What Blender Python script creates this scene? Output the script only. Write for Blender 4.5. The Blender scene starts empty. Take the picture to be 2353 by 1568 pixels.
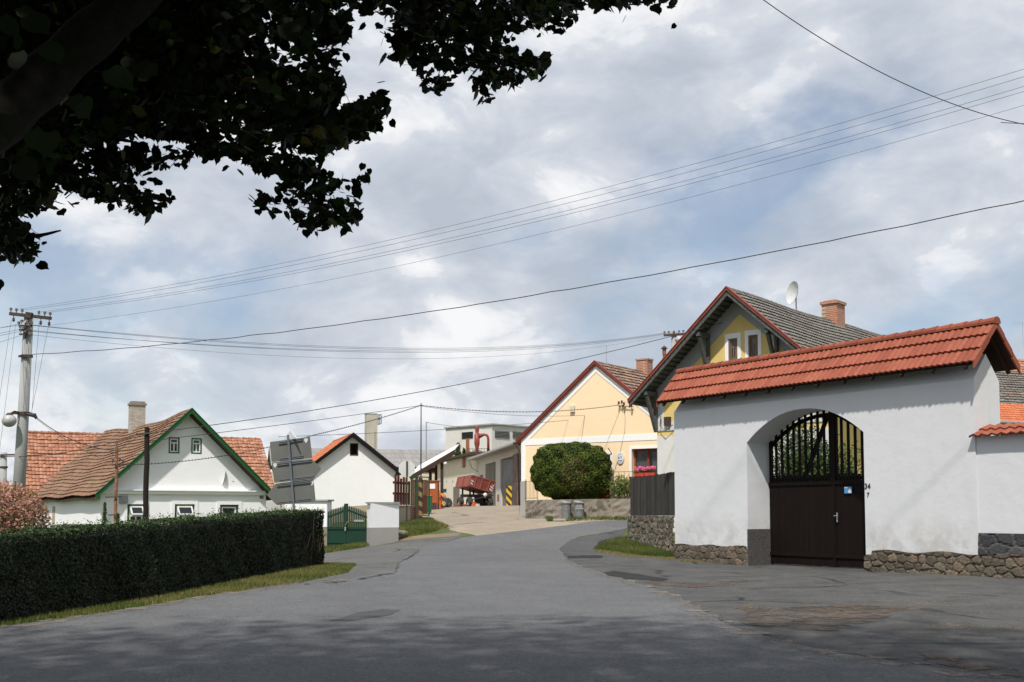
import bpy, bmesh, math, random
import numpy as np
from mathutils import Vector, Matrix
from mathutils.geometry import tessellate_polygon
R = math.radians
random.seed(7); rng = np.random.default_rng(7)
sc = bpy.context.scene
# ------------------------------------------------ camera, sky, sun, exposure
W0, H0, FPX = 2353.0, 1568.0, 2500.0
HORIZON, PITCH, EYE = 1175.0, math.atan(0.064), 1.6
VPP = HORIZON - FPX*math.tan(PITCH)
cam = bpy.data.objects.new('camera', bpy.data.cameras.new('camera')); sc.collection.objects.link(cam)
cam.data.lens = FPX/W0*36; cam.data.sensor_width = 36; cam.data.clip_end = 3000; cam.data.clip_start = .1
cam.location = (0, 0, EYE); cam.rotation_euler = (math.pi/2+PITCH, 0, 0)
cam.data.shift_y = (VPP-H0/2)/W0
sc.camera = cam
SUN_EL, SUN_AZ = R(57), R(15)      # azimuth: behind the camera, turned to the left
sdir = Vector((-math.sin(SUN_AZ)*math.cos(SUN_EL), -math.cos(SUN_AZ)*math.cos(SUN_EL), math.sin(SUN_EL)))
sl = bpy.data.lights.new('sun', 'SUN'); sl.energy = 4.7; sl.angle = R(1.6); sl.color = (1, .955, .88)
so = bpy.data.objects.new('sun', sl); sc.collection.objects.link(so)
so.rotation_euler = sdir.to_track_quat('Z', 'Y').to_euler(); so.location = (0, -10, 40)
sc.view_settings.view_transform = 'Standard'; sc.view_settings.look = 'None'
sc.view_settings.exposure = 0; sc.view_settings.gamma = 1
wd = bpy.data.worlds.new('World'); sc.world = wd; wd.use_nodes = True
nt = wd.node_tree; nt.nodes.clear()
def nd(t, typ, **kw):
    n = t.nodes.new(typ)
    for k, v in kw.items():
        if k.startswith('_'): setattr(n, k[1:], v)
        else: n.inputs[k].default_value = v
    return n
def ramp(t, fac, stops, interp='LINEAR'):
    r = t.nodes.new('ShaderNodeValToRGB'); r.color_ramp.interpolation = interp
    e = r.color_ramp.elements
    while len(e) < len(stops): e.new(.5)
    for i, (p, c) in enumerate(stops):
        e[i].position = p; e[i].color = (c, c, c, 1) if isinstance(c, (int, float)) else (*c, 1)
    t.links.new(fac, r.inputs[0]); return r.outputs[0]
def mth(t, op, a, b=None, clamp=False):
    n = t.nodes.new('ShaderNodeMath'); n.operation = op; n.use_clamp = clamp
    for i, v in enumerate((a, b)):
        if v is None: continue
        if isinstance(v, (int, float)): n.inputs[i].default_value = v
        else: t.links.new(v, n.inputs[i])
    return n.outputs[0]
def mix(t, f, a, b, mode='MIX'):
    n = t.nodes.new('ShaderNodeMix'); n.data_type = 'RGBA'; n.blend_type = mode
    for i, v in ((0, f), (6, a), (7, b)):
        if isinstance(v, (int, float)): n.inputs[i].default_value = v if i == 0 else (v, v, v, 1)
        elif isinstance(v, tuple): n.inputs[i].default_value = (*v, 1)
        else: t.links.new(v, n.inputs[i])
    return n.outputs[2]
sky = nd(nt, 'ShaderNodeTexSky', _sky_type='NISHITA', _sun_disc=False, _sun_elevation=SUN_EL, _sun_rotation=math.pi+SUN_AZ)
b1 = nd(nt, 'ShaderNodeBackground', Strength=.12); nt.links.new(sky.outputs[0], b1.inputs[0])
tc = nt.nodes.new('ShaderNodeTexCoord'); sp = nt.nodes.new('ShaderNodeSeparateXYZ'); nt.links.new(tc.outputs['Generated'], sp.inputs[0])
zz = mth(nt, 'ADD', mth(nt, 'MAXIMUM', sp.outputs[2], 0.0), .26)
cb = nt.nodes.new('ShaderNodeCombineXYZ')
nt.links.new(mth(nt, 'DIVIDE', sp.outputs[0], zz), cb.inputs[0]); nt.links.new(mth(nt, 'DIVIDE', sp.outputs[1], zz), cb.inputs[1])
cb.inputs[2].default_value = 3.3
st = nd(nt, 'ShaderNodeMapping', Scale=(1, 1, 1.75), Location=(3.1, 2.2, 1.4)); nt.links.new(tc.outputs['Generated'], st.inputs[0])
n1 = nd(nt, 'ShaderNodeTexNoise', Scale=3.2, Detail=12, Roughness=.52, Distortion=.15); nt.links.new(st.outputs[0], n1.inputs[0])
mp = nd(nt, 'ShaderNodeMapping', Location=(5.2, 1.7, 2)); nt.links.new(st.outputs[0], mp.inputs[0])
n2 = nd(nt, 'ShaderNodeTexNoise', Scale=4.4, Detail=12, Roughness=.48, Distortion=.05); nt.links.new(mp.outputs[0], n2.inputs[0])
mp2 = nd(nt, 'ShaderNodeMapping', Location=(1.2, 9.7, 5)); nt.links.new(st.outputs[0], mp2.inputs[0])
n3 = nd(nt, 'ShaderNodeTexNoise', Scale=10, Detail=12, Roughness=.58, Distortion=.35); nt.links.new(mp2.outputs[0], n3.inputs[0])
cover = ramp(nt, n1.outputs[0], [(.37, .35), (.45, .85), (.51, 1.0)])
lum = mth(nt, 'ADD', mth(nt, 'MULTIPLY', n2.outputs[0], .62), mth(nt, 'MULTIPLY', n3.outputs[0], .38))
ccol = ramp(nt, lum, [(.40, (.48, .53, .61)), (.455, (.55, .60, .68)), (.49, (.62, .66, .73)), (.518, (.68, .715, .775)), (.533, (.79, .81, .85)), (.575, (.92, .925, .94))])
# clouds are thicker and darker overhead, brightening nothing below
b2 = nd(nt, 'ShaderNodeBackground', Strength=1.02); nt.links.new(ccol, b2.inputs[0])
ms = nt.nodes.new('ShaderNodeMixShader'); nt.links.new(cover, ms.inputs[0]); nt.links.new(b1.outputs[0], ms.inputs[1]); nt.links.new(b2.outputs[0], ms.inputs[2])
wo = nt.nodes.new('ShaderNodeOutputWorld'); nt.links.new(ms.outputs[0], wo.inputs[0])
wd.cycles.sampling_method = 'MANUAL'; wd.cycles.sample_map_resolution = 512

# ------------------------------------------------ helpers
CAMP = Vector((0, 0, EYE))
def ray(u, v):
    xc = (u-W0/2)/FPX; yc = (VPP-v)/FPX
    c, s = math.cos(PITCH), math.sin(PITCH)
    return Vector((xc, c-yc*s, s+yc*c))
def at(u, v, Y):
    d = ray(u, v); return CAMP + d*(Y/d.y)
class Frame:
    def __init__(s, o, ang): s.o = Vector(o); s.m = Matrix.Translation(s.o) @ Matrix.Rotation(ang, 4, 'Z'); s.mi = s.m.inverted()
    def hit(s, u, v, y=0.0):       # pixel ray against the plane local y = y  -> (x, z) local
        o = s.mi @ CAMP; d = s.mi.to_3x3() @ ray(u, v); t = (y-o.y)/d.y; p = o+d*t; return p.x, p.z
    def hitx(s, u, v, x):
        o = s.mi @ CAMP; d = s.mi.to_3x3() @ ray(u, v); t = (x-o.x)/d.x; p = o+d*t; return p.y, p.z
IDM = Matrix.Identity(4)
def link(o): sc.collection.objects.link(o); return o
OFF = {}
def tag(o, label, cat, group=None, kind=None):
    if label: o['label'] = label
    if cat: o['category'] = cat
    if group: o['group'] = group
    if kind: o['kind'] = kind
    return o
def thing(name, label, cat, loc, group=None):
    o = bpy.data.objects.new(name, None); link(o); o.location = loc; OFF[o.name] = Vector(loc); o.empty_display_size = .3
    return tag(o, label, cat, group)
def base_of(parent, loc):
    if parent is not None: return OFF[parent.name]
    return Vector(loc) if loc is not None else Vector((0, 0, 0))
def mkobj(name, me, mat, parent=None, loc=None):
    o = bpy.data.objects.new(name, me); link(o)
    if parent is not None: o.parent = parent
    elif loc is not None: o.location = loc
    OFF[o.name] = base_of(parent, loc)
    for m in (mat if isinstance(mat, (list, tuple)) else [mat]): me.materials.append(m)
    return o
class MB:
    def __init__(s, frame=None): s.v = []; s.f = []; s.t = []; s.m = frame.m if isinstance(frame, Frame) else (frame or IDM); s.mi = []; s.cm = 0
    def add(s, vs, fs, tint=.5, m=None):
        n = len(s.v); M = s.m if m is None else s.m @ m
        s.v += [M @ Vector(p) for p in vs]
        s.f += [tuple(i+n for i in f) for f in fs]; s.t += [tint]*len(fs) if not isinstance(tint, list) else tint
        s.mi += [s.cm]*len(fs)
    def box(s, x0, x1, y0, y1, z0, z1, tint=.5, m=None):
        vs = [(x, y, z) for z in (z0, z1) for y in (y0, y1) for x in (x0, x1)]
        s.add(vs, [(0, 2, 3, 1), (4, 5, 7, 6), (0, 1, 5, 4), (2, 6, 7, 3), (0, 4, 6, 2), (1, 3, 7, 5)], tint, m)
    def tube(s, pts, rad, n=8, tint=.5, cap=True):
        pts = [Vector(p) for p in pts]; k = len(pts)
        rad = rad if isinstance(rad, (list, tuple)) else [rad]*k
        vs = []; up0 = None
        for i, p in enumerate(pts):
            d = (pts[min(i+1, k-1)]-pts[max(i-1, 0)]).normalized()
            a = up0 if up0 is not None else (Vector((0, 0, 1)) if abs(d.z) < .9 else Vector((1, 0, 0)))
            x = d.cross(a).normalized(); y = d.cross(x).normalized(); up0 = -y if False else a
            for j in range(n):
                t = 2*math.pi*j/n; vs.append(p + (x*math.cos(t)+y*math.sin(t))*rad[i])
        fs = [(i*n+j, i*n+(j+1) % n, (i+1)*n+(j+1) % n, (i+1)*n+j) for i in range(k-1) for j in range(n)]
        if cap: fs += [tuple(range(n-1, -1, -1)), tuple((k-1)*n+j for j in range(n))]
        s.add(vs, fs, tint)
    def bar(s, a, b, w, h, tint=.5):       # rectangular bar from a to b
        a, b = Vector(a), Vector(b); d = (b-a).normalized(); u = Vector((0, 0, 1)) if abs(d.z) < .95 else Vector((1, 0, 0))
        x = d.cross(u).normalized()*w/2; y = x.cross(d).normalized()*h/2
        vs = [a-x-y, a+x-y, a+x+y, a-x+y, b-x-y, b+x-y, b+x+y, b-x+y]
        s.add(vs, [(0, 1, 2, 3), (7, 6, 5, 4), (0, 4, 5, 1), (1, 5, 6, 2), (2, 6, 7, 3), (3, 7, 4, 0)], tint)
    def ball(s, c, r, n=12, sz=1, tint=.5):
        c = Vector(c); vs = [c+Vector((0, 0, r*sz))]; m = n//2
        for i in range(1, m):
            for j in range(n):
                a, b = math.pi*i/m, 2*math.pi*j/n; vs.append(c+Vector((r*math.sin(a)*math.cos(b), r*math.sin(a)*math.sin(b), r*sz*math.cos(a))))
        vs.append(c-Vector((0, 0, r*sz))); fs = [(0, 1+j, 1+(j+1) % n) for j in range(n)]
        for i in range(m-2): fs += [(1+i*n+j, 1+(i+1)*n+j, 1+(i+1)*n+(j+1) % n, 1+i*n+(j+1) % n) for j in range(n)]
        e = len(vs)-1; fs += [(e, 1+(m-2)*n+(j+1) % n, 1+(m-2)*n+j) for j in range(n)]
        s.add(vs, fs, tint)
    def prism(s, poly, y0, y1, tint=.5, m=None):    # polygon in local xz extruded along y (y0 = front)
        n = len(poly); vs = [(x, y0, z) for x, z in poly]+[(x, y1, z) for x, z in poly]
        tri = tessellate_polygon([[Vector((x, z, 0)) for x, z in poly]])
        fs = [tuple(t) for t in tri]+[tuple(i+n for i in reversed(t)) for t in tri]
        fs += [(i, (i+1) % n, (i+1) % n+n, i+n) for i in range(n)]
        s.add(vs, fs, tint, m)
    def wall(s, outline, holes, y0, y1, rev=.2, back=True):      # wall polygon with real openings
        loops = [outline]+holes; flat = [p for l in loops for p in l]
        tri = tessellate_polygon([[Vector((x, z, 0)) for x, z in l] for l in loops])
        n = len(flat); vs = [(x, y0, z) for x, z in flat]; fs = [tuple(t) for t in tri]
        s.add(vs, fs)
        k = len(outline)
        s.add([(x, y0, z) for x, z in outline]+[(x, y1, z) for x, z in outline], [(i, (i+1) % k, (i+1) % k+k, i+k) for i in range(k)]+([tuple(range(k, 2*k))] if back and not holes else []))
        if back and holes: s.add([(x, y1, z) for x, z in flat], fs)
        for h in holes:
            k = len(h); s.add([(x, y0, z) for x, z in h]+[(x, y0+rev, z) for x, z in h], [(i, (i+1) % k, (i+1) % k+k, i+k) for i in range(k)])
    def build(s, name, mat, parent=None, loc=None, smooth=False, bevel=0, fixn=True):
        b = base_of(parent, loc); me = bpy.data.meshes.new(name)
        me.from_pydata([tuple(v-b) for v in s.v], [], s.f)
        at_ = me.attributes.new('tint', 'FLOAT', 'FACE'); at_.data.foreach_set('value', s.t)
        o = mkobj(name, me, mat, parent, loc)
        if any(s.mi): me.polygons.foreach_set('material_index', s.mi)
        if fixn and len(s.f) < 60000:
            bm = bmesh.new(); bm.from_mesh(me); bmesh.ops.recalc_face_normals(bm, faces=bm.faces); bm.to_mesh(me); bm.free()
        if smooth: me.polygons.foreach_set('use_smooth', [True]*len(me.polygons))
        if bevel:
            md = o.modifiers.new('bevel', 'BEVEL'); md.width = bevel; md.segments = 2; md.limit_method = 'ANGLE'
        me.update(); return o
def rect(x0, x1, z0, z1): return [(x0, z0), (x1, z0), (x1, z1), (x0, z1)]
def leaves(name, mat, C, N, size, templ, tint, parent=None, loc=None, spin=None):
    """many small leaf faces: C centres, N normals, one ngon per leaf"""
    n, k = len(C), len(templ); b = np.array(base_of(parent, loc))
    N = N/np.linalg.norm(N, axis=1)[:, None]
    a = rng.normal(size=(n, 3)); X = np.cross(a, N); X /= np.linalg.norm(X, axis=1)[:, None]+1e-9; Y = np.cross(N, X)
    if spin is not None:          # tip direction preference
        Y = spin - (spin*N).sum(1)[:, None]*N; Y /= np.linalg.norm(Y, axis=1)[:, None]+1e-9; X = np.cross(Y, N)
    T = np.array(templ, float); size = np.asarray(size).reshape(-1, 1, 1)
    z = T[:, 2] if T.shape[1] > 2 else np.zeros(k)
    V = C[:, None, :]-b + size*(T[None, :, 0, None]*X[:, None, :]+T[None, :, 1, None]*Y[:, None, :]+z[None, :, None]*N[:, None, :])
    me = bpy.data.meshes.new(name); me.vertices.add(n*k); me.vertices.foreach_set('co', V.reshape(-1).astype(np.float32))
    me.loops.add(n*k); me.loops.foreach_set('vertex_index', np.arange(n*k, dtype=np.int32))
    me.polygons.add(n); me.polygons.foreach_set('loop_start', np.arange(0, n*k, k, dtype=np.int32))
    try: me.polygons.foreach_set('loop_total', np.full(n, k, np.int32))
    except Exception: pass
    A = me.attributes.new('tint', 'FLOAT', 'FACE'); A.data.foreach_set('value', np.asarray(tint, np.float32))
    me.update(calc_edges=True); me.validate()
    return mkobj(name, me, mat, parent, loc)
LIN = [(0, -.45), (.3, -.5), (.48, -.15), (.4, .2), (.12, .45), (0, .68), (-.12, .45), (-.4, .2), (-.48, -.15), (-.3, -.5)]
DIA = [(0, -.5, 0), (.3, 0, .08), (0, .6, 0), (-.3, 0, .08)]
SPR = [(0, -.5, 0), (.16, -.1, 0), (.34, .3, .1), (.1, .22, 0), (0, .65, 0), (-.12, .2, 0), (-.32, .28, .1), (-.16, -.1, 0)]

# ------------------------------------------------ terrain height
ctrl = [(-8, 10, 0), (0, 4, 0), (10, 4, 0), (-12, 4, 0), (0, 10, 0), (6, 10, 0), (0, 18, 0), (9, 18, .03), (14, 18, .05), (14, 26, .1), (-7.3, 15.4, 0), (-15, 16, -.1), (-12, 28, -.1), (-20, 30, -.3)]
for u, v, Y in [(1552, 1285, 34), (2250, 1325, 25.2), (735, 1300, 27), (815, 1300, 28), (800, 1257, 41), (880, 1240, 42), (965, 1195, 48), (1030, 1213, 44), (1176, 1230, 42),
                (1440, 1202, 46), (1448, 1245, 38), (1205, 1190, 55), (1300, 1194, 54), (1447, 1193, 52), (1370, 1262, 36), (1176, 1300, 30), (1000, 1167, 75), (1100, 1164, 105),
                (1197, 1163, 82), (1197, 1172, 62), (1350, 1180, 60), (1176, 1400, 17.6), (1100, 1195, 52), (1700, 1268, 41), (1900, 1280, 37)]:
    p = at(u, v, Y); ctrl.append((p.x, p.y, p.z))
ctrl += [(-19, 50, -.3), (-12, 50, .1), (-25, 42, -.4), (-9, 58, .9), (-12, 75, 1.2), (-40, 80, .5), (20, 60, 1.2), (40, 60, 1.0), (30, 20, .1), (-40, 10, -.3), (0, 160, 2.4), (-50, 160, 2.2), (50, 160, 2.2), (-60, 40, -.3), (60, 10, .2), (0, -10, 0), (-30, -10, 0), (40, -10, 0)]
CT = np.array(ctrl)
def _phi(r): return np.sqrt(r*r+9.0)
_r = np.linalg.norm(CT[:, None, :2]-CT[None, :, :2], axis=2); _A = _phi(_r)+np.eye(len(CT))*-.15
_n = len(CT); _P = np.c_[np.ones(_n), CT[:, :2]]; _M = np.block([[_A, _P], [_P.T, np.zeros((3, 3))]])
_w = np.linalg.solve(_M, np.r_[CT[:, 2], 0, 0, 0])
def hz(x, y):
    x = np.atleast_1d(np.asarray(x, float)); y = np.atleast_1d(np.asarray(y, float))
    xc, yc = np.clip(x, -60, 60), np.clip(y, -12, 160)
    r = np.sqrt((xc[:, None]-CT[None, :, 0])**2+(yc[:, None]-CT[None, :, 1])**2)
    return _phi(r) @ _w[:_n]+_w[_n]+_w[_n+1]*xc+_w[_n+2]*yc
_cache = {}
def hv(i, j):
    k = (i, j)
    if k not in _cache: _cache[k] = float(hz(i, j)[0])
    return _cache[k]
def gz(x, y):                       # height on the 1 m triangulated terrain
    i, j = math.floor(x), math.floor(y); fx, fy = x-i, y-j
    a, b, c, d = hv(i, j), hv(i+1, j), hv(i, j+1), hv(i+1, j+1)
    return a+(b-a)*fx+(d-b)*fy if fx >= fy else a+(d-c)*fx+(c-a)*fy
def ground(u, v, lo=6.0, hi=150.0):  # where the pixel ray meets the terrain
    d = ray(u, v); Y = lo
    while Y < hi:
        p = CAMP+d*(Y/d.y)
        if p.z < gz(p.x, p.y): break
        Y += .25
    a, b = Y-.25, Y
    for _ in range(18):
        m = (a+b)/2; p = CAMP+d*(m/d.y)
        if p.z < gz(p.x, p.y): b = m
        else: a = m
    p = CAMP+d*(b/d.y); return Vector((p.x, p.y, gz(p.x, p.y)))

# ------------------------------------------------ materials
def newmat(name):
    m = bpy.data.materials.new(name); m.use_nodes = True; t = m.node_tree; t.nodes.clear()
    o = t.nodes.new('ShaderNodeOutputMaterial'); p = t.nodes.new('ShaderNodeBsdfPrincipled'); t.links.new(p.outputs[0], o.inputs[0])
    return m, t, p
def noise(t, scale, detail=5, rough=.55, vec=None, dist=0):
    n = nd(t, 'ShaderNodeTexNoise', Scale=scale, Detail=detail, Roughness=rough, Distortion=dist)
    t.links.new(vec if vec is not None else coords(t), n.inputs[0]); return n.outputs[0]
def coords(t):
    for n in t.nodes:
        if n.bl_idname == 'ShaderNodeTexCoord': return n.outputs['Object']
    return t.nodes.new('ShaderNodeTexCoord').outputs['Object']
def scaled(t, s):
    n = nd(t, 'ShaderNodeMapping', Scale=s); t.links.new(coords(t), n.inputs[0]); return n.outputs[0]
def tintv(t):
    for n in t.nodes:
        if n.bl_idname == 'ShaderNodeAttribute': return n.outputs['Fac']
    return nd(t, 'ShaderNodeAttribute', _attribute_name='tint').outputs['Fac']
def bump(t, p, h, strength=.3, dist=.02):
    b = nd(t, 'ShaderNodeBump', Strength=strength, Distance=dist); t.links.new(h, b.inputs['Height']); t.links.new(b.outputs[0], p.inputs['Normal'])
def simple(name, col, rough=.6, metal=0, var=.25, scale=6, bmp=.1, spec=.4):
    m, t, p = newmat(name); n = noise(t, scale, 6, .65)
    c = tuple(col); lo = tuple(x*(1-var) for x in c); hi = tuple(min(1, x*(1+var*.6)) for x in c)
    t.links.new(ramp(t, n, [(.3, lo), (.7, hi)]), p.inputs['Base Color']); p.inputs['Roughness'].default_value = rough
    p.inputs['Metallic'].default_value = metal; p.inputs['Specular IOR Level'].default_value = spec
    if bmp: bump(t, p, noise(t, scale*9, 3), bmp, .01)
    return m
def plaster(name, col, dirt=(.42, .38, .3), stain=.35, z0=None, z1=None, rough=.9, fine=35, patch=None, streak=.12):
    """painted render: broad mottling, vertical run marks, rising damp between heights z0 and z1"""
    m, t, p = newmat(name)
    n = noise(t, 1.1, 6, .6); c = mix(t, ramp(t, n, [(.35, 0.0), (.75, stain)]), col, tuple(x*.78 for x in col))
    st = noise(t, 3.0, 4, .6, scaled(t, (1, 1, .12))); c = mix(t, ramp(t, st, [(.5, 0.0), (.8, streak)]), c, dirt)
    if z0 is not None:
        s = nt_sep(t); g = mth(t, 'DIVIDE', mth(t, 'SUBTRACT', z1, s), z1-z0, True)
        d = mth(t, 'MULTIPLY', g, ramp(t, noise(t, 2.2, 7, .65), [(.42, 0.0), (.6, 1.0)]))
        c = mix(t, mth(t, 'MULTIPLY', d, .5), c, dirt)
    if patch: c = mix(t, ramp(t, noise(t, patch[0], 5, .6), [(patch[1], 0.0), (patch[1]+.03, 1.0)]), c, patch[2])
    t.links.new(c, p.inputs['Base Color']); p.inputs['Roughness'].default_value = rough; p.inputs['Specular IOR Level'].default_value = .25
    bump(t, p, mth(t, 'ADD', noise(t, fine, 5, .7), mth(t, 'MULTIPLY', noise(t, 2.5, 3), 2.5)), .35, .012)
    return m
def nt_sep(t):
    s = t.nodes.new('ShaderNodeSeparateXYZ'); t.links.new(coords(t), s.inputs[0]); return s.outputs[2]
def tiles(name, stops, moss=None, rough=.8, spec=.3, soot=None):
    m, t, p = newmat(name); c = ramp(t, tintv(t), stops)
    n = noise(t, 9, 6, .7); c = mix(t, ramp(t, n, [(.4, 0.0), (.75, .45)]), c, tuple(x*.45 for x in stops[0][1]))
    if moss: c = mix(t, ramp(t, noise(t, moss[0], 8, .7), [(moss[1], 0.0), (moss[1]+.12, moss[3])]), c, moss[2])
    if soot: c = mix(t, ramp(t, noise(t, soot[0], 7, .65), [(soot[1], 0.0), (soot[1]+.1, .8)]), c, soot[2])
    t.links.new(c, p.inputs['Base Color']); p.inputs['Roughness'].default_value = rough; p.inputs['Specular IOR Level'].default_value = spec
    bump(t, p, noise(t, 60, 4, .7), .3, .006); return m
def foliage(name, stops, trans=.25, rough=.5):
    m, t, p = newmat(name); c = ramp(t, tintv(t), stops)
    t.links.new(c, p.inputs['Base Color']); p.inputs['Roughness'].default_value = rough; p.inputs['Specular IOR Level'].default_value = .3
    tr = t.nodes.new('ShaderNodeBsdfTranslucent'); t.links.new(mix(t, 1.0, c, (1.0, 1.15, .5), 'MULTIPLY'), tr.inputs[0])
    mx = nd(t, 'ShaderNodeMixShader', Fac=trans); t.links.new(p.outputs[0], mx.inputs[1]); t.links.new(tr.outputs[0], mx.inputs[2])
    t.links.new(mx.outputs[0], [n for n in t.nodes if n.bl_idname == 'ShaderNodeOutputMaterial'][0].inputs[0]); return m
def wood(name, c1, c2, rough=.8, sc_=(14, 14, .8), spec=.3):
    m, t, p = newmat(name); n = noise(t, 3, 6, .65, scaled(t, sc_))
    c = mix(t, mth(t, 'MULTIPLY', tintv(t), .6), ramp(t, n, [(.3, c1), (.7, c2)]), c1)
    t.links.new(c, p.inputs['Base Color']); p.inputs['Roughness'].default_value = rough; p.inputs['Specular IOR Level'].default_value = spec
    bump(t, p, n, .4, .008); return m
def asphalt(name, lo, hi, dust=None, cracks=0, patchy=.5, speck=.35, ragged=None, oil=0):
    m, t, p = newmat(name)
    big = noise(t, .16, 6, .65, dist=.6); mid = noise(t, 1.1, 8, .7); fine = noise(t, 55, 4, .85); mf = noise(t, 11, 5, .75)
    v = mth(t, 'ADD', mth(t, 'MULTIPLY', big, patchy*.8), mth(t, 'MULTIPLY', mid, 1-patchy*.8))
    c = ramp(t, v, [(.38, lo), (.60, hi)])
    c = mix(t, ramp(t, mf, [(.38, 0.0), (.7, .5)]), c, tuple(x*.55 for x in lo)); c = mix(t, ramp(t, noise(t, 24, 3, .8), [(.5, 0.0), (.72, .35)]), c, tuple(x*1.7 for x in hi))
    c = mix(t, ramp(t, fine, [(.50, 0.0), (.72, speck*1.6)]), c, tuple(x*2.2 for x in hi))
    c = mix(t, ramp(t, noise(t, 38, 3, .8), [(.52, 0.0), (.70, min(1, speck*1.8))]), c, tuple(x*.3 for x in lo))
    if oil: c = mix(t, ramp(t, noise(t, .7, 7, .7, dist=1.0), [(.60, 0.0), (.68, oil)]), c, tuple(x*.45 for x in lo))
    if dust:
        c = mix(t, ramp(t, noise(t, dust[0], 8, .75), [(dust[1], 0.0), (dust[1]+.10, dust[3])]), c, dust[2])
    if cracks:
        wv = nd(t, 'ShaderNodeMix', _data_type='VECTOR', Factor=.32)
        nn = nd(t, 'ShaderNodeTexNoise', Scale=1.1, Detail=7); t.links.new(coords(t), nn.inputs[0])
        t.links.new(coords(t), wv.inputs[4]); t.links.new(nn.outputs['Color'], wv.inputs[5])
        vo = nd(t, 'ShaderNodeTexVoronoi', Scale=cracks, _feature='DISTANCE_TO_EDGE'); t.links.new(wv.outputs[1], vo.inputs[0])
        cr = ramp(t, vo.outputs[0], [(.004, 1.0), (.022, 0.0)]); cr = mth(t, 'MULTIPLY', cr, ramp(t, noise(t, .45, 4), [(.47, 0.0), (.56, .9)]))
        c = mix(t, cr, c, tuple(x*.28 for x in lo))
    t.links.new(c, p.inputs['Base Color']); p.inputs['Roughness'].default_value = .9; p.inputs['Specular IOR Level'].default_value = .25
    bump(t, p, mth(t, 'ADD', fine, mf), .8, .015)
    if ragged:
        x = nd(t, 'ShaderNodeBsdfTransparent'); mx = nd(t, 'ShaderNodeMixShader'); t.links.new(ramp(t, noise(t, ragged[0], 8, .75), [(ragged[1], 1.0), (ragged[1]+.05, 0.0)]), mx.inputs[0])
        t.links.new(p.outputs[0], mx.inputs[1]); t.links.new(x.outputs[0], mx.inputs[2])
        t.links.new(mx.outputs[0], [n for n in t.nodes if n.bl_idname == 'ShaderNodeOutputMaterial'][0].inputs[0])
    return m
def stripes(name, c1, c2, sc_=4.0, dirv=(0, 1, 1)):
    m, t, p = newmat(name); mp_ = nd(t, 'ShaderNodeVectorMath', _operation='DOT_PRODUCT'); t.links.new(coords(t), mp_.inputs[0]); mp_.inputs[1].default_value = dirv
    fr = mth(t, 'FRACT', mth(t, 'MULTIPLY', mp_.outputs['Value'], sc_)); f = mth(t, 'GREATER_THAN', fr, .5)
    c = mix(t, f, c1, c2); c = mix(t, ramp(t, noise(t, 12, 6, .7), [(.5, 0.0), (.75, .6)]), c, (.16, .12, .08))
    t.links.new(c, p.inputs['Base Color']); p.inputs['Roughness'].default_value = .6; return m

M = {}
M['white_wall'] = plaster('white_lime_render', (.85, .855, .86), stain=.15, dirt=(.5, .48, .42), streak=.06)
M['h1wall'] = plaster('white_cottage_render', (.86, .865, .87), stain=.12, streak=.05, dirt=(.6, .56, .48))
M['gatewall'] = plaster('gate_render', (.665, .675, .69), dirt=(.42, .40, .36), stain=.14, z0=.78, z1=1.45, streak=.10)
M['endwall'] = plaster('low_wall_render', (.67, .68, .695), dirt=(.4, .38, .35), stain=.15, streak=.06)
M['dampplaster'] = plaster('exposed_damp_plaster', (.42, .36, .27), stain=.5)
M['cream'] = plaster('cream_render', (.66, .60, .46), stain=.4)
M['beige'] = plaster('shed_beige_render', (.74, .68, .58), stain=.3, streak=.2)
M['garagegrey'] = plaster('garage_grey_render', (.60, .56, .50), stain=.4, streak=.3)
M['panelgrey'] = plaster('silo_panel', (.66, .63, .60), stain=.35, streak=.25, fine=8)
M['peach'] = plaster('peach_render', (.89, .69, .45), stain=.10, dirt=(.7, .52, .33), streak=.06)
M['whitetrim'] = plaster('white_trim', (.84, .84, .84), stain=.05, streak=.03)
M['plinthgrey'] = plaster('grey_plinth', (.36, .35, .33), stain=.4)
M['yellow'] = plaster('ochre_yellow_render', (.72, .54, .20), stain=.2, dirt=(.42, .34, .18), streak=.25, patch=(1.3, .68, (.62, .55, .42)))
M['greyband'] = plaster('grey_render_band', (.34, .35, .34), stain=.3)
M['oldwhite'] = plaster('weathered_white_render', (.66, .65, .62), stain=.4, streak=.2)
M['concrete'] = plaster('cast_concrete', (.36, .36, .34), stain=.5, streak=.3, fine=50, dirt=(.2, .2, .18))
M['polecon'] = plaster('pole_concrete', (.33, .34, .33), stain=.4, streak=.4, fine=50, dirt=(.18, .18, .17))
M['oldconc'] = plaster('rough_old_concrete', (.255, .225, .185), stain=.8, streak=.85, fine=10, dirt=(.085, .07, .055), patch=(2.0, .56, (.12, .105, .085)))
M['chimneycon'] = plaster('flaking_chimney_render', (.50, .46, .38), stain=.6, streak=.5, fine=14, dirt=(.26, .22, .17))
M['darkplinth'] = simple('dark_roughcast', (.085, .08, .078), .95, var=.5, scale=14, bmp=.8)
M['gatetile'] = tiles('new_red_roof_tile', [(0, (.25, .068, .040)), (.5, (.29, .082, .048)), (1, (.33, .10, .058))], rough=.75, spec=.25, moss=(3.0, .62, (.18, .07, .045), .4))
M['orangetile'] = tiles('orange_roof_tile', [(0, (.44, .125, .05)), (1, (.56, .19, .085))], rough=.6)
M['oldtile'] = tiles('old_brown_roof_tile', [(0, (.15, .082, .054)), (.5, (.22, .12, .078)), (1, (.30, .168, .11))], moss=(.7, .52, (.22, .18, .10), .75))
M['barntile'] = tiles('weathered_red_roof_tile', [(0, (.27, .12, .075)), (.5, (.36, .165, .10)), (1, (.45, .23, .15))], soot=(.35, .58, (.05, .045, .035)))
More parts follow.
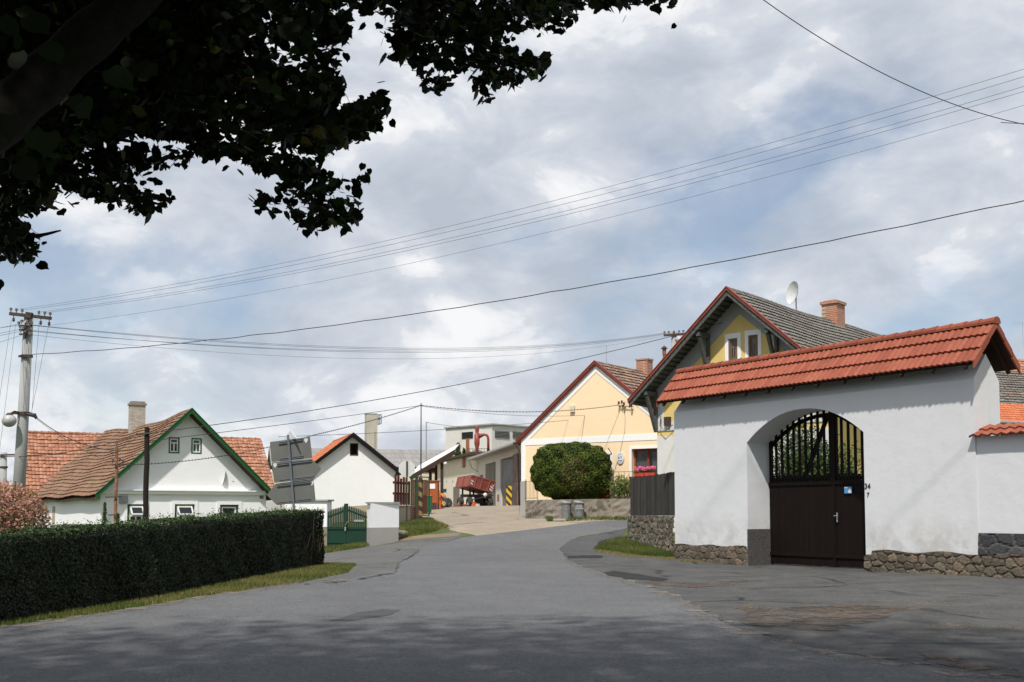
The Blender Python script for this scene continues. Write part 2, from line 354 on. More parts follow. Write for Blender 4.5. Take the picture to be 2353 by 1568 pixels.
M['greytile'] = tiles('lichen_grey_roof_tile', [(0, (.13, .12, .105)), (.5, (.17, .158, .14)), (1, (.215, .20, .18))], moss=(2.0, .56, (.25, .235, .19), .5))
M['h3tile'] = tiles('dark_mossy_roof_tile', [(0, (.12, .08, .06)), (.5, (.24, .15, .11)), (1, (.36, .24, .18))], moss=(1.2, .5, (.12, .11, .085), .8))
M['corrug'] = tiles('grey_fibre_cement', [(0, (.24, .23, .22)), (1, (.30, .285, .27))], moss=(.8, .55, (.2, .18, .15), .6))
M['asphalt'] = asphalt('road_asphalt', (.094, .096, .100), (.141, .144, .149), patchy=.6, oil=0, speck=.5)
M['forecourt'] = asphalt('worn_forecourt_asphalt', (.050, .051, .053), (.105, .104, .102), dust=(.5, .56, (.125, .105, .085), .6), cracks=.4, oil=.5, patchy=.35)
M['sidelane'] = asphalt('old_side_asphalt', (.085, .085, .085), (.13, .13, .125), dust=(.8, .6, (.17, .15, .12), .6), cracks=.5)
M['yard'] = asphalt('dusty_yard_surface', (.23, .19, .145), (.31, .262, .205), dust=(.3, .5, (.35, .29, .22), .6), cracks=.3, speck=.2)
M['gravel'] = asphalt('loose_gravel', (.10, .088, .075), (.19, .17, .145), patchy=.2, speck=.6, ragged=(2.2, .50))
M['seam'] = asphalt('dark_seam', (.025, .025, .026), (.05, .048, .045), patchy=.2, ragged=(2.5, .50))
M['tar'] = asphalt('fresh_tar_patch', (.02, .02, .022), (.035, .035, .037), patchy=.2, speck=.2)
M['patchgrey'] = asphalt('smooth_grey_patch', (.058, .06, .063), (.09, .092, .094), patchy=.3, ragged=(1.1, .33))
M['soil'] = asphalt('dry_soil', (.12, .09, .06), (.22, .17, .11), patchy=.3)
M['dust'] = asphalt('gravel_and_dust', (.06, .048, .04), (.12, .095, .078), patchy=.2, ragged=(1.3, .46))
M['grass'] = foliage('grass_blades', [(0, (.035, .07, .014)), (.4, (.08, .12, .025)), (.62, (.17, .17, .05)), (1, (.34, .26, .12))], .3, .6)
M['turf'] = asphalt('turf_soil', (.05, .065, .02), (.10, .12, .035), patchy=.3, speck=.2)
M['straw'] = foliage('dry_straw', [(0, (.16, .10, .045)), (1, (.32, .22, .10))], .2, .7)
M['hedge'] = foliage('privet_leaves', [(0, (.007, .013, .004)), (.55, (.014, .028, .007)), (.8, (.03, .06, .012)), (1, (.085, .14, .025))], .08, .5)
M['thuja'] = foliage('thuja_sprays', [(0, (.012, .025, .006)), (.35, (.052, .08, .010)), (.7, (.135, .18, .022)), (.92, (.19, .23, .05)), (1, (.15, .10, .045))], .2, .6)
M['willow'] = foliage('pink_willow_leaves', [(0, (.04, .06, .02)), (.25, (.12, .10, .05)), (.42, (.38, .17, .14)), (.8, (.60, .32, .27)), (1, (.42, .32, .15))], .3, .6)
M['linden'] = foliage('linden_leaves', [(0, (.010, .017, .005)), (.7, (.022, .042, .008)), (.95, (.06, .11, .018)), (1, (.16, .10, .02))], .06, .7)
M['shrub'] = foliage('shrub_leaves', [(0, (.05, .09, .02)), (.6, (.14, .20, .05)), (1, (.34, .34, .10))], .3, .6)
M['bushgreen'] = foliage('garden_leaves', [(0, (.03, .06, .015)), (.7, (.07, .12, .025)), (1, (.16, .20, .06))], .25, .6)
M['pinkflower'] = foliage('pink_petals', [(0, (.75, .12, .35)), (1, (.9, .35, .55))], .3, .6)
M['bark'] = simple('linden_bark', (.028, .024, .020), .95, var=.6, scale=14, bmp=1.0)
M['twig'] = simple('dark_twig', (.03, .024, .018), .9, var=.2, bmp=0)
M['green_paint'] = simple('green_gloss_paint', (.011, .088, .022), .45, var=.3, scale=5)
M['darkgreen'] = wood('dark_green_boards', (.006, .028, .018), (.012, .055, .033), .6)
M['redmetal'] = simple('red_painted_flashing', (.27, .062, .042), .5, var=.3, scale=3)
M['blackfascia'] = simple('black_tarred_board', (.012, .010, .009), .8)
M['greywood'] = wood('blue_grey_weathered_wood', (.04, .045, .042), (.17, .18, .165), sc_=(3, 3, 3))
M['brownwood'] = wood('brown_boards', (.03, .018, .012), (.075, .04, .025))
M['gatewood'] = wood('near_black_gate_boards', (.006, .0035, .003), (.013, .007, .005), .75, spec=.15)
M['blackboard'] = wood('tarred_fence_boards', (.012, .011, .010), (.10, .09, .075), sc_=(20, 20, .5))
M['postwood'] = wood('tarred_post', (.008, .006, .005), (.024, .017, .013))
M['redslat'] = wood('maroon_slats', (.08, .02, .016), (.20, .045, .032))
M['redwood'] = wood('rust_red_boards', (.30, .07, .02), (.42, .11, .035))
M['winwood'] = wood('worn_brown_window_wood', (.11, .07, .045), (.28, .19, .12))
M['redbrown'] = wood('red_brown_joinery', (.18, .035, .012), (.34, .08, .025))
M['rust'] = simple('rusty_steel', (.30, .13, .07), .85, var=.6, scale=14, bmp=.4)
M['rustdark'] = simple('dark_rusty_steel', (.075, .05, .04), .8, .2, var=.5, scale=12)
M['steel'] = simple('galvanised_steel', (.42, .44, .45), .45, .7, var=.25, scale=5)
M['signback'] = simple('grey_sign_back', (.15, .15, .14), .55, .25, var=.12, scale=2)
M['signpole'] = simple('grey_sign_pole', (.17, .19, .21), .5, .4, var=.2)
M['whiteplastic'] = simple('white_plastic', (.7, .7, .7), .4, var=.05, bmp=0)
M['lampglobe'] = simple('aged_lamp_globe', (.42, .42, .42), .35, var=.2, scale=4, bmp=0)
M['dishgrey'] = simple('pale_dish', (.60, .61, .60), .5, var=.15, bmp=0)
M['wirem'] = simple('dark_cable', (.03, .03, .032), .7, var=.1, bmp=0)
M['wirethin'] = simple('grey_conductor', (.14, .14, .145), .6, var=.1, bmp=0)
M['ceramic'] = simple('brown_ceramic', (.10, .08, .08), .3, var=.4, scale=30, bmp=0)
M['zinc'] = simple('zinc_gutter', (.45, .47, .48), .35, .8, var=.1)
M['brick'] = None
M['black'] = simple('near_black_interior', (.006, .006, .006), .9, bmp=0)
M['grey_door'] = wood('weathered_grey_boards', (.10, .09, .075), (.30, .27, .22), sc_=(8, 8, .5))
M['steelgrey'] = simple('grey_steel_door', (.20, .20, .195), .6, .1, var=.4, scale=1.2)
M['steeldoor'] = simple('rust_stained_steel_door', (.16, .10, .075), .7, .1, var=.7, scale=1.5)
M['louvre'] = simple('dark_louvre', (.03, .03, .032), .7)
M['cyclone'] = simple('oxide_red_paint', (.26, .05, .035), .5, var=.3, scale=1.5)
M['trailer'] = simple('faded_maroon_paint', (.27, .075, .058), .6, var=.4, scale=2)
M['underbody'] = simple('dark_chassis', (.03, .025, .024), .8)
M['tyre'] = simple('grey_rubber', (.055, .052, .05), .85, var=.3)
M['rimm'] = simple('pale_wheel_rim', (.36, .32, .25), .6, var=.4)
M['orangep'] = simple('orange_paint', (.60, .11, .035), .45, var=.2)
M['hoodgrey'] = simple('dark_hood_plastic', (.06, .06, .07), .4)
M['paper'] = simple('white_paper', (.75, .76, .8), .7, var=.05, bmp=0)
M['canopywhite'] = simple('white_sheet_roof', (.86, .86, .85), .6, var=.06, scale=3)
M['green_metal'] = simple('green_container', (.01, .10, .04), .5)
M['binsteel'] = simple('galvanised_bin', (.20, .215, .22), .6, .2, var=.35, scale=7)
M['binsteel2'] = simple('dull_bin_lid', (.26, .26, .25), .6, .2, var=.35, scale=7)
M['plategrey'] = simple('meter_box_grey', (.30, .31, .31), .6, var=.2)
M['maroonplate'] = simple('dark_red_plate', (.13, .015, .02), .4, bmp=0)
M['flowerbox'] = simple('red_flower_box', (.55, .06, .03), .5)
M['stickerblue'] = simple('blue_sticker', (.08, .30, .62), .4, bmp=0)
M['navy'] = simple('navy_print', (.03, .05, .22), .5, bmp=0)
M['olive'] = simple('olive_print', (.35, .38, .2), .5, bmp=0)
M['blacktext'] = simple('black_numeral', (.02, .02, .025), .5, bmp=0)
M['stripe'] = stripes('black_yellow_stripes', (.26, .19, .045), (.022, .018, .016), 2.4, (-.5, 0, -1))
M['stripe2'] = stripes('black_yellow_boards', (.62, .40, .02), (.035, .015, .013), 2.3, (-.9, 0, -.8))
M['stripewhite'] = stripes('red_white_board', (.75, .75, .73), (.33, .085, .065), 3.2, (1, 0, 1.2))
M['curtain'] = simple('white_net_curtain', (.5, .52, .58), .9, bmp=0)
def mglass(name, base=(.015, .017, .02), tr=.0):
    m, t, p = newmat(name); p.inputs['Base Color'].default_value = (*base, 1); p.inputs['Roughness'].default_value = .06; p.inputs['Specular IOR Level'].default_value = .6
    if tr:
        x = nd(t, 'ShaderNodeBsdfTransparent'); mx = nd(t, 'ShaderNodeMixShader', Fac=tr)
        t.links.new(p.outputs[0], mx.inputs[1]); t.links.new(x.outputs[0], mx.inputs[2])
        t.links.new(mx.outputs[0], [n for n in t.nodes if n.bl_idname == 'ShaderNodeOutputMaterial'][0].inputs[0])
    return m
M['glass'] = mglass('dark_window_glass'); M['glassclear'] = mglass('clear_window_glass', tr=.6)
def mstone(name, stops, mortar):
    m, t, p = newmat(name); tv = tintv(t); c = ramp(t, tv, stops)
    c = mix(t, ramp(t, noise(t, 14, 6, .7), [(.35, 0.0), (.7, .55)]), c, tuple(x*.5 for x in stops[0][1]))
    c = mix(t, mth(t, 'LESS_THAN', tv, 0.0), c, mix(t, noise(t, 12, 4), mortar, tuple(x*.6 for x in mortar)))
    t.links.new(c, p.inputs['Base Color']); p.inputs['Roughness'].default_value = .92; p.inputs['Specular IOR Level'].default_value = .25
    bump(t, p, noise(t, 30, 6, .75), .9, .03); return m
M['rubble'] = mstone('rubble_stone', [(0, (.10, .085, .065)), (.4, (.16, .135, .10)), (.8, (.22, .18, .135)), (1, (.25, .17, .12))], (.10, .085, .065))
M['darkstone'] = mstone('dark_blue_stone', [(0, (.05, .053, .058)), (.7, (.085, .088, .095)), (1, (.12, .115, .11))], (.13, .12, .105))
M['mossstone'] = mstone('mossy_rubble_wall', [(0, (.12, .105, .08)), (.5, (.20, .18, .14)), (.93, (.29, .265, .21)), (1, (.28, .14, .09))], (.11, .10, .08))
def mbrick(name, c1, c2, mortar, scale=1.0):
    m, t, p = newmat(name)
    s = t.nodes.new('ShaderNodeSeparateXYZ'); t.links.new(coords(t), s.inputs[0]); cbn = t.nodes.new('ShaderNodeCombineXYZ')
    t.links.new(mth(t, 'ADD', s.outputs[0], s.outputs[1]), cbn.inputs[0]); t.links.new(s.outputs[2], cbn.inputs[1])
    b = nd(t, 'ShaderNodeTexBrick', Scale=scale, **{'Brick Width': .27, 'Row Height': .085, 'Mortar Size': .012}); t.links.new(cbn.outputs[0], b.inputs[0])
    b.inputs['Color1'].default_value = (*c1, 1); b.inputs['Color2'].default_value = (*c2, 1); b.inputs['Mortar'].default_value = (*mortar, 1)
    c = mix(t, ramp(t, noise(t, 5, 6, .7), [(.5, 0.0), (.7, .6)]), b.outputs[0], mortar)
    t.links.new(c, p.inputs['Base Color']); p.inputs['Roughness'].default_value = .9; bump(t, p, b.outputs['Fac'], -.5, .02); return m
M['brick'] = mbrick('red_chimney_brick', (.42, .14, .07), (.30, .09, .045), (.42, .35, .27))
M['brickpale'] = mbrick('limewashed_chimney_brick', (.52, .48, .42), (.38, .33, .27), (.28, .25, .21))
M['brickwall'] = mbrick('peeling_brick_wall', (.33, .13, .08), (.24, .10, .07), (.35, .30, .24))
# ------------------------------------------------ ground and its draped sheets
def grid_terrain():
    xs = np.arange(-60, 61); ys = np.arange(-12, 161); X, Y = np.meshgrid(xs, ys); Z = hz(X.ravel(), Y.ravel()).reshape(X.shape)
    for a in range(len(ys)):
        for b in range(len(xs)): _cache[(int(xs[b]), int(ys[a]))] = float(Z[a, b])
    V = [(float(X[a, b]), float(Y[a, b]), float(Z[a, b])) for a in range(len(ys)) for b in range(len(xs))]; nx = len(xs)
    F = []
    for a in range(len(ys)-1):
        for b in range(nx-1):
            i = a*nx+b; F += [(i, i+1, i+nx+1), (i, i+nx+1, i+nx)]
    # skirt reaching the horizon
    ring = [(a*nx, -1) for a in range(0)]
    border = [b for b in range(nx)]+[a*nx+nx-1 for a in range(1, len(ys))]+[(len(ys)-1)*nx+b for b in range(nx-2, -1, -1)]+[a*nx for a in range(len(ys)-2, 0, -1)]
    k0 = len(V)
    for i in border:
        x, y, z = V[i]; s = 30; V.append((x*s, (y-60)*s+60, z))
    n = len(border)
    for j in range(n): F.append((border[j], border[(j+1) % n], k0+(j+1) % n, k0+j)[::-1])
    mb = MB(); mb.add(V, F); return mb
gmb = grid_terrain()
g_ = gmb.build('ground', M['turf']); tag(g_, None, None, kind='structure')
for p_ in g_.data.polygons: pass
def sheet(name, pts, mat, dz, kind='structure', pix=True, wob=0.0, lab=None):
    """a thin sheet lying on the terrain, cut along the terrain's own triangles"""
    P = [ground(*p) for p in pts] if pix else [Vector((p[0], p[1], 0)) for p in pts]
    P = [Vector((p.x, p.y)) for p in P]
    if wob:                                   # ragged edge
        Q = []
        for i in range(len(P)):
            a, b = P[i], P[(i+1) % len(P)]; L = (b-a).length; k = max(1, min(40, int(L/.35))); n = Vector((-(b-a).y, (b-a).x)).normalized()
            Q += [a.lerp(b, j/k)+n*(random.uniform(-wob, wob)*min(1, L) if j else 0) for j in range(k)]
        P = Q
    bm = bmesh.new(); vs = [bm.verts.new((p.x, p.y, 0)) for p in P]; f = bm.faces.new(vs)
    bmesh.ops.triangulate(bm, faces=[f])
    x0, x1, y0, y1 = min(p.x for p in P), max(p.x for p in P), min(p.y for p in P), max(p.y for p in P)
    def cut(co, no):
        bmesh.ops.bisect_plane(bm, geom=bm.verts[:]+bm.edges[:]+bm.faces[:], plane_co=co, plane_no=no, dist=1e-5)
    for i in range(math.floor(x0)+1, math.ceil(x1)): cut((i, 0, 0), (1, 0, 0))
    for j in range(math.floor(y0)+1, math.ceil(y1)): cut((0, j, 0), (0, 1, 0))
    for k in range(math.floor(x0-y1), math.ceil(x1-y0)+1): cut((k, 0, 0), (1, -1, 0))
    for v in bm.verts: v.co.z = gz(v.co.x, v.co.y)+dz
    bmesh.ops.recalc_face_normals(bm, faces=bm.faces[:])
    if sum(f.normal.z for f in bm.faces) < 0: bmesh.ops.reverse_faces(bm, faces=bm.faces[:])
    me = bpy.data.meshes.new(name); bm.to_mesh(me); bm.free()
    o = mkobj(name, me, mat); tag(o, lab, None, kind=kind); return o
# yard (beige), road (grey), forecourt, side lane, patches
yard_pts = [(-4.3, 49), (-3.2, 45.5), (-2.3, 43.2), (-1.4, 41.8), (0, 41.0), (2.5, 43), (6, 47.5), (9, 50), (9, 53.5), (1, 57.6), (2, 70), (4, 100), (0, 118), (-16, 118), (-9, 76), (-4.6, 52)]
sheet('yard', yard_pts, M['yard'], .004, pix=False, wob=.12)
road_px = [(0, 1443), (250, 1408), (480, 1370), (700, 1340), (800, 1332), (905, 1313), (915, 1290), (960, 1262), (1060, 1236), (1180, 1222), (1300, 1208), (1440, 1196)]
road = [ground(u, v) for u, v in road_px]
road = [(p.x, p.y) for p in road]
rr = [ground(u, v) for u, v in [(1440, 1215), (1330, 1235), (1285, 1262), (1303, 1285), (1390, 1320), (1560, 1372), (1680, 1440), (1900, 1500), (2353, 1566)]]
road = [(-20, 13.2), ] + road + [(6.5, 50), (14, 58), (16, 56), (8.5, 46.5)] + [(p.x, p.y) for p in rr] + [(9, 8), (9, -8), (-30, -8), (-30, 11)]
sheet('road', road, M['asphalt'], .012, pix=False, wob=.04)
fc = [ground(u, v) for u, v in [(1285, 1262), (1303, 1285), (1390, 1320), (1560, 1372), (1680, 1440), (1900, 1500), (2353, 1566)]]
FG = Frame(at(1552, 1285, 34), R(-57)); FG.o.z = FG.m[2][3] = 0; FG = Frame((FG.o.x, FG.o.y, 0), R(-57))
def gw(x, y): p = FG.m @ Vector((x, y, 0)); return (p.x, p.y)
forecourt = [(p.x, p.y) for p in fc] + [(9.5, 8), (22, 8), gw(20, .3), gw(14, .3), gw(9, 4.0), gw(3, 4.0), gw(-.2, .2), (2.9, 35.2), (1.95, 36.2), (1.8, 37.5), (3.2, 39.2), (6, 42), (5.2, 43), (3.2, 41)]
sheet('forecourt', forecourt, M['forecourt'], .008, pix=False, wob=.05)
sheet('side_lane', [(745, 1266), (900, 1250), (1040, 1222), (1065, 1232), (960, 1264), (918, 1290), (910, 1316), (800, 1336), (700, 1344), (640, 1360), (560, 1366), (700, 1290)], M['sidelane'], .008, wob=.04)
sheet('tar_patch', [(1388, 1317), (1410, 1313), (1450, 1319), (1500, 1327), (1537, 1333), (1520, 1337), (1440, 1331), (1400, 1325)], M['tar'], .017, wob=.05)
sheet('tar_patch', [(1303, 1279), (1385, 1278), (1383, 1283), (1306, 1284)], M['tar'], .017, wob=.03)
sheet('smooth_patch', [(1286, 1262), (1310, 1243), (1360, 1230), (1436, 1218), (1432, 1230), (1390, 1240), (1362, 1262), (1380, 1277), (1304, 1278)], M['patchgrey'], .013, wob=.05)
sheet('smooth_patch', [(760, 1428), (820, 1410), (880, 1402), (920, 1404), (900, 1415), (800, 1430)], M['patchgrey'], .016, wob=.04)
sheet('dusty_patch', [(1700, 1395), (1800, 1398), (1950, 1392), (2090, 1398), (2040, 1420), (1920, 1452), (1800, 1450), (1700, 1432)], M['dust'], .014, wob=.12)
sheet('dusty_patch', [(1480, 1334), (1600, 1340), (1720, 1335), (1690, 1346), (1600, 1352), (1500, 1345)], M['dust'], .013, wob=.12)
sheet('dusty_patch', [(2100, 1500), (2200, 1512), (2340, 1540), (2353, 1560), (2240, 1545), (2120, 1520)], M['dust'], .0145, wob=.12)
sheet('dusty_patch', [(880, 1238), (960, 1232), (1060, 1226), (1050, 1233), (950, 1242), (890, 1248)], M['soil'], .0145, wob=.08)

sheet('gravel_edge', [(1303, 1286), (1390, 1318), (1560, 1368), (1690, 1436), (1900, 1494), (2353, 1560), (2353, 1567), (2200, 1560), (1850, 1502), (1650, 1448), (1540, 1380), (1380, 1326), (1296, 1288)], M['gravel'], .0155, wob=.08)
sheet('gravel_edge', [(0, 1440), (250, 1406), (480, 1368), (700, 1338), (800, 1330), (802, 1334), (700, 1344), (480, 1376), (250, 1416), (0, 1452)], M['gravel'], .0165, wob=.07)
sheet('road_seam', [(698, 1343), (800, 1336), (906, 1316), (916, 1292), (960, 1264), (966, 1265), (922, 1294), (912, 1319), (804, 1340), (700, 1346)], M['seam'], .0170, wob=.03)
0 and sheet('road_seam', [(1284, 1262), (1312, 1242), (1362, 1228), (1364, 1229.5), (1315, 1244), (1289, 1262), (1306, 1281), (1301, 1282)], M['seam'], .0185, wob=.03)

# ------------------------------------------------ grass (stuff)
def grass(name, polys, n, h=(.05, .13), lab=None, mat='grass', lean=.5, w=.008, tint=(0, 1), dz=0):
    pts = []
    for poly in polys:
        P = [ground(*p) for p in poly]; P = [(p.x, p.y) for p in P]
        xs = [p[0] for p in P]; ys = [p[1] for p in P]; k = 0
        m = n//len(polys)
        while k < m:
            q = rng.uniform((min(xs), min(ys)), (max(xs), max(ys)), (m*2, 2))
            ins = np.zeros(len(q), bool); j = len(P)-1
            for i in range(len(P)):
                xi, yi, xj, yj = *P[i], *P[j]
                c = ((yi > q[:, 1]) != (yj > q[:, 1])) & (q[:, 0] < (xj-xi)*(q[:, 1]-yi)/((yj-yi) or 1e-9)+xi); ins ^= c; j = i
            q = q[ins]; pts += list(q[:m-k]); k += len(q)
    pts = np.array(pts); z = np.array([gz(x, y) for x, y in pts])+dz
    C = np.c_[pts, z]; k = len(C); H = rng.uniform(*h, k); a = rng.uniform(0, 2*math.pi, k)
    b = rng.uniform(0, 2*math.pi, k); L = H*rng.uniform(.1, lean, k)
    d = np.c_[np.cos(a), np.sin(a), np.zeros(k)]*(w*rng.uniform(.7, 1.5, k))[:, None]
    tip = np.c_[np.cos(b)*L, np.sin(b)*L, H]
    V = np.stack([C-d, C+d, C+tip], 1).reshape(-1, 3)
    me = bpy.data.meshes.new(name); me.vertices.add(3*k); me.vertices.foreach_set('co', V.ravel().astype(np.float32))
    me.loops.add(3*k); me.loops.foreach_set('vertex_index', np.arange(3*k, dtype=np.int32)); me.polygons.add(k)
    me.polygons.foreach_set('loop_start', np.arange(0, 3*k, 3, dtype=np.int32))
    try: me.polygons.foreach_set('loop_total', np.full(k, 3, np.int32))
    except Exception: pass
    # clumps of drier grass
    cl = np.sin(C[:, 0]*2.1+np.sin(C[:, 1]*1.7))*.5+np.sin(C[:, 1]*3.1+C[:, 0])*.5
    tv = np.clip(rng.uniform(tint[0], tint[1], k)*.6+.2*(cl+1)*(tint[1]-tint[0])+tint[0]*.3, 0, 1)
    A = me.attributes.new('tint', 'FLOAT', 'FACE'); A.data.foreach_set('value', tv.astype(np.float32)); me.update(calc_edges=True)
    o = mkobj(name, me, M[mat]); tag(o, lab, 'grass', kind='stuff'); return o
grass('verge_grass', [[(0, 1380), (300, 1350), (500, 1325), (700, 1298), (820, 1299), (800, 1318), (700, 1338), (480, 1368), (250, 1406), (0, 1440)]], 60000, (.03, .09), 'mown grass strip along the foot of the dark hedge', tint=(.2, 1))
grass('bank_grass', [[(740, 1262), (800, 1256), (860, 1246), (910, 1215), (960, 1196), (1000, 1200), (1032, 1212), (1000, 1222), (920, 1240), (850, 1256), (745, 1272)]], 26000, (.05, .16), 'grassy bank between the green gate and the yard entrance', w=.012, tint=(.1, 1))
grass('island_grass', [[(1366, 1262), (1400, 1246), (1445, 1236), (1550, 1262), (1552, 1284), (1460, 1278)]], 26000, (.05, .15), 'grass patch at the foot of the rubble wall under the tarred fence', w=.010, tint=(0, .8))
grass('dry_grass', [[(1366, 1264), (1460, 1276), (1552, 1282), (1550, 1287), (1440, 1280), (1366, 1270)], [(1560, 1288), (1700, 1292), (1700, 1295), (1560, 1291)]], 3500, (.02, .07), 'dry grass edge beside the forecourt', w=.01, tint=(.8, 1), dz=.01)
straw_bands = [[(1700, 1395), (1800, 1402), (1800, 1412), (1700, 1404)], [(1850, 1405), (2000, 1392), (2100, 1393), (2040, 1404), (1900, 1415)], [(1960, 1306), (2100, 1316), (2240, 1322), (2200, 1332), (2000, 1322)],
                       [(1500, 1344), (1700, 1338), (1740, 1333), (1700, 1342), (1560, 1350)], [(2080, 1393), (2200, 1382), (2220, 1385), (2090, 1400)], [(2150, 1440), (2353, 1446), (2353, 1450), (2150, 1446)]]
straw_bands = [[(u+(u-sum(p[0] for p in b)/len(b))*.1, v+(v-sum(p[1] for p in b)/len(b))*.8) for u, v in b] for b in straw_bands]
grass('straw_litter', straw_bands, 1500, (.006, .022), 'dry straw and needles lying in the cracks of the forecourt', mat='straw', lean=9, w=.004, dz=.02)
grass('straw_scatter', [[(1600, 1330), (2353, 1345), (2353, 1480), (1750, 1430)]], 1500, (.005, .018), 'loose dry litter scattered over the worn forecourt', mat='straw', lean=9, w=.004, dz=.02)
grass('wall_foot_weeds', [[(1440, 1192), (1300, 1194), (1300, 1199), (1440, 1197)], [(1255, 1194), (1270, 1194), (1268, 1199), (1258, 1199)]], 1600, (.05, .2), 'weeds along the foot of the low concrete wall', w=.02, tint=(0, .8))

# ------------------------------------------------ roofs
def slope(mb, r0, A, L, D, W, course=.33, tw=.2, amp=.02, lift=.025, jit=.0, warp=None, prof='wave', th=.03):
    """one roof slope of real overlapping courses; r0 = ridge end, A along the ridge, D down the slope (frame local)"""
    r0, A, D = Vector(r0), Vector(A).normalized(), Vector(D).normalized(); N = A.cross(D)
    if N.z < 0: N = -N
    nc = max(1, round(W/course)); c = W/nc; nt_ = max(1, round(L/tw)); tw = L/nt_; S = 4
    for k in range(nc):
        d0, d1 = k*c, (k+1)*c; vs = []; fs = []; ts = []
        jd = [random.uniform(-jit, jit) for _ in range(nt_+1)]; jh = [random.uniform(0, jit*.6) for _ in range(nt_+1)]
        wig = random.uniform(-jit, jit)
        for i in range(nt_*S+1):
            t = i/S; a = t*tw; fr = t-math.floor(t); ti = min(int(t), nt_-1)
            if prof == 'wave': h = amp*(.5-.5*math.cos(2*math.pi*fr))
            elif prof == 'roman': h = amp*(1.0 if fr < .18 or fr > .82 else .25+.2*math.sin((fr-.18)/.64*math.pi))
            elif prof == 'roll': h = amp*(1.0 if i % S == 0 else .12)
            else: h = amp*jh[ti]/max(jit, 1e-6)*.8
            e = (.012*math.sin(math.pi*fr)*(prof != 'wave') + jd[ti]) if k < nc else 0
            for d, up in ((d0-.0, 0.0), (d1+e, lift), (d1+e, lift-th)):
                p = r0+A*a+D*d+N*(h+up+jh[ti]+wig*.3)
                if warp: p.z += warp(a/L, d/W)
                vs.append(p)
        for i in range(nt_*S):
            b = i*3; fs += [(b, b+1, b+4, b+3), (b+1, b+2, b+5, b+4)]
        tt = [random.random() for _ in range(nt_+1)]; ts = []
        for i in range(nt_*S): ts += [tt[i//S], tt[i//S]*.3]
        mb.add(vs, fs, ts)
def gable_roof(F, W, ze, zr, L, ov=.4, of=.4, ob=.3, mats=None, drop=0, th=.12, parent=None, left=True, right=True, barge=None, bw=.16, ridge=True, soffit='brownwood', warp=None, **kw):
    tan = (zr-ze)/(W/2); n = math.hypot(1, tan); Ws = (W/2+ov)*n; lift0 = .10
    mb = MB(F)
    for sgn, on in ((-1, left), (1, right)):
        if on: slope(mb, (W/2, -of, zr+lift0), (0, 1, 0), L+of+ob, (sgn/n, 0, -tan/n), Ws, warp=warp, **kw)
    if ridge:
        k = int((L+of+ob)/.38); stp = (L+of+ob)/k
        for i in range(k):
            y = -of+i*stp; z = zr+lift0+.02; vs = []
            for yy, s in ((y, 1.0), (y+stp+.03, .82)):
                dz = warp((yy+of)/(L+of+ob), 0) if warp else 0
                for j in range(7):
                    a = math.pi*j/6; vs.append((W/2-math.cos(a)*.13*s, yy, z-.05+math.sin(a)*.11*s+dz))
            mb.add(vs, [(j, j+1, j+8, j+7) for j in range(6)]+[tuple(range(6, -1, -1))], random.random())
    roof = mb.build('roof', mats, parent, fixn=False)
    # timber deck under the tiles
    for sgn, on in ((-1, left), (1, right)):
        if not on: continue
        xe = W/2+sgn*(W/2+ov); zee = zr-tan*(W/2+ov)
        def wz(yy, d): return warp((yy+of)/(L+of+ob), d)-drop*.6 if warp else 0
        ys = [-of+.01+(L+of+ob-.02)*i/8 for i in range(9)]; vs = []
        for yy in ys: vs += [(W/2, yy, zr+.07-drop+wz(yy, 0)), (xe, yy, zee+.07-drop+wz(yy, 1)), (xe, yy, zee-.03+wz(yy, 1)), (W/2, yy, zr-.04+wz(yy, 0))]
        fs = [(i*4+j, i*4+(j+1) % 4, (i+1)*4+(j+1) % 4, (i+1)*4+j) for i in range(8) for j in range(4)]+[(3, 2, 1, 0), (32, 33, 34, 35)]
        m2 = MB(F); m2.add(vs, fs); m2.build('soffit', M[soffit], parent)
        if barge:
            m3 = MB(F); y0, y1 = -of-.035, -of+.0
            z1 = zr+lift0+.07
            ex = sgn*(W/2+ov+.02); dz = tan*(W/2+ov+.02)
            m3.prism([(W/2, z1), (W/2+ex, z1-dz), (W/2+ex, z1-dz-bw*n), (W/2, z1-bw*n)], y0, y1)
            m3.prism([(W/2, z1+.03), (W/2+ex, z1-dz+.03), (W/2+ex, z1-dz-.01), (W/2, z1-.01)], y0-.03, y0+.12)
            m3.build('bargeboard', M[barge], parent)
    return roof
def house_walls(F, W, ze, zr, L, holes, parent, mat, z0=-.6, rev=.22, name='wall', extra_open=None):
    mb = MB(F); outline = [(0, z0), (W, z0), (W, ze), (W/2, zr), (0, ze)]
    mb.wall(outline, holes, 0, .4, rev)
    mb.box(0, .35, .4, L, z0, ze-.01); mb.box(W-.35, W, .4, L, z0, ze-.01)
    mb.prism([(0, z0), (W, z0), (W, ze-.01), (W/2, zr-.01), (0, ze-.01)], L, L+.3)
    return mb.build(name, mat, parent)
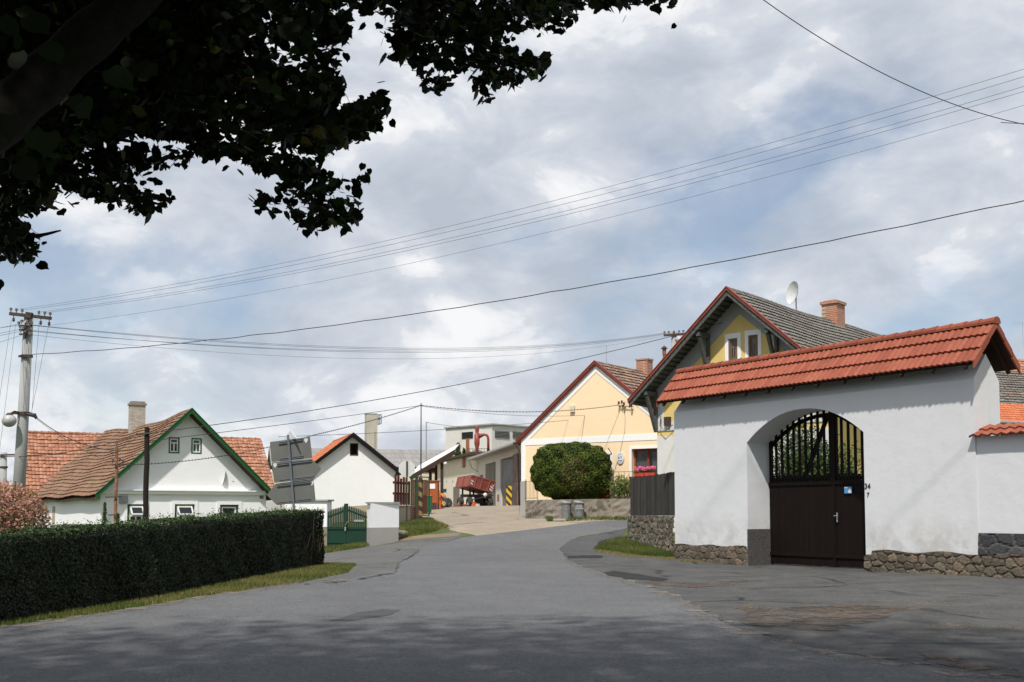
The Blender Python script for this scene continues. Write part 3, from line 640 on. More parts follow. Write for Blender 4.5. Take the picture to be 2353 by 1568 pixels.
def window(F, x0, x1, z0, z1, parent, frame='whitetrim', depth=.16, cols=2, transom=.62, bar=.05, glass='glass', name='window', outer=None, ow=.06, sill=None):
    """a window set back in its opening: outer frame > sash bars, pane"""
    mb = MB(F); o = .0
    if outer:
        for a in ((x0-o, x0+ow, z0, z1), (x1-ow, x1, z0, z1), (x0+ow, x1-ow, z1-ow, z1), (x0+ow, x1-ow, z0, z0+ow)): mb.box(a[0], a[1], depth-.03, depth+.05, a[2], a[3])
        w = mb.build(name, M[outer], parent); x0, x1, z0, z1 = x0+ow, x1-ow, z0+ow, z1-ow; mb = MB(F); root = w
    else: root = parent
    zt = z0+(z1-z0)*transom if transom else None
    for a in ((x0, x0+bar, z0, z1), (x1-bar, x1, z0, z1), (x0+bar, x1-bar, z1-bar, z1), (x0+bar, x1-bar, z0, z0+bar)): mb.box(a[0], a[1], depth, depth+.05, a[2], a[3])
    if zt: mb.box(x0+bar, x1-bar, depth+.002, depth+.048, zt-bar/2, zt+bar/2)
    for c in range(1, cols):
        xc = x0+(x1-x0)*c/cols; mb.box(xc-bar/2, xc+bar/2, depth+.004, depth+.046, z0+bar, (zt-bar/2) if zt else z1-bar)
    fr = mb.build('sash' if outer else name, M[frame], root)
    g = MB(F); g.box(x0+.005, x1-.005, depth+.02, depth+.03, z0+.005, z1-.005)
    g.build('pane', M[glass], root if outer else fr)
    return root if outer else fr
def text(F, s, x, y, z, size, mat, name, parent=None, loc=None, extr=.006):
    cu = bpy.data.curves.new(name, 'FONT'); cu.body = s; cu.size = size; cu.extrude = extr; cu.align_x = 'CENTER'; cu.align_y = 'CENTER'
    o = bpy.data.objects.new(name, cu); link(o); dg = bpy.context.evaluated_depsgraph_get(); dg.update()
    me = bpy.data.meshes.new_from_object(o.evaluated_get(dg)); bpy.data.objects.remove(o)
    Mx = F.m @ Matrix.Translation((x, y, z)) @ Matrix.Rotation(math.pi/2, 4, 'X')
    me.transform(Mx); me.transform(Matrix.Translation(-base_of(parent, loc))); me.materials.clear()
    return mkobj(name, me, M[mat], parent, loc)
def rubble(mb, x0, x1, z0, z1, y, cell=.3, depth=.06, res=.04, face_back=0, top=None, warpx=1.5):
    """stone panel with raised, rounded stones; local frame, front towards -y"""
    nx, nz = max(2, int((x1-x0)/res)), max(2, int((z1-z0)/res))
    gx, gz_ = np.meshgrid(np.linspace(x0, x1, nx+1), np.linspace(0, 1, nz+1)); 
    zt = np.array([top(a) if top else z1 for a in gx[0]])
    zz_ = z0+(zt[None, :]-z0)*gz_
    cx = []; 
    for i in range(int((x1-x0)/(cell*warpx))+3):
        for j in range(int((z1-z0+.5)/cell)+3): cx.append((x0+(i-.5+.5*(j % 2)+random.uniform(-.33, .33))*cell*warpx, z0+(j-.5+random.uniform(-.33, .33))*cell))
    cx = np.array(cx); P = np.stack([gx.ravel()/warpx, zz_.ravel()], 1); Q = cx.copy(); Q[:, 0] /= warpx
    d = np.sqrt(((P[:, None]-Q[None])**2).sum(2)); o = np.argsort(d, 1)[:, :2]; r = np.arange(len(P))
    e = d[r, o[:, 1]]-d[r, o[:, 0]]; cid = o[:, 0]
    sh = rng.uniform(.5, 1.0, len(cx)); h = depth*np.clip(e/(cell*.28), 0, 1)**.5*sh[cid]+rng.normal(0, .003, len(P))
    V = [(P[i, 0]*warpx, y-h[i], P[i, 1]) for i in range(len(P))]; F_ = []; T = []; rc = rng.uniform(0, 1, len(cx))
    for b in range(nz):
        for a in range(nx):
            i = b*(nx+1)+a; F_.append((i, i+1, i+nx+2, i+nx+1)); m = min(e[i], e[i+nx+2])
            T.append(-1.0 if m < cell*.035 else float(rc[cid[i]]))
    mb.add(V, F_, T)
# ================================================ white cottage on the left (green bargeboards)
F1 = Frame(at(230, 1175, 50), R(33.7)); F1 = Frame((F1.o.x, F1.o.y, -.2), R(33.7))
H = F1.hit
W1 = H(611, 1150)[0]; ze1 = 2.72
xa, za = H(430, 944); zr1 = za
t1 = thing('cottage', 'low white cottage with green bargeboards, brown tiled roof and two attic windows, behind the hedge', 'house', F1.o)
def pr(F, u0, v0, u1, v1, y=0):      # pixel rectangle -> local rectangle
    a = F.hit(u0, (v0+v1)/2, y)[0]; b = F.hit(u1, (v0+v1)/2, y)[0]; um = (u0+u1)/2
    return a, b, F.hit(um, v1, y)[1], F.hit(um, v0, y)[1]
ze1 = H(230, 1128)[1]
at1 = [pr(F1, 387.5, 1005, 412.5, 1042), pr(F1, 439.5, 1007, 463.5, 1043)]
lw1 = [pr(F1, 292, 1159, 334, 1208), pr(F1, 401, 1159, 447, 1208), pr(F1, 505, 1160, 548, 1208)]
L1 = 16.0
house_walls(F1, W1, ze1, zr1-.1, L1, [rect(*r) for r in at1+lw1], t1, M['h1wall'], z0=-1)
sag1 = lambda a, d: -.28*math.sin(math.pi*min(a*1.02, 1))*(1-.8*d)+.04*math.sin(a*17+d*3)
gable_roof(F1, W1, ze1, zr1-.1, L1, ov=.32, of=.55, ob=.3, mats=M['oldtile'], parent=t1, barge='green_paint', bw=.17, course=.30, tw=.19, amp=.03, lift=.055, jit=.018, warp=sag1, th=.05, drop=.06)
for r in at1: window(F1, *r, t1, outer='green_paint', ow=.06, depth=.02, cols=2, transom=.68, bar=.055)
for i, r in enumerate(lw1):
    w = window(F1, *r, t1, outer='green_paint', ow=.10, depth=.08, cols=2, transom=0.45, bar=.07)
    x0, x1, z0, z1 = r; x0 += .12; x1 -= .12; zt = z1-.12; zb = z0+(z1-z0)*.5
    if i < 2:          # tilted-open top light
        m = MB(F1); a, b = Vector((x0, .03, zt)), Vector((x0, -.10, zb+.05))
        for p, q in ((Vector((x0, .03, zt)), Vector((x1, .03, zt))), (Vector((x0+.05, -.12, zb+.04)), Vector((x1+.05, -.12, zb+.04)))): m.bar(p, q, .05, .07)
        m.bar((x0+.03, .03, zt), (x0+.08, -.12, zb+.04), .05, .07); m.bar((x1-.03, .03, zt), (x1+.02, -.12, zb+.04), .05, .07)
        s_ = m.build('top_sash', M['whitetrim'], w)
        g = MB(F1); g.add([(x0+.03, .035, zt-.02), (x1-.03, .035, zt-.02), (x1, -.105, zb+.06), (x0+.06, -.105, zb+.06)], [(0, 1, 2, 3)]); g.build('top_pane', M['glass'], w)
    m = MB(F1); a, b, c, d = r; k = .16
    m.box(a-k, a, -.03, .0, c, d+k); m.box(b, b+k, -.03, 0, c, d+k); m.box(a, b, -.03, 0, d, d+k); m.build('window_surround', M['whitetrim'], t1)
zc = H(420, 1128)[1]; m = MB(F1); m.box(.0, W1, -.14, 0, zc-.17, zc-.02); m.box(.02, W1-.02, -.22, 0, zc-.02, zc+.035); m.build('cornice', M['h1wall'], t1)
m = MB(F1); x, z = F1.hit(283, 1149); m.box(x-.18, x+.2, -.10, 0, z-.17, z+.2); m.build('meter_box', M['plategrey'], t1, bevel=.01)
x, z = F1.hit(601, 1143); m = MB(F1); m.box(x-.09, x+.09, -.02, 0, z-.07, z+.07); np_ = m.build('number_plate', M['maroonplate'], t1)
text(F1, '18', x, -.022, z, .11, 'whiteplastic', 'plate_number', np_, extr=.002)
# chimney on the ridge
x_, y_ = W1/2, 0
yc, zc2 = F1.hitx(314, 985, W1/2); zt = F1.hitx(314, 928, W1/2)[1]
m = MB(F1); m.box(W1/2-.38, W1/2+.38, yc-.3, yc+.3, zr1-1.3, zt-.12); ch = m.build('chimney', M['brickpale'], t1)
m = MB(F1); m.box(W1/2-.43, W1/2+.43, yc-.35, yc+.35, zt-.12, zt); m.box(W1/2-.36, W1/2+.36, yc-.28, yc+.28, zt, zt+.10); m.build('chimney_cap', M['oldconc'], ch)
# side opening in the long wall
m = MB(F1); yy, z1 = F1.hitx(124, 1164, 0); m.box(-.012, .02, yy-.35, yy+.35, -.5, z1); m.build('side_opening', M['dampplaster'], t1)
# lean-to wall on its right side
m = MB(F1); m.box(W1, W1+2.4, 3.6, 4.0, -1, 2.45); m.build('side_wall', M['oldwhite'], t1)
# satellite dish on the gable
def dish(name, label, F, x, y, z, r, fx=.0, tilt=.35, mat='dishgrey', off=0, feed=True):
    loc = F.m @ Vector((x, y, z)); t = thing(name, label, 'dish', loc)
    Mx = Matrix.Translation(loc) @ Matrix.Rotation(fx, 4, 'Z') @ Matrix.Rotation(-tilt, 4, 'X')
    m = MB(Mx); n = 28; vs = []; fs = []
    for k in range(5):
        rr_ = r*(k+.001)/4; dy = -.38-.15*(k/4)**2-.0+off
        for j in range(n):
            a = 2*math.pi*j/n; vs.append((rr_*math.cos(a)*.9, dy, rr_*math.sin(a)))
    for k in range(4):
        for j in range(n): fs.append((k*n+j, k*n+(j+1) % n, (k+1)*n+(j+1) % n, (k+1)*n+j))
    n2 = len(vs); vs += [(a, b+.015, c) for a, b, c in vs]; fs += [tuple(i+n2 for i in reversed(f)) for f in fs]
    m.add(vs, fs); m.build('reflector', M[mat], t, smooth=True)
    m = MB(Mx); m.tube([(0, -.36+off, 0), (0, -.2+off*.5, -.05), (0, 0, -.1)], .02)
    if feed: m.tube([(0, -.36+off, 0), (0, -.5+off, -r*.9), (0, -.95+off, -r*.35)], .012)
    m.build('bracket', M['rustdark'], t)
    if feed: m = MB(Mx); m.tube([(0, -1.02+off, -.30*r), (0, -.9+off, -.26*r)], .04); m.build('receiver', M['plategrey'], t)
    return t
x, z = F1.hit(538, 1103); dish('satellite_dish', 'small pale satellite dish on the white gable of the cottage', F1, x, 0, z, .36, fx=R(-66), tilt=.2)

# ================================================ long barn behind the cottage
o5 = at(44, 987, 66); F5 = Frame((o5.x, o5.y, 0), R(28))
t5 = thing('barn', 'long barn with faded red tile roof behind the white cottage', 'barn', F5.o)
zr5 = 6.4; ze5 = 2.6; L5 = F5.hit(600, 1004)[0]
m = MB(F5); slope(m, (0, 0, zr5), (1, 0, 0), L5, (0, -.73, -.683), 5.5, course=.33, tw=.2, amp=.03, lift=.05, jit=.035, th=.045, warp=lambda a, d: -.05*math.sin(a*12))
slope(m, (0, 0, zr5), (1, 0, 0), L5, (0, .73, -.683), 5.5, course=1.2, tw=.6, amp=.03, lift=.04)
k = int(L5/.4)
for i in range(k): m.tube([(i*.4, 0, zr5+.02), (i*.4+.41, 0, zr5+.0)], [.12, .09], 8, random.random())
m.build('roof', M['barntile'], t5, fixn=False)
m = MB(F5); Fr = [( -3.9, -1), (3.9, -1), (3.9, 2.55), (0, 6.2), (-3.9, 2.55)]
def gable_x(m, x0, x1, pts): 
    n = len(pts); m.add([(x0, y, z) for y, z in pts]+[(x1, y, z) for y, z in pts], [tuple(range(n)), tuple(range(2*n-1, n-1, -1))]+[(i, (i+1) % n, (i+1) % n+n, i+n) for i in range(n)])
gable_x(m, .15, .5, Fr); gable_x(m, L5-.5, L5-.2, Fr); m.box(.5, L5-.5, -3.9, -3.6, -1, 2.6); m.box(.5, L5-.5, 3.6, 3.9, -1, 2.6); m.build('wall', M['cream'], t5)
m = MB(F5); m.box(.08, .15, -1.6, -.9, 3.3, 4.6); m.build('hatch', M['redwood'], t5)
m = MB(F5)
for s in (-1, 1): m.bar((-.02, 0, zr5+.02), (-.02, s*4.15, 2.5), .08, .14)
m.build('verge_board', M['blackfascia'], t5)

# ================================================ second white house (orange roof), black hatch
F2 = Frame(at(705, 1170, 60), R(18.2)); F2 = Frame((F2.o.x, F2.o.y, .7), R(18.2))
t2 = thing('outbuilding', 'white gabled outbuilding with orange tiled roof and a black attic hatch', 'house', F2.o)
W2 = F2.hit(909, 1100)[0]; zr2 = F2.hit(808, 1001)[1]-.05; ze2 = F2.hit(907, 1083)[1]; L2 = 6.5
h2 = pr(F2, 804, 1019, 823, 1047)
house_walls(F2, W2, ze2, zr2, L2, [rect(*h2)], t2, M['white_wall'], z0=-1, rev=.35)
gable_roof(F2, W2, ze2, zr2, L2, ov=.25, of=.35, ob=.2, mats=M['orangetile'], parent=t2, barge='blackfascia', bw=.09, course=.36, tw=.3, amp=.035, lift=.03, jit=.0, prof='roman', soffit='blackfascia')
m = MB(F2); a, b, c, d = h2; k = .06
for q in ((a, a+k, c, d), (b-k, b, c, d), (a+k, b-k, c, c+k), (a+k, b-k, d-k, d)): m.box(q[0], q[1], -.02, .06, q[2], q[3])
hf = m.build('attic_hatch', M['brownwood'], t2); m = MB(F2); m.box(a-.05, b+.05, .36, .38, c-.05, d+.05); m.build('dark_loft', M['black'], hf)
m = MB(F2); zz0, zz1 = F2.hit(780, 1185)[1], F2.hit(780, 1163)[1]
m.prism([(.3, -1), (W2-.4, -1), (W2-.4, zz1-.1), (W2-1.6, zz1+.05), (W2-2.4, zz1), (W2-3.4, zz1-.15), (.3, zz1-.3)], -.012, 0); m.build('bare_plaster', M['dampplaster'], t2)
m = MB(F2); m.tube([(W2+.12, -.12, ze2-.25), (W2+.1, -.1, ze2-.6), (W2+.1, -.1, -.6)], .05); m.build('downpipe', M['steel'], t2)

# ================================================ peach house (municipal) with red gable flashing
F3 = Frame(at(1198, 1170, 57), R(-36)); F3 = Frame((F3.o.x, F3.o.y, 1.3), R(-36)); 
t3 = thing('village_office', 'peach coloured gabled house with white trim and red roof edge, behind the round bush', 'house', F3.o)
xa, zr3 = F3.hit(1370, 838); W3 = 2*xa; ze3 = F3.hit(1198, 1012)[1]; L3 = 11
win3 = pr(F3, 1452, 1031, 1516, 1095); door3 = pr(F3, 1360, 1045, 1403, 1160)
house_walls(F3, W3, ze3, zr3, L3, [rect(*win3), rect(*door3)], t3, M['peach'], z0=-.6, rev=.3)
gable_roof(F3, W3, ze3, zr3, L3, ov=.22, of=.14, ob=.2, mats=M['h3tile'], parent=t3, barge='redmetal', bw=.10, course=.33, tw=.2, amp=.03, lift=.055, jit=.018, soffit='redmetal', th=.05)
tan3 = (zr3-ze3)/(W3/2); n3 = math.hypot(1, tan3)
m = MB(F3)
bz0, bz1 = F3.hit(1300, 1020)[1], F3.hit(1300, 1006)[1]
m.box(.0, W3, -.02, 0, bz0, bz1)
m.box(0, .28, -.02, 0, .75, bz0)
for s in (-1, 1):
    e = W3/2; wd_ = .3*n3
    m.prism([(e, zr3), (e+s*e, ze3), (e+s*e, ze3-wd_), (e, zr3-wd_)], -.022, 0)
m.build('white_band', M['whitetrim'], t3)
m = MB(F3); m.box(-.03, .32, -.05, 0, -.6, F3.hit(1200, 1106)[1]); m.box(.32, door3[0]-.15, -.05, 0, -.6, .9); m.box(door3[1]+.15, W3+.03, -.05, 0, -.6, .9); m.build('plinth', M['plinthgrey'], t3)
m = MB(F3)
for (a, b, c, d) in (win3, door3):
    k = .13; m.box(a-k, a, -.03, 0, c, d+k); m.box(b, b+k, -.03, 0, c, d+k); m.box(a, b, -.03, 0, d, d+k)
m.build('opening_surround', M['whitetrim'], t3)
a, b, c, d = win3
w3 = window(F3, a, b, c, d, t3, frame='redbrown', depth=.24, cols=2, transom=0, bar=.10, glass='glassclear')
m = MB(F3); 
vs = []; n = 40
for i in range(n+1):
    x = a+.05+(b-a-.1)*i/n; yv = .34+.03*math.sin(i*1.9); 
    if abs(i-n*.55) < 2: pass
    vs += [(x, yv, c+.05), (x, yv, d-.05)]
fs = [(2*i, 2*i+2, 2*i+3, 2*i+1) for i in range(n) if not (20 < i < 25)]
m.add(vs, fs); m.build('curtain', M['curtain'], w3)
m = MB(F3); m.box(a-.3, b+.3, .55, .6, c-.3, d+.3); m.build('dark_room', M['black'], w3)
m = MB(F3); m.box(a-.08, b+.08, -.12, .24, c-.05, c); m.build('window_sill', M['redbrown'], w3)
a, b, c, d = door3
m = MB(F3); m.box(a, b, .2, .26, c, d); dr = m.build('door', M['redbrown'], t3)
m = MB(F3); m.box(a+.12, b-.12, .185, .2, c+(d-c)*.45, d-.12); m.build('door_glass', M['glass'], dr)
m = MB(F3); m.box(b-.42, b-.12, .17, .184, c+(d-c)*.36, c+(d-c)*.42); m.build('notice', M['paper'], dr)
# flower box
fb = thing('flower_box', 'red window box of pink geraniums on the sill of the peach house', 'flower box', F3.m @ Vector((win3[0]+.65, -.15, win3[2])))
x0, x1, z0 = win3[0]+.25, win3[1]-.15, win3[2]
m = MB(F3); 
for i in range(2): xx = x0+i*(x1-x0)/2; m.prism([(xx+.03, z0), (xx+(x1-x0)/2-.03, z0), (xx+(x1-x0)/2, z0+.17), (xx, z0+.17)], -.26, -.08)
m.build('planter', M['flowerbox'], fb, bevel=.01)
def blob_pts(n, c, r): q = rng.normal(size=(n, 3)); q /= np.linalg.norm(q, axis=1)[:, None]; return np.array(c)+q*np.array(r)*rng.uniform(.4, 1, (n, 1))
def loc2w(F, P): M4 = np.array(F.m); return P @ M4[:3, :3].T+M4[:3, 3]
Pf = np.concatenate([blob_pts(90, (x, -.2, z0+.32+random.uniform(-.05, .1)), (.13, .12, .1)) for x in np.linspace(x0+.08, x1-.08, 9)])
leaves('flowers', M['pinkflower'], loc2w(F3, Pf), rng.normal(size=(len(Pf), 3))+np.array([0, -1, .5]), rng.uniform(.05, .08, len(Pf)), DIA, rng.uniform(0, 1, len(Pf)), fb)
Pf = np.concatenate([blob_pts(70, (x, -.18, z0+.2), (.12, .12, .1)) for x in np.linspace(x0+.08, x1-.08, 9)])
leaves('flower_foliage', M['bushgreen'], loc2w(F3, Pf), rng.normal(size=(len(Pf), 3)), rng.uniform(.05, .08, len(Pf)), DIA, rng.uniform(0, 1, len(Pf)), fb)
# oval sign
x, z = F3.hit(1426.5, 1052.5); osn = thing('oval_sign', 'white oval enamel sign with a blue and olive emblem beside the peach house door', 'sign', F3.m @ Vector((x, -.03, z)))
def ellipse(rx, rz, cx, cz, n=36): return [(cx+rx*math.cos(2*math.pi*i/n), cz+rz*math.sin(2*math.pi*i/n)) for i in range(n)]
m = MB(F3); m.prism(ellipse(.21, .30, x, z), -.06, -.02); m.build('sign_plate', M['whiteplastic'], osn)
m = MB(F3); m.prism([(x-.12, z-.10), (x-.05, z-.125), (x+.05, z-.125), (x+.12, z-.10), (x+.06, z-.155), (x-.06, z-.155)], -.068, -.061); m.prism([(x-.14, z-.01), (x-.10, z+.03), (x-.02, z+.0), (x-.04, z-.03), (x-.12, z-.035)], -.068, -.061)
m.prism([(x-.13, z+.08), (x-.1, z+.12), (x-.09, z+.06)], -.068, -.061); m.prism([(x-.06, z+.17), (x+.06, z+.17), (x+.05, z+.155), (x-.05, z+.155)], -.068, -.061)
for i in range(9):
    a = math.pi*(1.2+.6*i/8); m.box(x+.155*math.cos(a)-.010, x+.155*math.cos(a)+.010, -.068, -.061, z+.235*math.sin(a)-.012, z+.235*math.sin(a)+.012)
m.build('blue_emblem', M['navy'], osn)
m = MB(F3); m.prism(ellipse(.055, .04, x+.05, z+.04, 12), -.068, -.061); m.prism([(x+.0, z+.08), (x+.03, z+.1), (x+.04, z+.05)], -.068, -.061); m.build('olive_emblem', M['olive'], osn)
# bits on the gable: lamp box, bracket with insulators, flag holder, cable drops
m = MB(F3); x, z = F3.hit(1317, 940); m.box(x-.13, x+.13, -.12, 0, z-.17, z+.17); m.build('siren_box', M['cream'], t3, bevel=.01)
m = MB(F3)
for u, v in ((1426, 930), (1433, 928), (1438, 932), (1455, 936)):
    x, z = F3.hit(u, v); m.tube([(x, 0, z-.1), (x, -.18, z-.1), (x, -.18, z+.05)], .02); m.tube([(x, -.18, z+.0), (x, -.18, z+.15)], [.06, .04])
m.bar((F3.hit(1424, 933)[0], -.1, F3.hit(1426, 933)[1]), (F3.hit(1457, 935)[0], -.1, F3.hit(1455, 936)[1]), .03, .03); m.build('insulator_bracket', M['rustdark'], t3)
m = MB(F3)
for p in ([(1344, 955), (1340, 985), (1336, 1010), (1334, 1022)], [(1433, 935), (1437, 960), (1436, 990), (1425, 1040), (1410, 1090)]):
    m.tube([(F3.hit(*q)[0], -.015, F3.hit(*q)[1]) for q in p], .012, 5)
m.build('cable_drop', M['plinthgrey'], t3)
x, z = F3.hit(1407, 1040); m = MB(F3); m.tube([(x, 0, z-.1), (x-.1, -.25, z+.22)], .022); m.build('flag_holder', M['rust'], t3)
m = MB(F3); m.tube([(-.22, -.2, ze3-.2), (-.1, -.1, ze3-.45), (-.06, -.08, ze3-.6), (-.06, -.08, -.1)], .05); m.tube([(-.27, -.3, ze3-.17), (-.27, L3, ze3-.17)], .07); m.build('downpipe', M['rustdark'], t3)
yc, _ = F3.hitx(1481, 850, W3/2); zt = F3.hitx(1481, 829, W3/2)[1]
m = MB(F3); m.box(W3/2-.34, W3/2+.34, yc-.3, yc+.3, zr3-.6, zt); c3 = m.build('chimney', M['brick'], t3); m = MB(F3); m.box(W3/2-.38, W3/2+.38, yc-.34, yc+.34, zt, zt+.07); m.build('chimney_cap', M['brick'], c3)
for yy in (1.0, L3-2): m = MB(F3); m.tube([(W3/2, yy, zr3), (W3/2, yy, zr3+1.1)], .012, 5); m.build('lightning_rod', M['steel'], t3)

# ================================================ ochre farmhouse behind the gate wall
F4 = Frame(at(1512, 1170, 45), R(-41.5)); F4 = Frame((F4.o.x, F4.o.y, .4), R(-41.5))
t4 = thing('farmhouse', 'ochre farmhouse with deep grey wooden eaves and grey tiled roof behind the gate wall', 'house', F4.o)
W4 = 7.8; L4 = 17; of4 = .95
zr4 = F4.hit(1680, 655, -of4)[1]-.22; ze4 = F4.hit(1450, 928, -of4)[1]; ze4 = ze4+(zr4-ze4)*(.78/(W4/2+.78))
tan4 = (zr4-ze4)/(W4/2); n4 = math.hypot(1, tan4)
aw = [pr(F4, 1674, 778, 1695, 829), pr(F4, 1720, 770, 1742, 824)]
house_walls(F4, W4, ze4, zr4, L4, [rect(*r) for r in aw], t4, M['yellow'], z0=-.6, rev=.15)
gable_roof(F4, W4, ze4, zr4, L4, ov=.78, of=of4, ob=.4, mats=M['greytile'], parent=t4, barge='redmetal', bw=.09, course=.31, tw=.19, amp=.028, lift=.055, jit=.013, soffit='greywood', th=.06, warp=lambda a, d: -.10*math.sin(math.pi*a)+.03*math.sin(a*14+2*d))
# soffit boards' gaps, inner bargeboard, brackets
m = MB(F4)
for s in (-1, 1):
    for i in range(26):
        d = (W4/2+.7)*i/26+.1; x = W4/2+s*d; z = zr4-tan4*d-.045
        m.box(x-.012, x+.012, -of4+.05, -.01, z-.03, z)
m.build('soffit_joints', M['black'], t4)
m = MB(F4)
for s in (-1, 1):
    e = W4/2+.78; m.prism([(W4/2, zr4-.02), (W4/2+s*e, zr4-tan4*e-.02), (W4/2+s*e, zr4-tan4*e-.15), (W4/2, zr4-.16)], -of4+.02, -of4+.10)
m.build('eave_beam', M['greywood'], t4)
m = MB(F4)
for s in (-1, 1):
    e = W4/2; m.prism([(e, zr4-.02), (e+s*e, ze4-.02), (e+s*e, ze4-.75), (e, zr4-.75)], -.02, 0)
m.build('grey_band', M['greyband'], t4)
for xk in (F4.hit(1629, 800)[0], F4.hit(1786, 790)[0], -.02):
    b = MB(F4); z = ze4+tan4*min(xk, W4-xk)-.12 if xk > 0 else ze4-.1
    b.box(xk-.08, xk+.08, -of4+.1, -.02, z-.26, z-.08)
    b.prism([(xk-.07, z-1.75), (xk+.07, z-1.75), (xk+.07, z-.28), (xk-.07, z-.28)], -.14, -.02)
    b.bar((xk, -.10, z-1.65), (xk, -of4+.22, z-.26), .13, .15); b.bar((xk, -.2, z-1.2), (xk, -.12, z-1.7), .11, .1)
    b.build('eave_bracket', M['greywood'], t4, bevel=.015)
for (a, b, c, d) in aw:
    m = MB(F4); k = .15; m.prism([(a-k, c+.15), (a-k, d+.2), (b+k, d+.2), (b+k, c+.15), (b+.12, c), (b, c), (b, d), (a, d), (a, c), (a-.12, c)], -.02, 0); m.build('window_surround', M['whitetrim'], t4)
    window(F4, a, b, c, d, t4, frame='winwood', depth=.03, cols=2, transom=.64, bar=.055, outer='winwood', ow=.07)
z1, z2, z3 = F4.hit(1530, 971)[1], F4.hit(1530, 990)[1], F4.hit(1530, 1003)[1]
m = MB(F4); m.box(0, W4, -.015, 0, z2, z1); m.box(-.0, W4, -.015, 0, -.6, z3); m.box(0, .35, -.018, 0, z1, ze4-.3); m.build('lower_render', M['oldwhite'], t4)
m = MB(F4); m.box(0, W4+.03, -.03, 0, z2-.02, z2+.02); m.build('string_course', M['plinthgrey'], t4)
x, z = F4.hit(1536, 967); m = MB(F4); m.box(x-.14, x+.14, -.14, 0, z-.2, z+.15); m.build('junction_box', M['rustdark'], t4, bevel=.01)
m = MB(F4); m.tube([(x-.3, -.1, z+.2), (x-.28, -.2, z-.2), (x-.05, -.2, z-.45), (x+.3, -.15, z-.2)], .018, 6); m.build('cable_loop', M['wirem'], t4)
yc, _ = F4.hitx(1915, 725, W4/2); zt = F4.hitx(1915, 697, W4/2)[1]
m = MB(F4); m.box(W4/2-.36, W4/2+.36, yc-.42, yc+.42, zr4-.8, zt-.1); c4 = m.build('chimney', M['brick'], t4); m = MB(F4); m.box(W4/2-.42, W4/2+.42, yc-.48, yc+.48, zt-.1, zt+.03); m.box(W4/2-.3, W4/2+.3, yc-.36, yc+.36, zt+.03, zt+.08); m.build('chimney_cap', M['brick'], c4)
yd, zd = F4.hitx(1829, 675, W4/2); dd = dish('satellite_dish', 'large rust-stained satellite dish on the ridge of the ochre farmhouse', F4, W4/2, yd, zd, .50, fx=R(-72), tilt=.15, off=.33, feed=False)
m = MB(F4); m.tube([(W4/2, yd, zr4), (W4/2, yd, zd+.05)], .03); m.build('mast', M['steel'], dd)
# rusty stove pipe beside the left eave
pq = at(1527, 880, 46.5); sp_ = thing('stove_pipe', 'rusty stove pipe with conical cap beside the farmhouse eave', 'pipe', (pq.x, pq.y, 1.0))
zt = at(1527, 797, 46.5).z; m = MB(); m.tube([(pq.x+.05, pq.y, 1.0), (pq.x, pq.y, zt-.3)], .07, 10); m.tube([(pq.x, pq.y, zt-.35), (pq.x, pq.y, zt-.08)], .085, 10); m.build('pipe', M['rust'], sp_)
m = MB(); m.tube([(pq.x, pq.y, zt-.08), (pq.x, pq.y, zt+.04)], [.16, .02], 12); m.build('cap', M['rustdark'], sp_)

# ================================================ gate wall
zb = FG.hit(1552, 1285)[1]; zeG = FG.hit(1552, 948)[1]
LG = FG.hit(2246, 1200)[0]; TG = 1.0
zplL, zplR = FG.hit(1560, 1251)[1], FG.hit(2240, 1272)[1]
tg = thing('gate_wall', 'tall white gateway wall with arched opening and new red tiled coping', 'wall', (FG.o.x, FG.o.y, .1))
xl, zs = FG.hit(1716, 1018); xr, zs2 = FG.hit(1984, 993); xp, zp = FG.hit(1868, 937)
arch = [(xl, -.4), (xr, -.4)]; n = 26
for i in range(n+1):
    a = math.pi*i/n; cx, rx = (xl+xr)/2, (xr-xl)/2; zz0 = zs2+(zs-zs2)*i/n
    arch.append((cx+rx*math.cos(a), zz0+(zp-(zs+zs2)/2)*(1-abs(math.cos(a))**2.15)))
z_top = zeG; rise = 1.05
mb = MB(FG)
mb.wall([(0, -.4), (LG, -.4), (LG, z_top), (0, z_top)], [arch], 0, TG, TG)
mb.prism([(0, z_top+.002), (LG, z_top+.002), (LG, z_top+.01), (0, z_top+.01)], .02, TG-.02)
# gabled end pieces under the coping
tg_t = [(0, z_top), (TG, z_top), (TG/2, z_top+.62)]
mb.add([(x, y, z) for x in (0, LG-.002) for y, z in tg_t], [(0, 1, 2), (3, 5, 4), (0, 2, 5, 3), (1, 4, 5, 2)])
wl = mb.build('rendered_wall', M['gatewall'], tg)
# tiled coping: 3 courses each side
rz = FG.hit(2280, 741, .5)[1]; x0r, x1r = -.35, LG+.28
tanG = (rz-.1-(z_top+.22))/(TG/2+.38); nG = math.hypot(1, tanG)
m = MB(FG)
for s in (-1, 1): slope(m, (x0r, TG/2, rz), (1, 0, 0), x1r-x0r, (0, s/nG, -tanG/nG), (TG/2+.38)*nG, course=.42, tw=.165, amp=.034, lift=.055, jit=.002, prof='wave', th=.05)
m.build('roof_tiles', M['gatetile'], tg, fixn=False)
m = MB(FG); k = 28; st = (x1r-x0r)/k
for i in range(k):
    xx = x0r+i*st; vs = []
    for X, s in ((xx, .86), (xx+st+.04, 1.08)):
        for j in range(9):
            a = -.25+(math.pi+.5)*j/8; vs.append((X, TG/2-math.cos(a)*.13*s, rz-.01+math.sin(a)*.125*s))
    m.add(vs, [(j, j+1, j+10, j+9) for j in range(8)]+[tuple(range(9, 18))], random.random())
m.build('ridge_tiles', M['gatetile'], tg, fixn=False)
m = MB(FG)
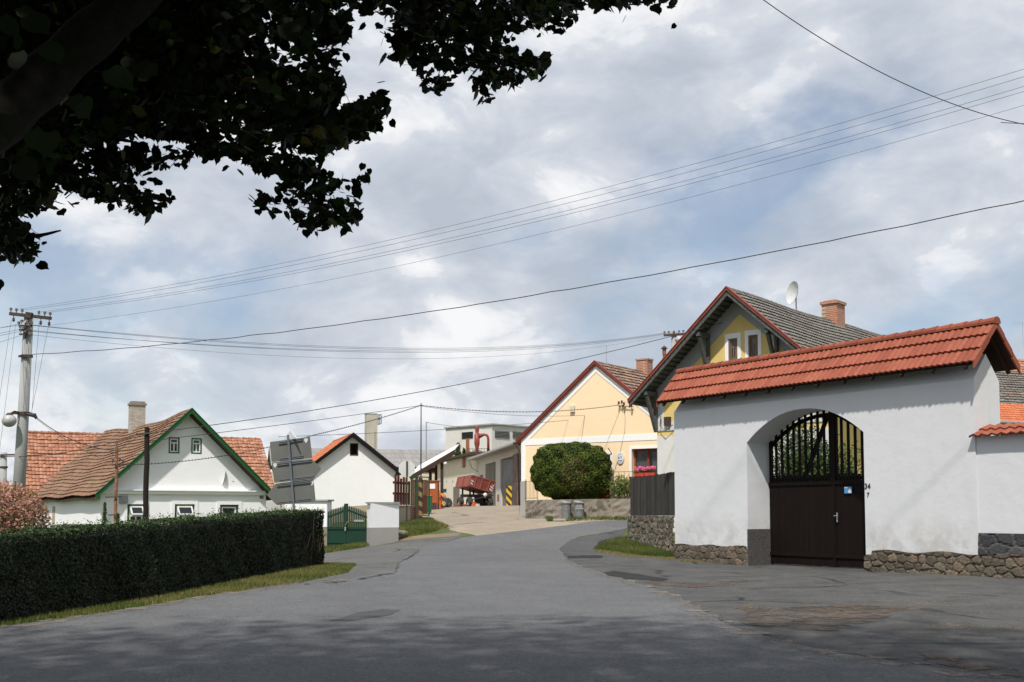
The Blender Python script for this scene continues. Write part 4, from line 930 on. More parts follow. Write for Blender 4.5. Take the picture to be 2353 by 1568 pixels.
for s in (-1, 1):
    for k in range(3):
        d0, d1 = k*.42*.98, (k+1)*.42*.98; W_ = (TG/2+.38)*nG; d0, d1 = W_*k/3, W_*(k+1)/3+.03
        for X in (x1r-.02, x0r-.02):
            p0 = Vector((X, TG/2+s*d0/nG, rz-tanG*d0/nG+.05)); p1 = Vector((X, TG/2+s*d1/nG, rz-tanG*d1/nG+.085))
            q = Vector((0, 0, -.19)); w = Vector((.045, 0, 0))
            m.add([p0, p1, p1+q, p0+q, p0+w, p1+w, p1+q+w, p0+q+w], [(0, 1, 2, 3), (7, 6, 5, 4), (0, 4, 5, 1), (1, 5, 6, 2), (2, 6, 7, 3), (3, 7, 4, 0)], random.random())
m.build('verge_tiles', M['gatetile'], tg)
m = MB(FG)
for s in (-1, 1):
    W_ = (TG/2+.36); m.add([(x0r+.03, TG/2, rz-.06), (x1r-.03, TG/2, rz-.06), (x1r-.03, TG/2+s*W_, rz-.06-tanG*W_), (x0r+.03, TG/2+s*W_, rz-.06-tanG*W_)], [(0, 1, 2, 3)])
    for i in range(13):
        xx = x0r+.25+i*(x1r-x0r-.5)/12; m.bar((xx, TG/2+s*.05, rz-.13-tanG*.05), (xx, TG/2+s*(W_+.0), rz-.13-tanG*W_), .06, .09)
m.build('rafters', M['brownwood'], tg)
# stone plinths
m = MB(FG); zpl = lambda x: zplL+(zplR-zplL)*x/LG
rubble(m, -.03, xl-.02, -.3, zplL, .0, .17, .045, .03, top=lambda x: zpl(x)+.02*math.sin(x*5)); m.add([(-.03, 0, -.3), (-.03, TG, -.3), (-.03, TG, zplL), (-.03, 0, zplL)], [(0, 1, 2, 3)], .4)
zfr = FG.hit(2353, 1335)[1]-.4
rubble(m, xr+.02, 19, -.4, .8, -.06, .19, .06, .03, top=lambda x: zpl(min(x, LG))+.03*math.sin(x*4+1)-(.12 if x < xr+.25 else 0))
zt_ = zplR; m.add([(xr+.02, -.06, zpl(xr)-.13), (19, -.06, zplR), (19, .02, zplR+.02), (xr+.02, .02, zpl(xr)-.1)], [(0, 1, 2, 3)], .3)
m.add([(xr+.02, -.06, -.4), (xr+.02, -.06, zpl(xr)-.13), (xr+.02, .3, zpl(xr)-.13), (xr+.02, .3, -.4)], [(0, 1, 2, 3)], .2)
m.build('stone_plinth', M['rubble'], tg, smooth=False)
zjb = FG.hitx(1745, 1216, xl)[1]; m = MB(FG); m.box(xl-.005, xl+.035, -.03, TG+.02, -.3, zjb); m.build('jamb_plinth', M['darkplinth'], tg)
# gate inside the arch
gt = thing('farm_gate', 'double-leaf near-black wooden farm gate with slatted top in the white archway', 'gate', FG.m @ Vector(((xl+xr)/2, TG-.12, .1)))
yG = TG-.13; xm = FG.hit(1916, 1200, yG)[0]; zbG = FG.hit(1850, 1298, yG)[1]-.02; zmid = FG.hit(1850, 1106, yG)[1]
GL, GR = xl+.02, xr-.02
def ztop(x):
    t = (x-(xl+xr)/2)/((xr-xl)/2); return zs+(zs2-zs)*(t+1)/2+(zp-(zs+zs2)/2)*max(0, 1-abs(t)**2.15)+.03
for a, b, nm in ((GL, xm-.02, 'large_leaf'), (xm+.02, GR, 'small_leaf')):
    m = MB(FG); nb = int((b-a)/.11); w = (b-a)/nb
    for i in range(nb):
        m.box(a+i*w+.003, a+(i+1)*w-.003, yG+random.uniform(0, .006), yG+.04, zbG+random.uniform(0, .02), zmid-.02, random.random())
    for z in (zbG+.3, zmid-.06): m.box(a, b, yG-.03, yG, z-.05, z+.05)
    for i in range(nb):
        if i % 2 == 0:
            xx = a+i*w+w*.5; m.box(xx-w*.36, xx+w*.36, yG, yG+.03, zmid-.02, max(zmid+.1, ztop(xx)), random.random())
        else:
            xx = a+i*w+w*.5; m.box(xx-w*.36, xx+w*.36, yG+.002, yG+.028, zmid-.02, zmid+.16+random.uniform(0, .04), random.random())
    m.box(a, a+.09, yG+.03, yG+.09, zbG, ztop(a+.05)); m.box(b-.12, b, yG+.03, yG+.09, zbG, ztop(b-.1))
    m.box(a, b, yG+.03, yG+.08, zmid+.0, zmid+.1)
    # diagonal brace and top rail following the arch
    zc_ = ztop((a+b)/2)
    if nm == 'large_leaf':
        m.bar((a+(b-a)*.55, yG+.05, zmid+.05), (b-.14, yG+.05, ztop(b)-.12), .05, .12)
        k = 8
        for i in range(k):
            xa_, xb_ = a+(b-a)*i/k, a+(b-a)*(i+1)/k; m.bar((xa_, yG+.05, ztop(xa_)-.16), (xb_, yG+.05, ztop(xb_)-.16), .04, .11)
    else:
        m.bar((a+.12, yG+.05, ztop(a)-.15), (b-.05, yG+.05, zmid+1.0), .05, .12)
    m.build(nm, M['gatewood'], gt)
m = MB(FG); m.box(xm-.10, xm+.10, yG-.03, yG+.12, zmid-.05, ztop(xm)); m.box(xm+.01, xm+.06, yG-.035, yG, zbG, zmid); m.build('centre_post', M['gatewood'], gt)
x, z = FG.hit(1926, 1190, yG); m = MB(FG); m.box(x-.02, x+.02, yG-.05, yG-.03, z-.12, z+.14); m.tube([(x-.07, yG-.09, z+.05), (x+.07, yG-.09, z+.05)], .014, 8); m.tube([(x, yG-.09, z+.05), (x, yG-.04, z+.05)], .014, 8); m.build('handle', M['steel'], gt)
a, b, c, d = pr(FG, 1942, 1119, 1959, 1134, yG); m = MB(FG); m.box(a, b, yG-.035, yG-.03, c, d); st_ = m.build('sticker', M['stickerblue'], gt)
m = MB(FG); m.prism(ellipse((b-a)*.22, (d-c)*.25, a+(b-a)*.74, c+(d-c)*.28, 14), yG-.038, yG-.0355); m.box(a+.01, a+(b-a)*.45, yG-.038, yG-.0355, d-(d-c)*.2, d-.01); m.prism([(a+(b-a)*.55, c+(d-c)*.5), (b-.01, c+(d-c)*.45), (a+(b-a)*.8, c+(d-c)*.72)], yG-.038, yG-.0355); m.build('sticker_print', M['whiteplastic'], st_)
x, z = FG.hit(1991, 1118); n34 = text(FG, '34', x+.04, -.012, z, .19, 'blacktext', 'house_number', None, FG.m @ Vector((x, 0, z))); tag(n34, 'black metal numerals 34 on the white wall right of the gate', 'house number')
x, z = FG.hit(1993, 1138); n7 = text(FG, '7', x+.03, -.012, z, .17, 'blacktext', 'house_number', None, FG.m @ Vector((x, 0, z))); tag(n7, 'single black numeral 7 below the 34 beside the gate', 'house number')

# lower wall running on to the right
tw_ = thing('courtyard_wall', 'lower white wall with tiled coping on dark stone, right of the gateway', 'wall', FG.m @ Vector((LG+.05, 0, .1)))
zcap = FG.hit(2255, 1001)[1]; zds = FG.hit(2300, 1226)[1]
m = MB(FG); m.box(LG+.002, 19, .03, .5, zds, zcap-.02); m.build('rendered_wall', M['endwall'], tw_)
m = MB(FG); slope(m, (LG-.05, .5, zcap+.25), (1, 0, 0), 19-LG, (0, -.91, -.41), .72, course=.36, tw=.24, amp=.05, lift=.04, jit=.004, th=.05); m.build('coping_tiles', M['gatetile'], tw_, fixn=False)
m = MB(FG); rubble(m, LG+.01, 19, zplR-.1, zds, .02, .30, .05, .035); m.build('dark_stone_base', M['darkstone'], tw_)

# ================================================ tarred fence on rubble wall (left of the gateway)
pA, pB = at(1448, 1200, 38.5), at(1549, 1200, 35); angf = math.atan2(pB.y-pA.y, pB.x-pA.x); FF = Frame((pA.x, pA.y, 0), angf); LF = FF.hit(1551, 1200)[0]
tf = thing('board_fence', 'black tarred board fence on a mossy rubble wall left of the gateway', 'fence', FF.o)
zfa, zfb, zft0, zft1 = FF.hit(1449, 1186)[1], FF.hit(1549, 1186)[1], FF.hit(1449, 1099)[1], FF.hit(1549, 1085)[1]
m = MB(FF); nb = 34
for i in range(nb):
    w = LF/nb; x = i*w; t = i/nb; m.box(x+.003, x+w-.003, random.uniform(0, .015), .03, zfa+(zfb-zfa)*t+.01, zft0+(zft1-zft0)*t+random.uniform(-.02, .02), random.random())
m.box(0, LF, .031, .08, zfa+.3, zfa+.4); m.box(0, LF, .031, .08, zft0-.35, zft0-.25); m.build('boards', M['blackboard'], tf)
m = MB(FF); rubble(m, -.12, LF+.05, -.1, zfa, -.02, .19, .07, .03, warpx=.8, top=lambda x: zfa+(zfb-zfa)*x/LF); 
m.add([(-.12, 0, -.1), (-.12, .5, -.1), (-.12, .5, zfa), (-.12, 0, zfa)], [(0, 1, 2, 3)], .4); m.add([(-.12, -.02, zfa-.01), (LF, -.02, zfb-.01), (LF, .5, zfb), (-.12, .5, zfa)], [(0, 1, 2, 3)], .3); m.build('rubble_base', M['mossstone'], tf)
# ================================================ low concrete garden wall, bins, bush, shrub, wire gate
def polywall(name, pts, h0, mat, th=.3, parent=None, thing_=None, top=None, res=.25, rough=.03):
    """wall following ground points (x, y, ztop)"""
    m = MB(); P = [Vector(p) for p in pts]; V = []; F_ = []; n = 0; rows = 7
    cols = []
    for i in range(len(P)-1):
        a, b = P[i], P[i+1]; k = max(1, int((b-a).length/res)); cols += [a.lerp(b, j/k) for j in range(k)]
    cols.append(P[-1])
    for s, off in ((0, 0), (1, th)):
        for c in cols:
            d = (P[-1]-P[0]); d.z = 0; d.normalize(); nrm = Vector((-d.y, d.x, 0))
            zb = gz(c.x, c.y)-.15
            for r in range(rows+1):
                q = Vector((c.x, c.y, 0))+nrm*(off+(random.uniform(-rough, rough) if s == 0 else 0)); V.append((q.x, q.y, zb+(c.z-zb)*r/rows))
    nc = len(cols)
    for s in (0, 1):
        for i in range(nc-1):
            for r in range(rows):
                a = s*nc*(rows+1)+i*(rows+1)+r; F_.append((a, a+rows+1, a+rows+2, a+1))
    o2 = nc*(rows+1)
    for i in range(nc-1): F_.append((i*(rows+1)+rows, (i+1)*(rows+1)+rows, o2+(i+1)*(rows+1)+rows, o2+i*(rows+1)+rows))
    for i in (0, nc-1): F_.append(tuple([i*(rows+1)+r for r in range(rows+1)]+[o2+i*(rows+1)+r for r in range(rows, -1, -1)]))
    m.add(V, F_); return m.build(name, mat, parent, None if parent else (P[0].x, P[0].y, gz(P[0].x, P[0].y)))
w_ = [(*at(1206, 1190, 55.2).xy, at(1206, 1150, 55.2).z), (*at(1246, 1195, 54.6).xy, at(1246, 1149, 54.6).z)]
lw = polywall('garden_wall', [(*at(1206, 1, 54.2).xy, at(1206, 1151, 54.2).z), (*at(1262, 1, 52.6).xy, at(1262, 1149, 52.6).z), (*at(1350, 1, 51.6).xy, at(1350, 1147, 51.6).z), (*at(1470, 1, 50.6).xy, at(1470, 1146, 50.6).z)], 0, M['oldconc'])
tag(lw, 'rough grey concrete garden wall in front of the peach house', 'wall')
def bin_(u, vb, Y, label, h=.82, r=.25, txt=False):
    p = at(u, vb, Y); p.z = max(gz(p.x, p.y), p.z-.05); t = thing('dustbin', label, 'bin', p, 'round galvanised dustbins')
    m = MB(); n = 24; m.tube([(p.x, p.y, p.z), (p.x, p.y, p.z+.06), (p.x, p.y, p.z+.07), (p.x, p.y, p.z+h*.55), (p.x, p.y, p.z+h*.56), (p.x, p.y, p.z+h*.58), (p.x, p.y, p.z+h-.08)], [r*.86, r*.88, r*.84, r*.93, r*.97, r*.93, r*.98], n); m.build('body', M['binsteel'], t, smooth=False)
    m = MB(); m.tube([(p.x, p.y, p.z+h-.08), (p.x, p.y, p.z+h-.04), (p.x+.01, p.y, p.z+h-.0), (p.x+.02, p.y, p.z+h+.04)], [r*1.12, r*1.14, r*1.05, r*.6], n)
    m.tube([(p.x-.09, p.y, p.z+h+.02), (p.x-.08, p.y, p.z+h+.08), (p.x+.08, p.y, p.z+h+.08), (p.x+.09, p.y, p.z+h+.02)], .012, 6); l = m.build('lid', M['binsteel2'], t)
    for s in (-1, 1): m = MB(); m.tube([(p.x+s*r*.93, p.y, p.z+h*.72), (p.x+s*(r+.08), p.y-.02, p.z+h*.68), (p.x+s*(r+.08), p.y-.02, p.z+h*.6), (p.x+s*r*.93, p.y, p.z+h*.56)], .013, 6); m.build('handle', M['binsteel'], t)
    if txt:
        F_ = Frame((p.x, p.y, p.z), 0); text(F_, 'K 51', 0.0, -r*1.0, h*.72, .14, 'whiteplastic', 'painted_number', t); text(F_, 'LHOTSKY', 0.0, -r*1.0, h*.60, .085, 'whiteplastic', 'painted_name', t)
    return t
bin_(1301, 1194, 51.6, 'plain dented galvanised dustbin, left of the two by the concrete wall')
bin_(1331, 1193, 51.3, 'galvanised dustbin with white painted lettering, right of the two', txt=True)

def ellipsoid_leaves(c, r, n, shell=.55, bumps=.12, seed=3, pw=.72):
    g = np.random.default_rng(seed); d = g.normal(size=(n, 3)); d /= np.linalg.norm(d, axis=1)[:, None]
    f = 1+bumps*(np.sin(d[:, 0]*7+seed)*np.sin(d[:, 1]*6+1)*np.sin(d[:, 2]*8+2)+.5*np.sin(d[:, 0]*15)*np.sin(d[:, 2]*17+seed))
    q_ = 2/pw; s = d/((np.abs(d)**q_).sum(1)**(1/q_))[:, None]; rad = (1-(1-shell)*g.uniform(0, 1, n)**2.2)*f
    P = np.array(c)+s*rad[:, None]*np.array(r); N = d+g.normal(size=(n, 3))*.55; return P, N, rad
# thuja dome
pb = at(1313, 1150, 53.3); cz = at(1313, 1084, 53.3).z; rx = 87/FPX*53.3; rzz = 65/FPX*53.3
th_ = thing('round_thuja', 'big round clipped thuja bush in front of the peach house', 'bush', (pb.x, pb.y, gz(pb.x, pb.y)))
cc = np.array((pb.x, pb.y+.1, cz))
P, N, rad = ellipsoid_leaves(cc, (rx*1.04, 1.05, rzz*1.02), 46000, .82, .07, pw=.74)
brown = np.clip(np.exp(-((P[:, 0]-cc[0]-.1)**2/.5+(P[:, 2]-cc[2]+.2)**2/.8)), 0, 1)*(rng.uniform(0, 1, len(P)) < .35)
tt = np.clip(rng.uniform(.1, .9, len(P))*.6+.3*(np.sin(P[:, 0]*5)*np.sin(P[:, 2]*6+P[:, 0]*3)+.6)*.6, 0, .93); tt = np.where(brown > .4, 1.0, tt)
leaves('foliage', M['thuja'], P, N, rng.uniform(.06, .12, len(P)), SPR, tt, th_, spin=(P-cc)+np.array([0, 0, .8]))
m = MB()
for i in range(9):
    a = i*.7; m.tube([(pb.x+.15*math.cos(a), pb.y+.1*math.sin(a), gz(pb.x, pb.y)), (pb.x+.6*math.cos(a), pb.y+.4*math.sin(a), cz-.3), (pb.x+1.2*math.cos(a), pb.y+.7*math.sin(a), cz+.4)], [.05, .035, .01], 6)
m.build('stems', M['twig'], th_)
# dark inner twig mass so that the crown is dense
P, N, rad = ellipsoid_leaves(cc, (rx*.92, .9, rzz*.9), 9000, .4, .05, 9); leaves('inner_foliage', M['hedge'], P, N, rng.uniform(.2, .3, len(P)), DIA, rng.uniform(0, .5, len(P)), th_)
# yellow-green shrub at right
ps = at(1430, 1148, 51.8); sh = thing('garden_shrub', 'small yellow-green shrub between the thuja and the tarred fence', 'shrub', (ps.x, ps.y, gz(ps.x, ps.y)))
P, N, rad = ellipsoid_leaves((ps.x, ps.y+.2, at(1430, 1124, 52).z), (.56, .4, .6), 3800, .2, .3, 5); leaves('foliage', M['shrub'], P, N, rng.uniform(.05, .10, len(P)), DIA, rng.uniform(0, 1, len(P)), sh)
m = MB(); [m.tube([(ps.x, ps.y+.5, gz(ps.x, ps.y)), (ps.x+.3*math.cos(a), ps.y+.6+.2*math.sin(a), ps.z+1)], [.02, .008], 5) for a in (0, 1.2, 2.5, 4, 5)]; m.build('stems', M['twig'], sh)
# light tubular fences of the peach garden
def tubefence(name, label, a, b, h, n, mat, catg='fence', arch=False, grp=None):
    a, b = Vector(a), Vector(b); t = thing(name, label, catg, a, grp); m = MB(); 
    m.tube([a+Vector((0, 0, h)), b+Vector((0, 0, h))], .012, 6); m.tube([a+Vector((0, 0, .12)), b+Vector((0, 0, .12))], .018, 6)
    m.tube([a, a+Vector((0, 0, h+.12))], .018, 6); m.tube([b, b+Vector((0, 0, h))], .016, 6); m.build('frame', M[mat], t); m = MB()
    for i in range(1, n): p = a.lerp(b, i/n); m.tube([p+Vector((0, 0, .12)), p+Vector((0, 0, h+(.07*math.sin(i*2) if arch else 0)))], .009, 5)
    m.build('bars', M[mat], t); return t
za = at(1207, 1151, 54.2).z
tubefence('garden_gate', 'small green tubular garden gate at the corner of the peach house', (*at(1206, 1, 54.2).xy, za), (*at(1234, 1, 53.4).xy, za), .95, 9, 'green_paint', 'gate', True)
zb_ = at(1420, 1147, 51.2).z
tubefence('tube_fence', 'thin grey tubular railing on top of the concrete garden wall', (*at(1403, 1, 51.4).xy, zb_), (*at(1452, 1, 50.9).xy, zb_), 1.28, 4, 'rustdark')

# ================================================ green garden gate and white pillars
pgl, pgr = at(752, 1257, 41.6), at(842, 1254, 41.0); GFm = Frame((pgl.x, pgl.y, 0), math.atan2(pgr.y-pgl.y, pgr.x-pgl.x)); wG = GFm.hit(842, 1200)[0]
zgb = gz(*GFm.o.xy)+.02; hx = GFm.hit
gg = thing('picket_gate', 'two-leaf dark green picket gate between white pillars', 'gate', (GFm.o.x, GFm.o.y, zgb))
zm_ = hx(800, 1214)[1]; zsd = hx(752, 1177)[1]; zct = hx(796, 1160)[1]; xc_ = hx(796, 1200)[0]
for a, b in ((0, xc_-.01), (xc_+.01, wG)):
    m = MB(GFm); n = 11; w = (b-a)/n
    m.box(a, b, .02, .05, zgb+.02, zm_); m.box(a, b, -.01, .02, zm_-.05, zm_+.03); m.box(a, b, -.01, .02, zgb+.1, zgb+.18)
    for i in range(n):
        x = a+(i+.5)*w; s = 1-abs(x-xc_)/max(xc_, wG-xc_); zt = zsd+(zct-zsd)*s**.8
        m.prism([(x-w*.3, zm_), (x+w*.3, zm_), (x+w*.3, zt-.06), (x, zt), (x-w*.3, zt-.06)], -.01, .015, random.random())
    ta = zsd-.2 if a == 0 else zct-.2; tb_ = zct-.2 if a == 0 else zsd-.2
    m.bar((a, .035, ta), (b, .035, tb_), .04, .07); m.build('leaf', M['darkgreen'], gg)
m = MB(GFm); m.box(xc_-.08, xc_+.08, -.05, -.012, zm_, zct+.04); m.build('centre_post', M['darkgreen'], gg)
m = MB(GFm); x, z = hx(826, 1197); m.box(x-.2, x+.2, -.05, -.015, z-.035, z+.035); m.build('letter_slot', M['plategrey'], gg)
m = MB(GFm); m.tube([(xc_, -.08, zm_+.1), (xc_+.12, -.1, zm_+.25)], .02, 6); m.box(xc_-.04, xc_+.02, -.07, -.05, zm_-.1, zm_+.05); m.build('handle', M['steel'], gg)
def pillar(name, label, F, x0, x1, y0, y1, ztop, zpl, zbot, mat='white_wall', cap=True):
    t = thing(name, label, 'wall', F.m @ Vector((x0, y0, zbot)))
    m = MB(F); m.box(x0, x1, y0, y1, zpl, ztop-.07); m.build('rendered_wall', M[mat], t)
    m = MB(F); m.box(x0-.03, x1+.03, y0-.03, y1+.03, zbot-.6, zpl+.02); m.build('plinth', M['oldconc'], t)
    if cap: m = MB(F); m.box(x0-.07, x1+.07, y0-.07, y1+.07, ztop-.07, ztop); m.build('cap', M['concrete'], t, bevel=.01)
    return t
x0 = hx(655, 1200)[0]; pillar('white_wall', 'short white rendered wall left of the green picket gate, behind the hedge end', GFm, x0, -.03, 0, .35, hx(745, 1148)[1], hx(745, 1212)[1], zgb)
x1 = hx(870, 1200)[0]; x2 = GFm.hit(912, 1200)[0]
tR = thing('white_wall', 'white rendered wall with grey cap running from the green gate up to the maroon fence', 'wall', GFm.m @ Vector((wG, 0, zgb)))
# left return faces the gate, right return runs toward the fence
WF = Frame(GFm.m @ Vector((wG+.03, .0, 0)), GFm.m.to_euler().z)
zt, zp_ = hx(880, 1154)[1], hx(880, 1213)[1]
poly = [(wG+.03, 0), (x1-.05, -.55), (x2-.22, .6), (x2-.45, 1.0), (x1-.05, -.1), (wG+.03, .4)]
def footprint(m, poly, z0, z1): 
    n = len(poly); m.add([(x, y, z0) for x, y in poly]+[(x, y, z1) for x, y in poly], [(i, (i+1) % n, (i+1) % n+n, i+n) for i in range(n)]); tr = tessellate_polygon([[Vector((x, y, 0)) for x, y in poly]]); m.add([(x, y, z1) for x, y in poly], [tuple(t) for t in tr])
m = MB(GFm); footprint(m, poly, zp_, zt-.06); m.build('rendered_wall', M['white_wall'], tR)
m = MB(GFm); pc = [(x+(.06 if x > x1 else -.05)*(1 if abs(x-x1) > .01 else 0), y-.06 if i < 3 else y+.05) for i, (x, y) in enumerate(poly)]; footprint(m, pc, zt-.06, zt); m.add([(x, y, zt-.06) for x, y in pc], [(0, 1, 2, 3), (0, 3, 4, 5)]); m.build('cap', M['concrete'], tR)
m = MB(GFm); pc = [(x, y-.03 if i < 3 else y+.03) for i, (x, y) in enumerate(poly)]; footprint(m, pc, zgb-.5, zp_+.01); m.build('plinth', M['plinthgrey'], tR)

# rough stones in the bank
for (u, v, Y, s, lab) in ((905, 1229, 42.2, .34, 'flat grey boulder lying highest in the grass bank'), (893, 1238, 41.6, .26, 'small grey stone in the bank beside the gate pillar'), (915, 1224, 43, .3, 'grey boulder in the grass bank nearest the striped post')):
    p = at(u, v, Y); z = gz(p.x, p.y); bm = bmesh.new(); bmesh.ops.create_icosphere(bm, subdivisions=3, radius=s)
    for vv in bm.verts: vv.co = Vector((vv.co.x*1.5, vv.co.y, vv.co.z*.5))*(1+.18*math.sin(vv.co.x*9+u)*math.sin(vv.co.z*11+v)+random.uniform(-.05, .05))
    me = bpy.data.meshes.new('boulder'); bm.to_mesh(me); bm.free(); o = mkobj('boulder', me, M['oldconc'], None, (p.x, p.y, z+.05)); tag(o, lab, 'stone', 'stones in the grass bank')

# ================================================ brick wall stub, maroon fence, striped post, tall thin pole, stop sign
pa, pb2 = at(912, 1200, 46), at(962, 1196, 48.6); BF = Frame((pa.x, pa.y, 0), math.atan2(pb2.y-pa.y, pb2.x-pa.x)); LB = BF.hit(961, 1180)[0]
tb = thing('brick_stub_wall', 'low peeling brick wall carrying the maroon slat fence', 'wall', (pa.x, pa.y, gz(pa.x, pa.y)))
zt0 = BF.hit(914, 1164)[1]; m = MB(BF); m.box(0, LB*.62, .0, .3, -.3, zt0); m.build('plastered_part', M['chimneycon'], tb); m = MB(BF); m.box(LB*.62, LB, -.01, .3, -.3, zt0-.02); m.build('brick_part', M['brickwall'], tb); m = MB(BF); m.box(-.04, LB*.9, -.05, .34, zt0, zt0+.04); m.build('cap', M['concrete'], tb)
ms_ = thing('slat_fence', 'maroon wooden slat fence with added white backing for its sunlit lower gaps on the brick stub wall', 'fence', (pa.x, pa.y+.1, zt0))
m = MB(BF); z1 = BF.hit(925, 1091)[1]; ns = 6; we = BF.hit(950, 1100)[0]
for i in range(ns): x = .06+i*we/ns; m.box(x, x+we/ns*.62, .12, .15, zt0+.06, z1-.1*(i % 3 == 2)-.03*i, random.random())
m.box(0, we, .171, .2, zt0+.5, zt0+.6); m.box(0, we, .171, .2, z1-.4, z1-.3); m.build('slats', M['redslat'], ms_)
m = MB(BF); m.box(0.02, we-.1, .155, .165, zt0+.1, BF.hit(925, 1137)[1]); m.build('sunlit_gap_backing', M['whiteplastic'], ms_)  # added white backing, stands for the sunlit background between the lower slats
# green steel gate leaf folded open
gp = at(945, 1167, 49.5); g2 = thing('green_steel_gate', 'green steel gate leaf with maroon slats folded open beside the striped post', 'gate', (gp.x, gp.y, gz(gp.x, gp.y)))
GF2 = Frame((gp.x, gp.y, 0), R(48)); h2_ = GF2.hit; zb2 = gz(gp.x, gp.y)+.25
xr2 = h2_(986, 1120)[0]; zt2 = h2_(965, 1095)[1]; m = MB(GF2)
for q in (((0, 0, zb2), (0, 0, zt2)), ((xr2, 0, zb2), (xr2, 0, zt2)), ((0, 0, zt2-.03), (xr2, 0, zt2-.03)), ((0, 0, zb2), (xr2, 0, zb2)), ((xr2*.25, 0, zb2), (xr2*.25, 0, zt2))): m.bar(*q, .05, .05)
m.build('frame', M['green_metal'], g2); m = MB(GF2)
for i in range(12): x = xr2*(.05+.9*i/12); m.box(x, x+xr2*.05, .03, .05, zb2+.1, zt2-.15, random.random())
m.build('slats', M['redslat'], g2)
# striped post + pole
pp = at(966, 1195, 48); zg = gz(pp.x, pp.y); t = thing('striped_post', 'black and yellow striped gatepost at the yard entrance', 'post', (pp.x, pp.y, zg))
zt = at(966, 1097, 48).z; m = MB(); m.tube([(pp.x, pp.y, zg-.3), (pp.x, pp.y, zt)], .085, 14); m.build('post', M['stripe'], t)
m = MB(); m.box(pp.x-.17, pp.x-.11, pp.y-.05, pp.y+.05, zg, zt+.1); m.box(pp.x-.11, pp.x+.11, pp.y-.08, pp.y+.08, zt, zt+.03); m.build('hinge_bar', M['rustdark'], t)
ptop = at(967, 926, 48); t = thing('thin_mast', 'tall thin dark mast above the striped gatepost carrying cables', 'pole', (pp.x, pp.y+.15, zg)); m = MB(); m.tube([(pp.x+.02, pp.y+.15, zg), (pp.x, pp.y+.15, zt), (ptop.x, pp.y+.15, ptop.z)], [.035, .033, .02], 8); m.build('mast', M['wirem'], t)
m = MB(); m.tube([(ptop.x-.06, pp.y+.15, ptop.z-.1), (ptop.x+.06, pp.y+.15, ptop.z-.1)], .02, 6); m.build('hook', M['wirem'], t); MAST = Vector((ptop.x, pp.y+.15, ptop.z-.1))
# stop sign from behind
psn = at(935, 1077, 46.3); t = thing('octagonal_sign', 'octagonal road sign seen from its pale grey back by the maroon fence', 'sign', (psn.x, psn.y, gz(psn.x, psn.y)))
SF = Frame(psn, R(8)); r_ = 20/FPX*46.3; m = MB(SF); m.prism([(r_*math.cos(R(22.5+45*i)), r_*math.sin(R(22.5+45*i))) for i in range(8)], .0, .02); m.build('plate', M['dishgrey'], t)
m = MB(SF); m.tube([(0, -.04, r_*.85), (0, -.04, -2.4)], .035, 8); m.build('pole', M['rustdark'], t)

# ================================================ direction signs seen from behind, on a leaning pole
YS = 29.5
tS = thing('direction_signpost', 'leaning post with three arrow road signs seen from behind, by the hedge end', 'signpost', at(679, 1215, YS))
def plate(name, pts, y, mat='signback'):
    P = [at(u, v, YS+y) for u, v in pts]; m = MB(); n = len(P); Q = [p+Vector((0, .03, 0)) for p in P]
    m.add(P+Q, [tuple(range(n)), tuple(range(2*n-1, n-1, -1))]+[(i, (i+1) % n, (i+1) % n+n, i+n) for i in range(n)]); return m.build(name, M[mat], tS)
def rnd(pts, k=.10):
    o = []; n = len(pts)
    for i in range(n):
        a, b, c = map(Vector, (pts[i-1], pts[i], pts[(i+1) % n]))
        for s in (1, .3): o.append(tuple(b+(a-b).normalized()*5*s))
        for s in (.3, 1): o.append(tuple(b+(c-b).normalized()*5*s))
    return o
s1 = [(620, 1016), (712, 1004), (717, 1053), (624, 1062)]; s2 = [(624, 1063), (716, 1055), (738, 1077), (721, 1100), (630, 1110)]; s3 = [(633, 1111.5), (720, 1101.5), (725, 1151), (636, 1161), (613, 1138)]
for s in (s1, s2, s3): plate('sign_panel', rnd(s), .04)
for (a, b) in (((640, 1019), (695, 1010)), ((642, 1056), (697, 1049)), ((637, 1068), (716, 1058)), ((642, 1105), (720, 1096)), ((636, 1116), (716, 1107)), ((637, 1157), (713, 1148))):
    m = MB()
    for dv in (-1.8, 1.8): m.bar(at(a[0], a[1]+dv, YS+.02), at(b[0], b[1]+dv, YS+.02), .03, .022)
    m.build('bracket', M['signpole'], tS)
for u, v in ((703, 1013), (632, 1070), (716.5, 1111)): plate('maker_label', [(u-4, v-5), (u+4, v-5), (u+4, v), (u, v+6), (u-4, v)], .03, 'dishgrey')
m = MB(); m.tube([at(680, 1225, YS-.03), at(661.5, 1000, YS-.03)], .034, 12); m.build('pole', M['signpole'], tS)
# give-way sign on top, seen nearly edge-on
P0, P1, P2 = at(651, 1010, YS+.55), at(681, 1007, YS-.25), at(667, 990, YS+.15)
m = MB(); q = Vector((.02, .03, 0)); m.add([P0, P1, P2, P0+q, P1+q, P2+q], [(0, 1, 2), (5, 4, 3), (0, 3, 4, 1), (1, 4, 5, 2), (2, 5, 3, 0)]); m.build('triangle_panel', M['dishgrey'], tS)

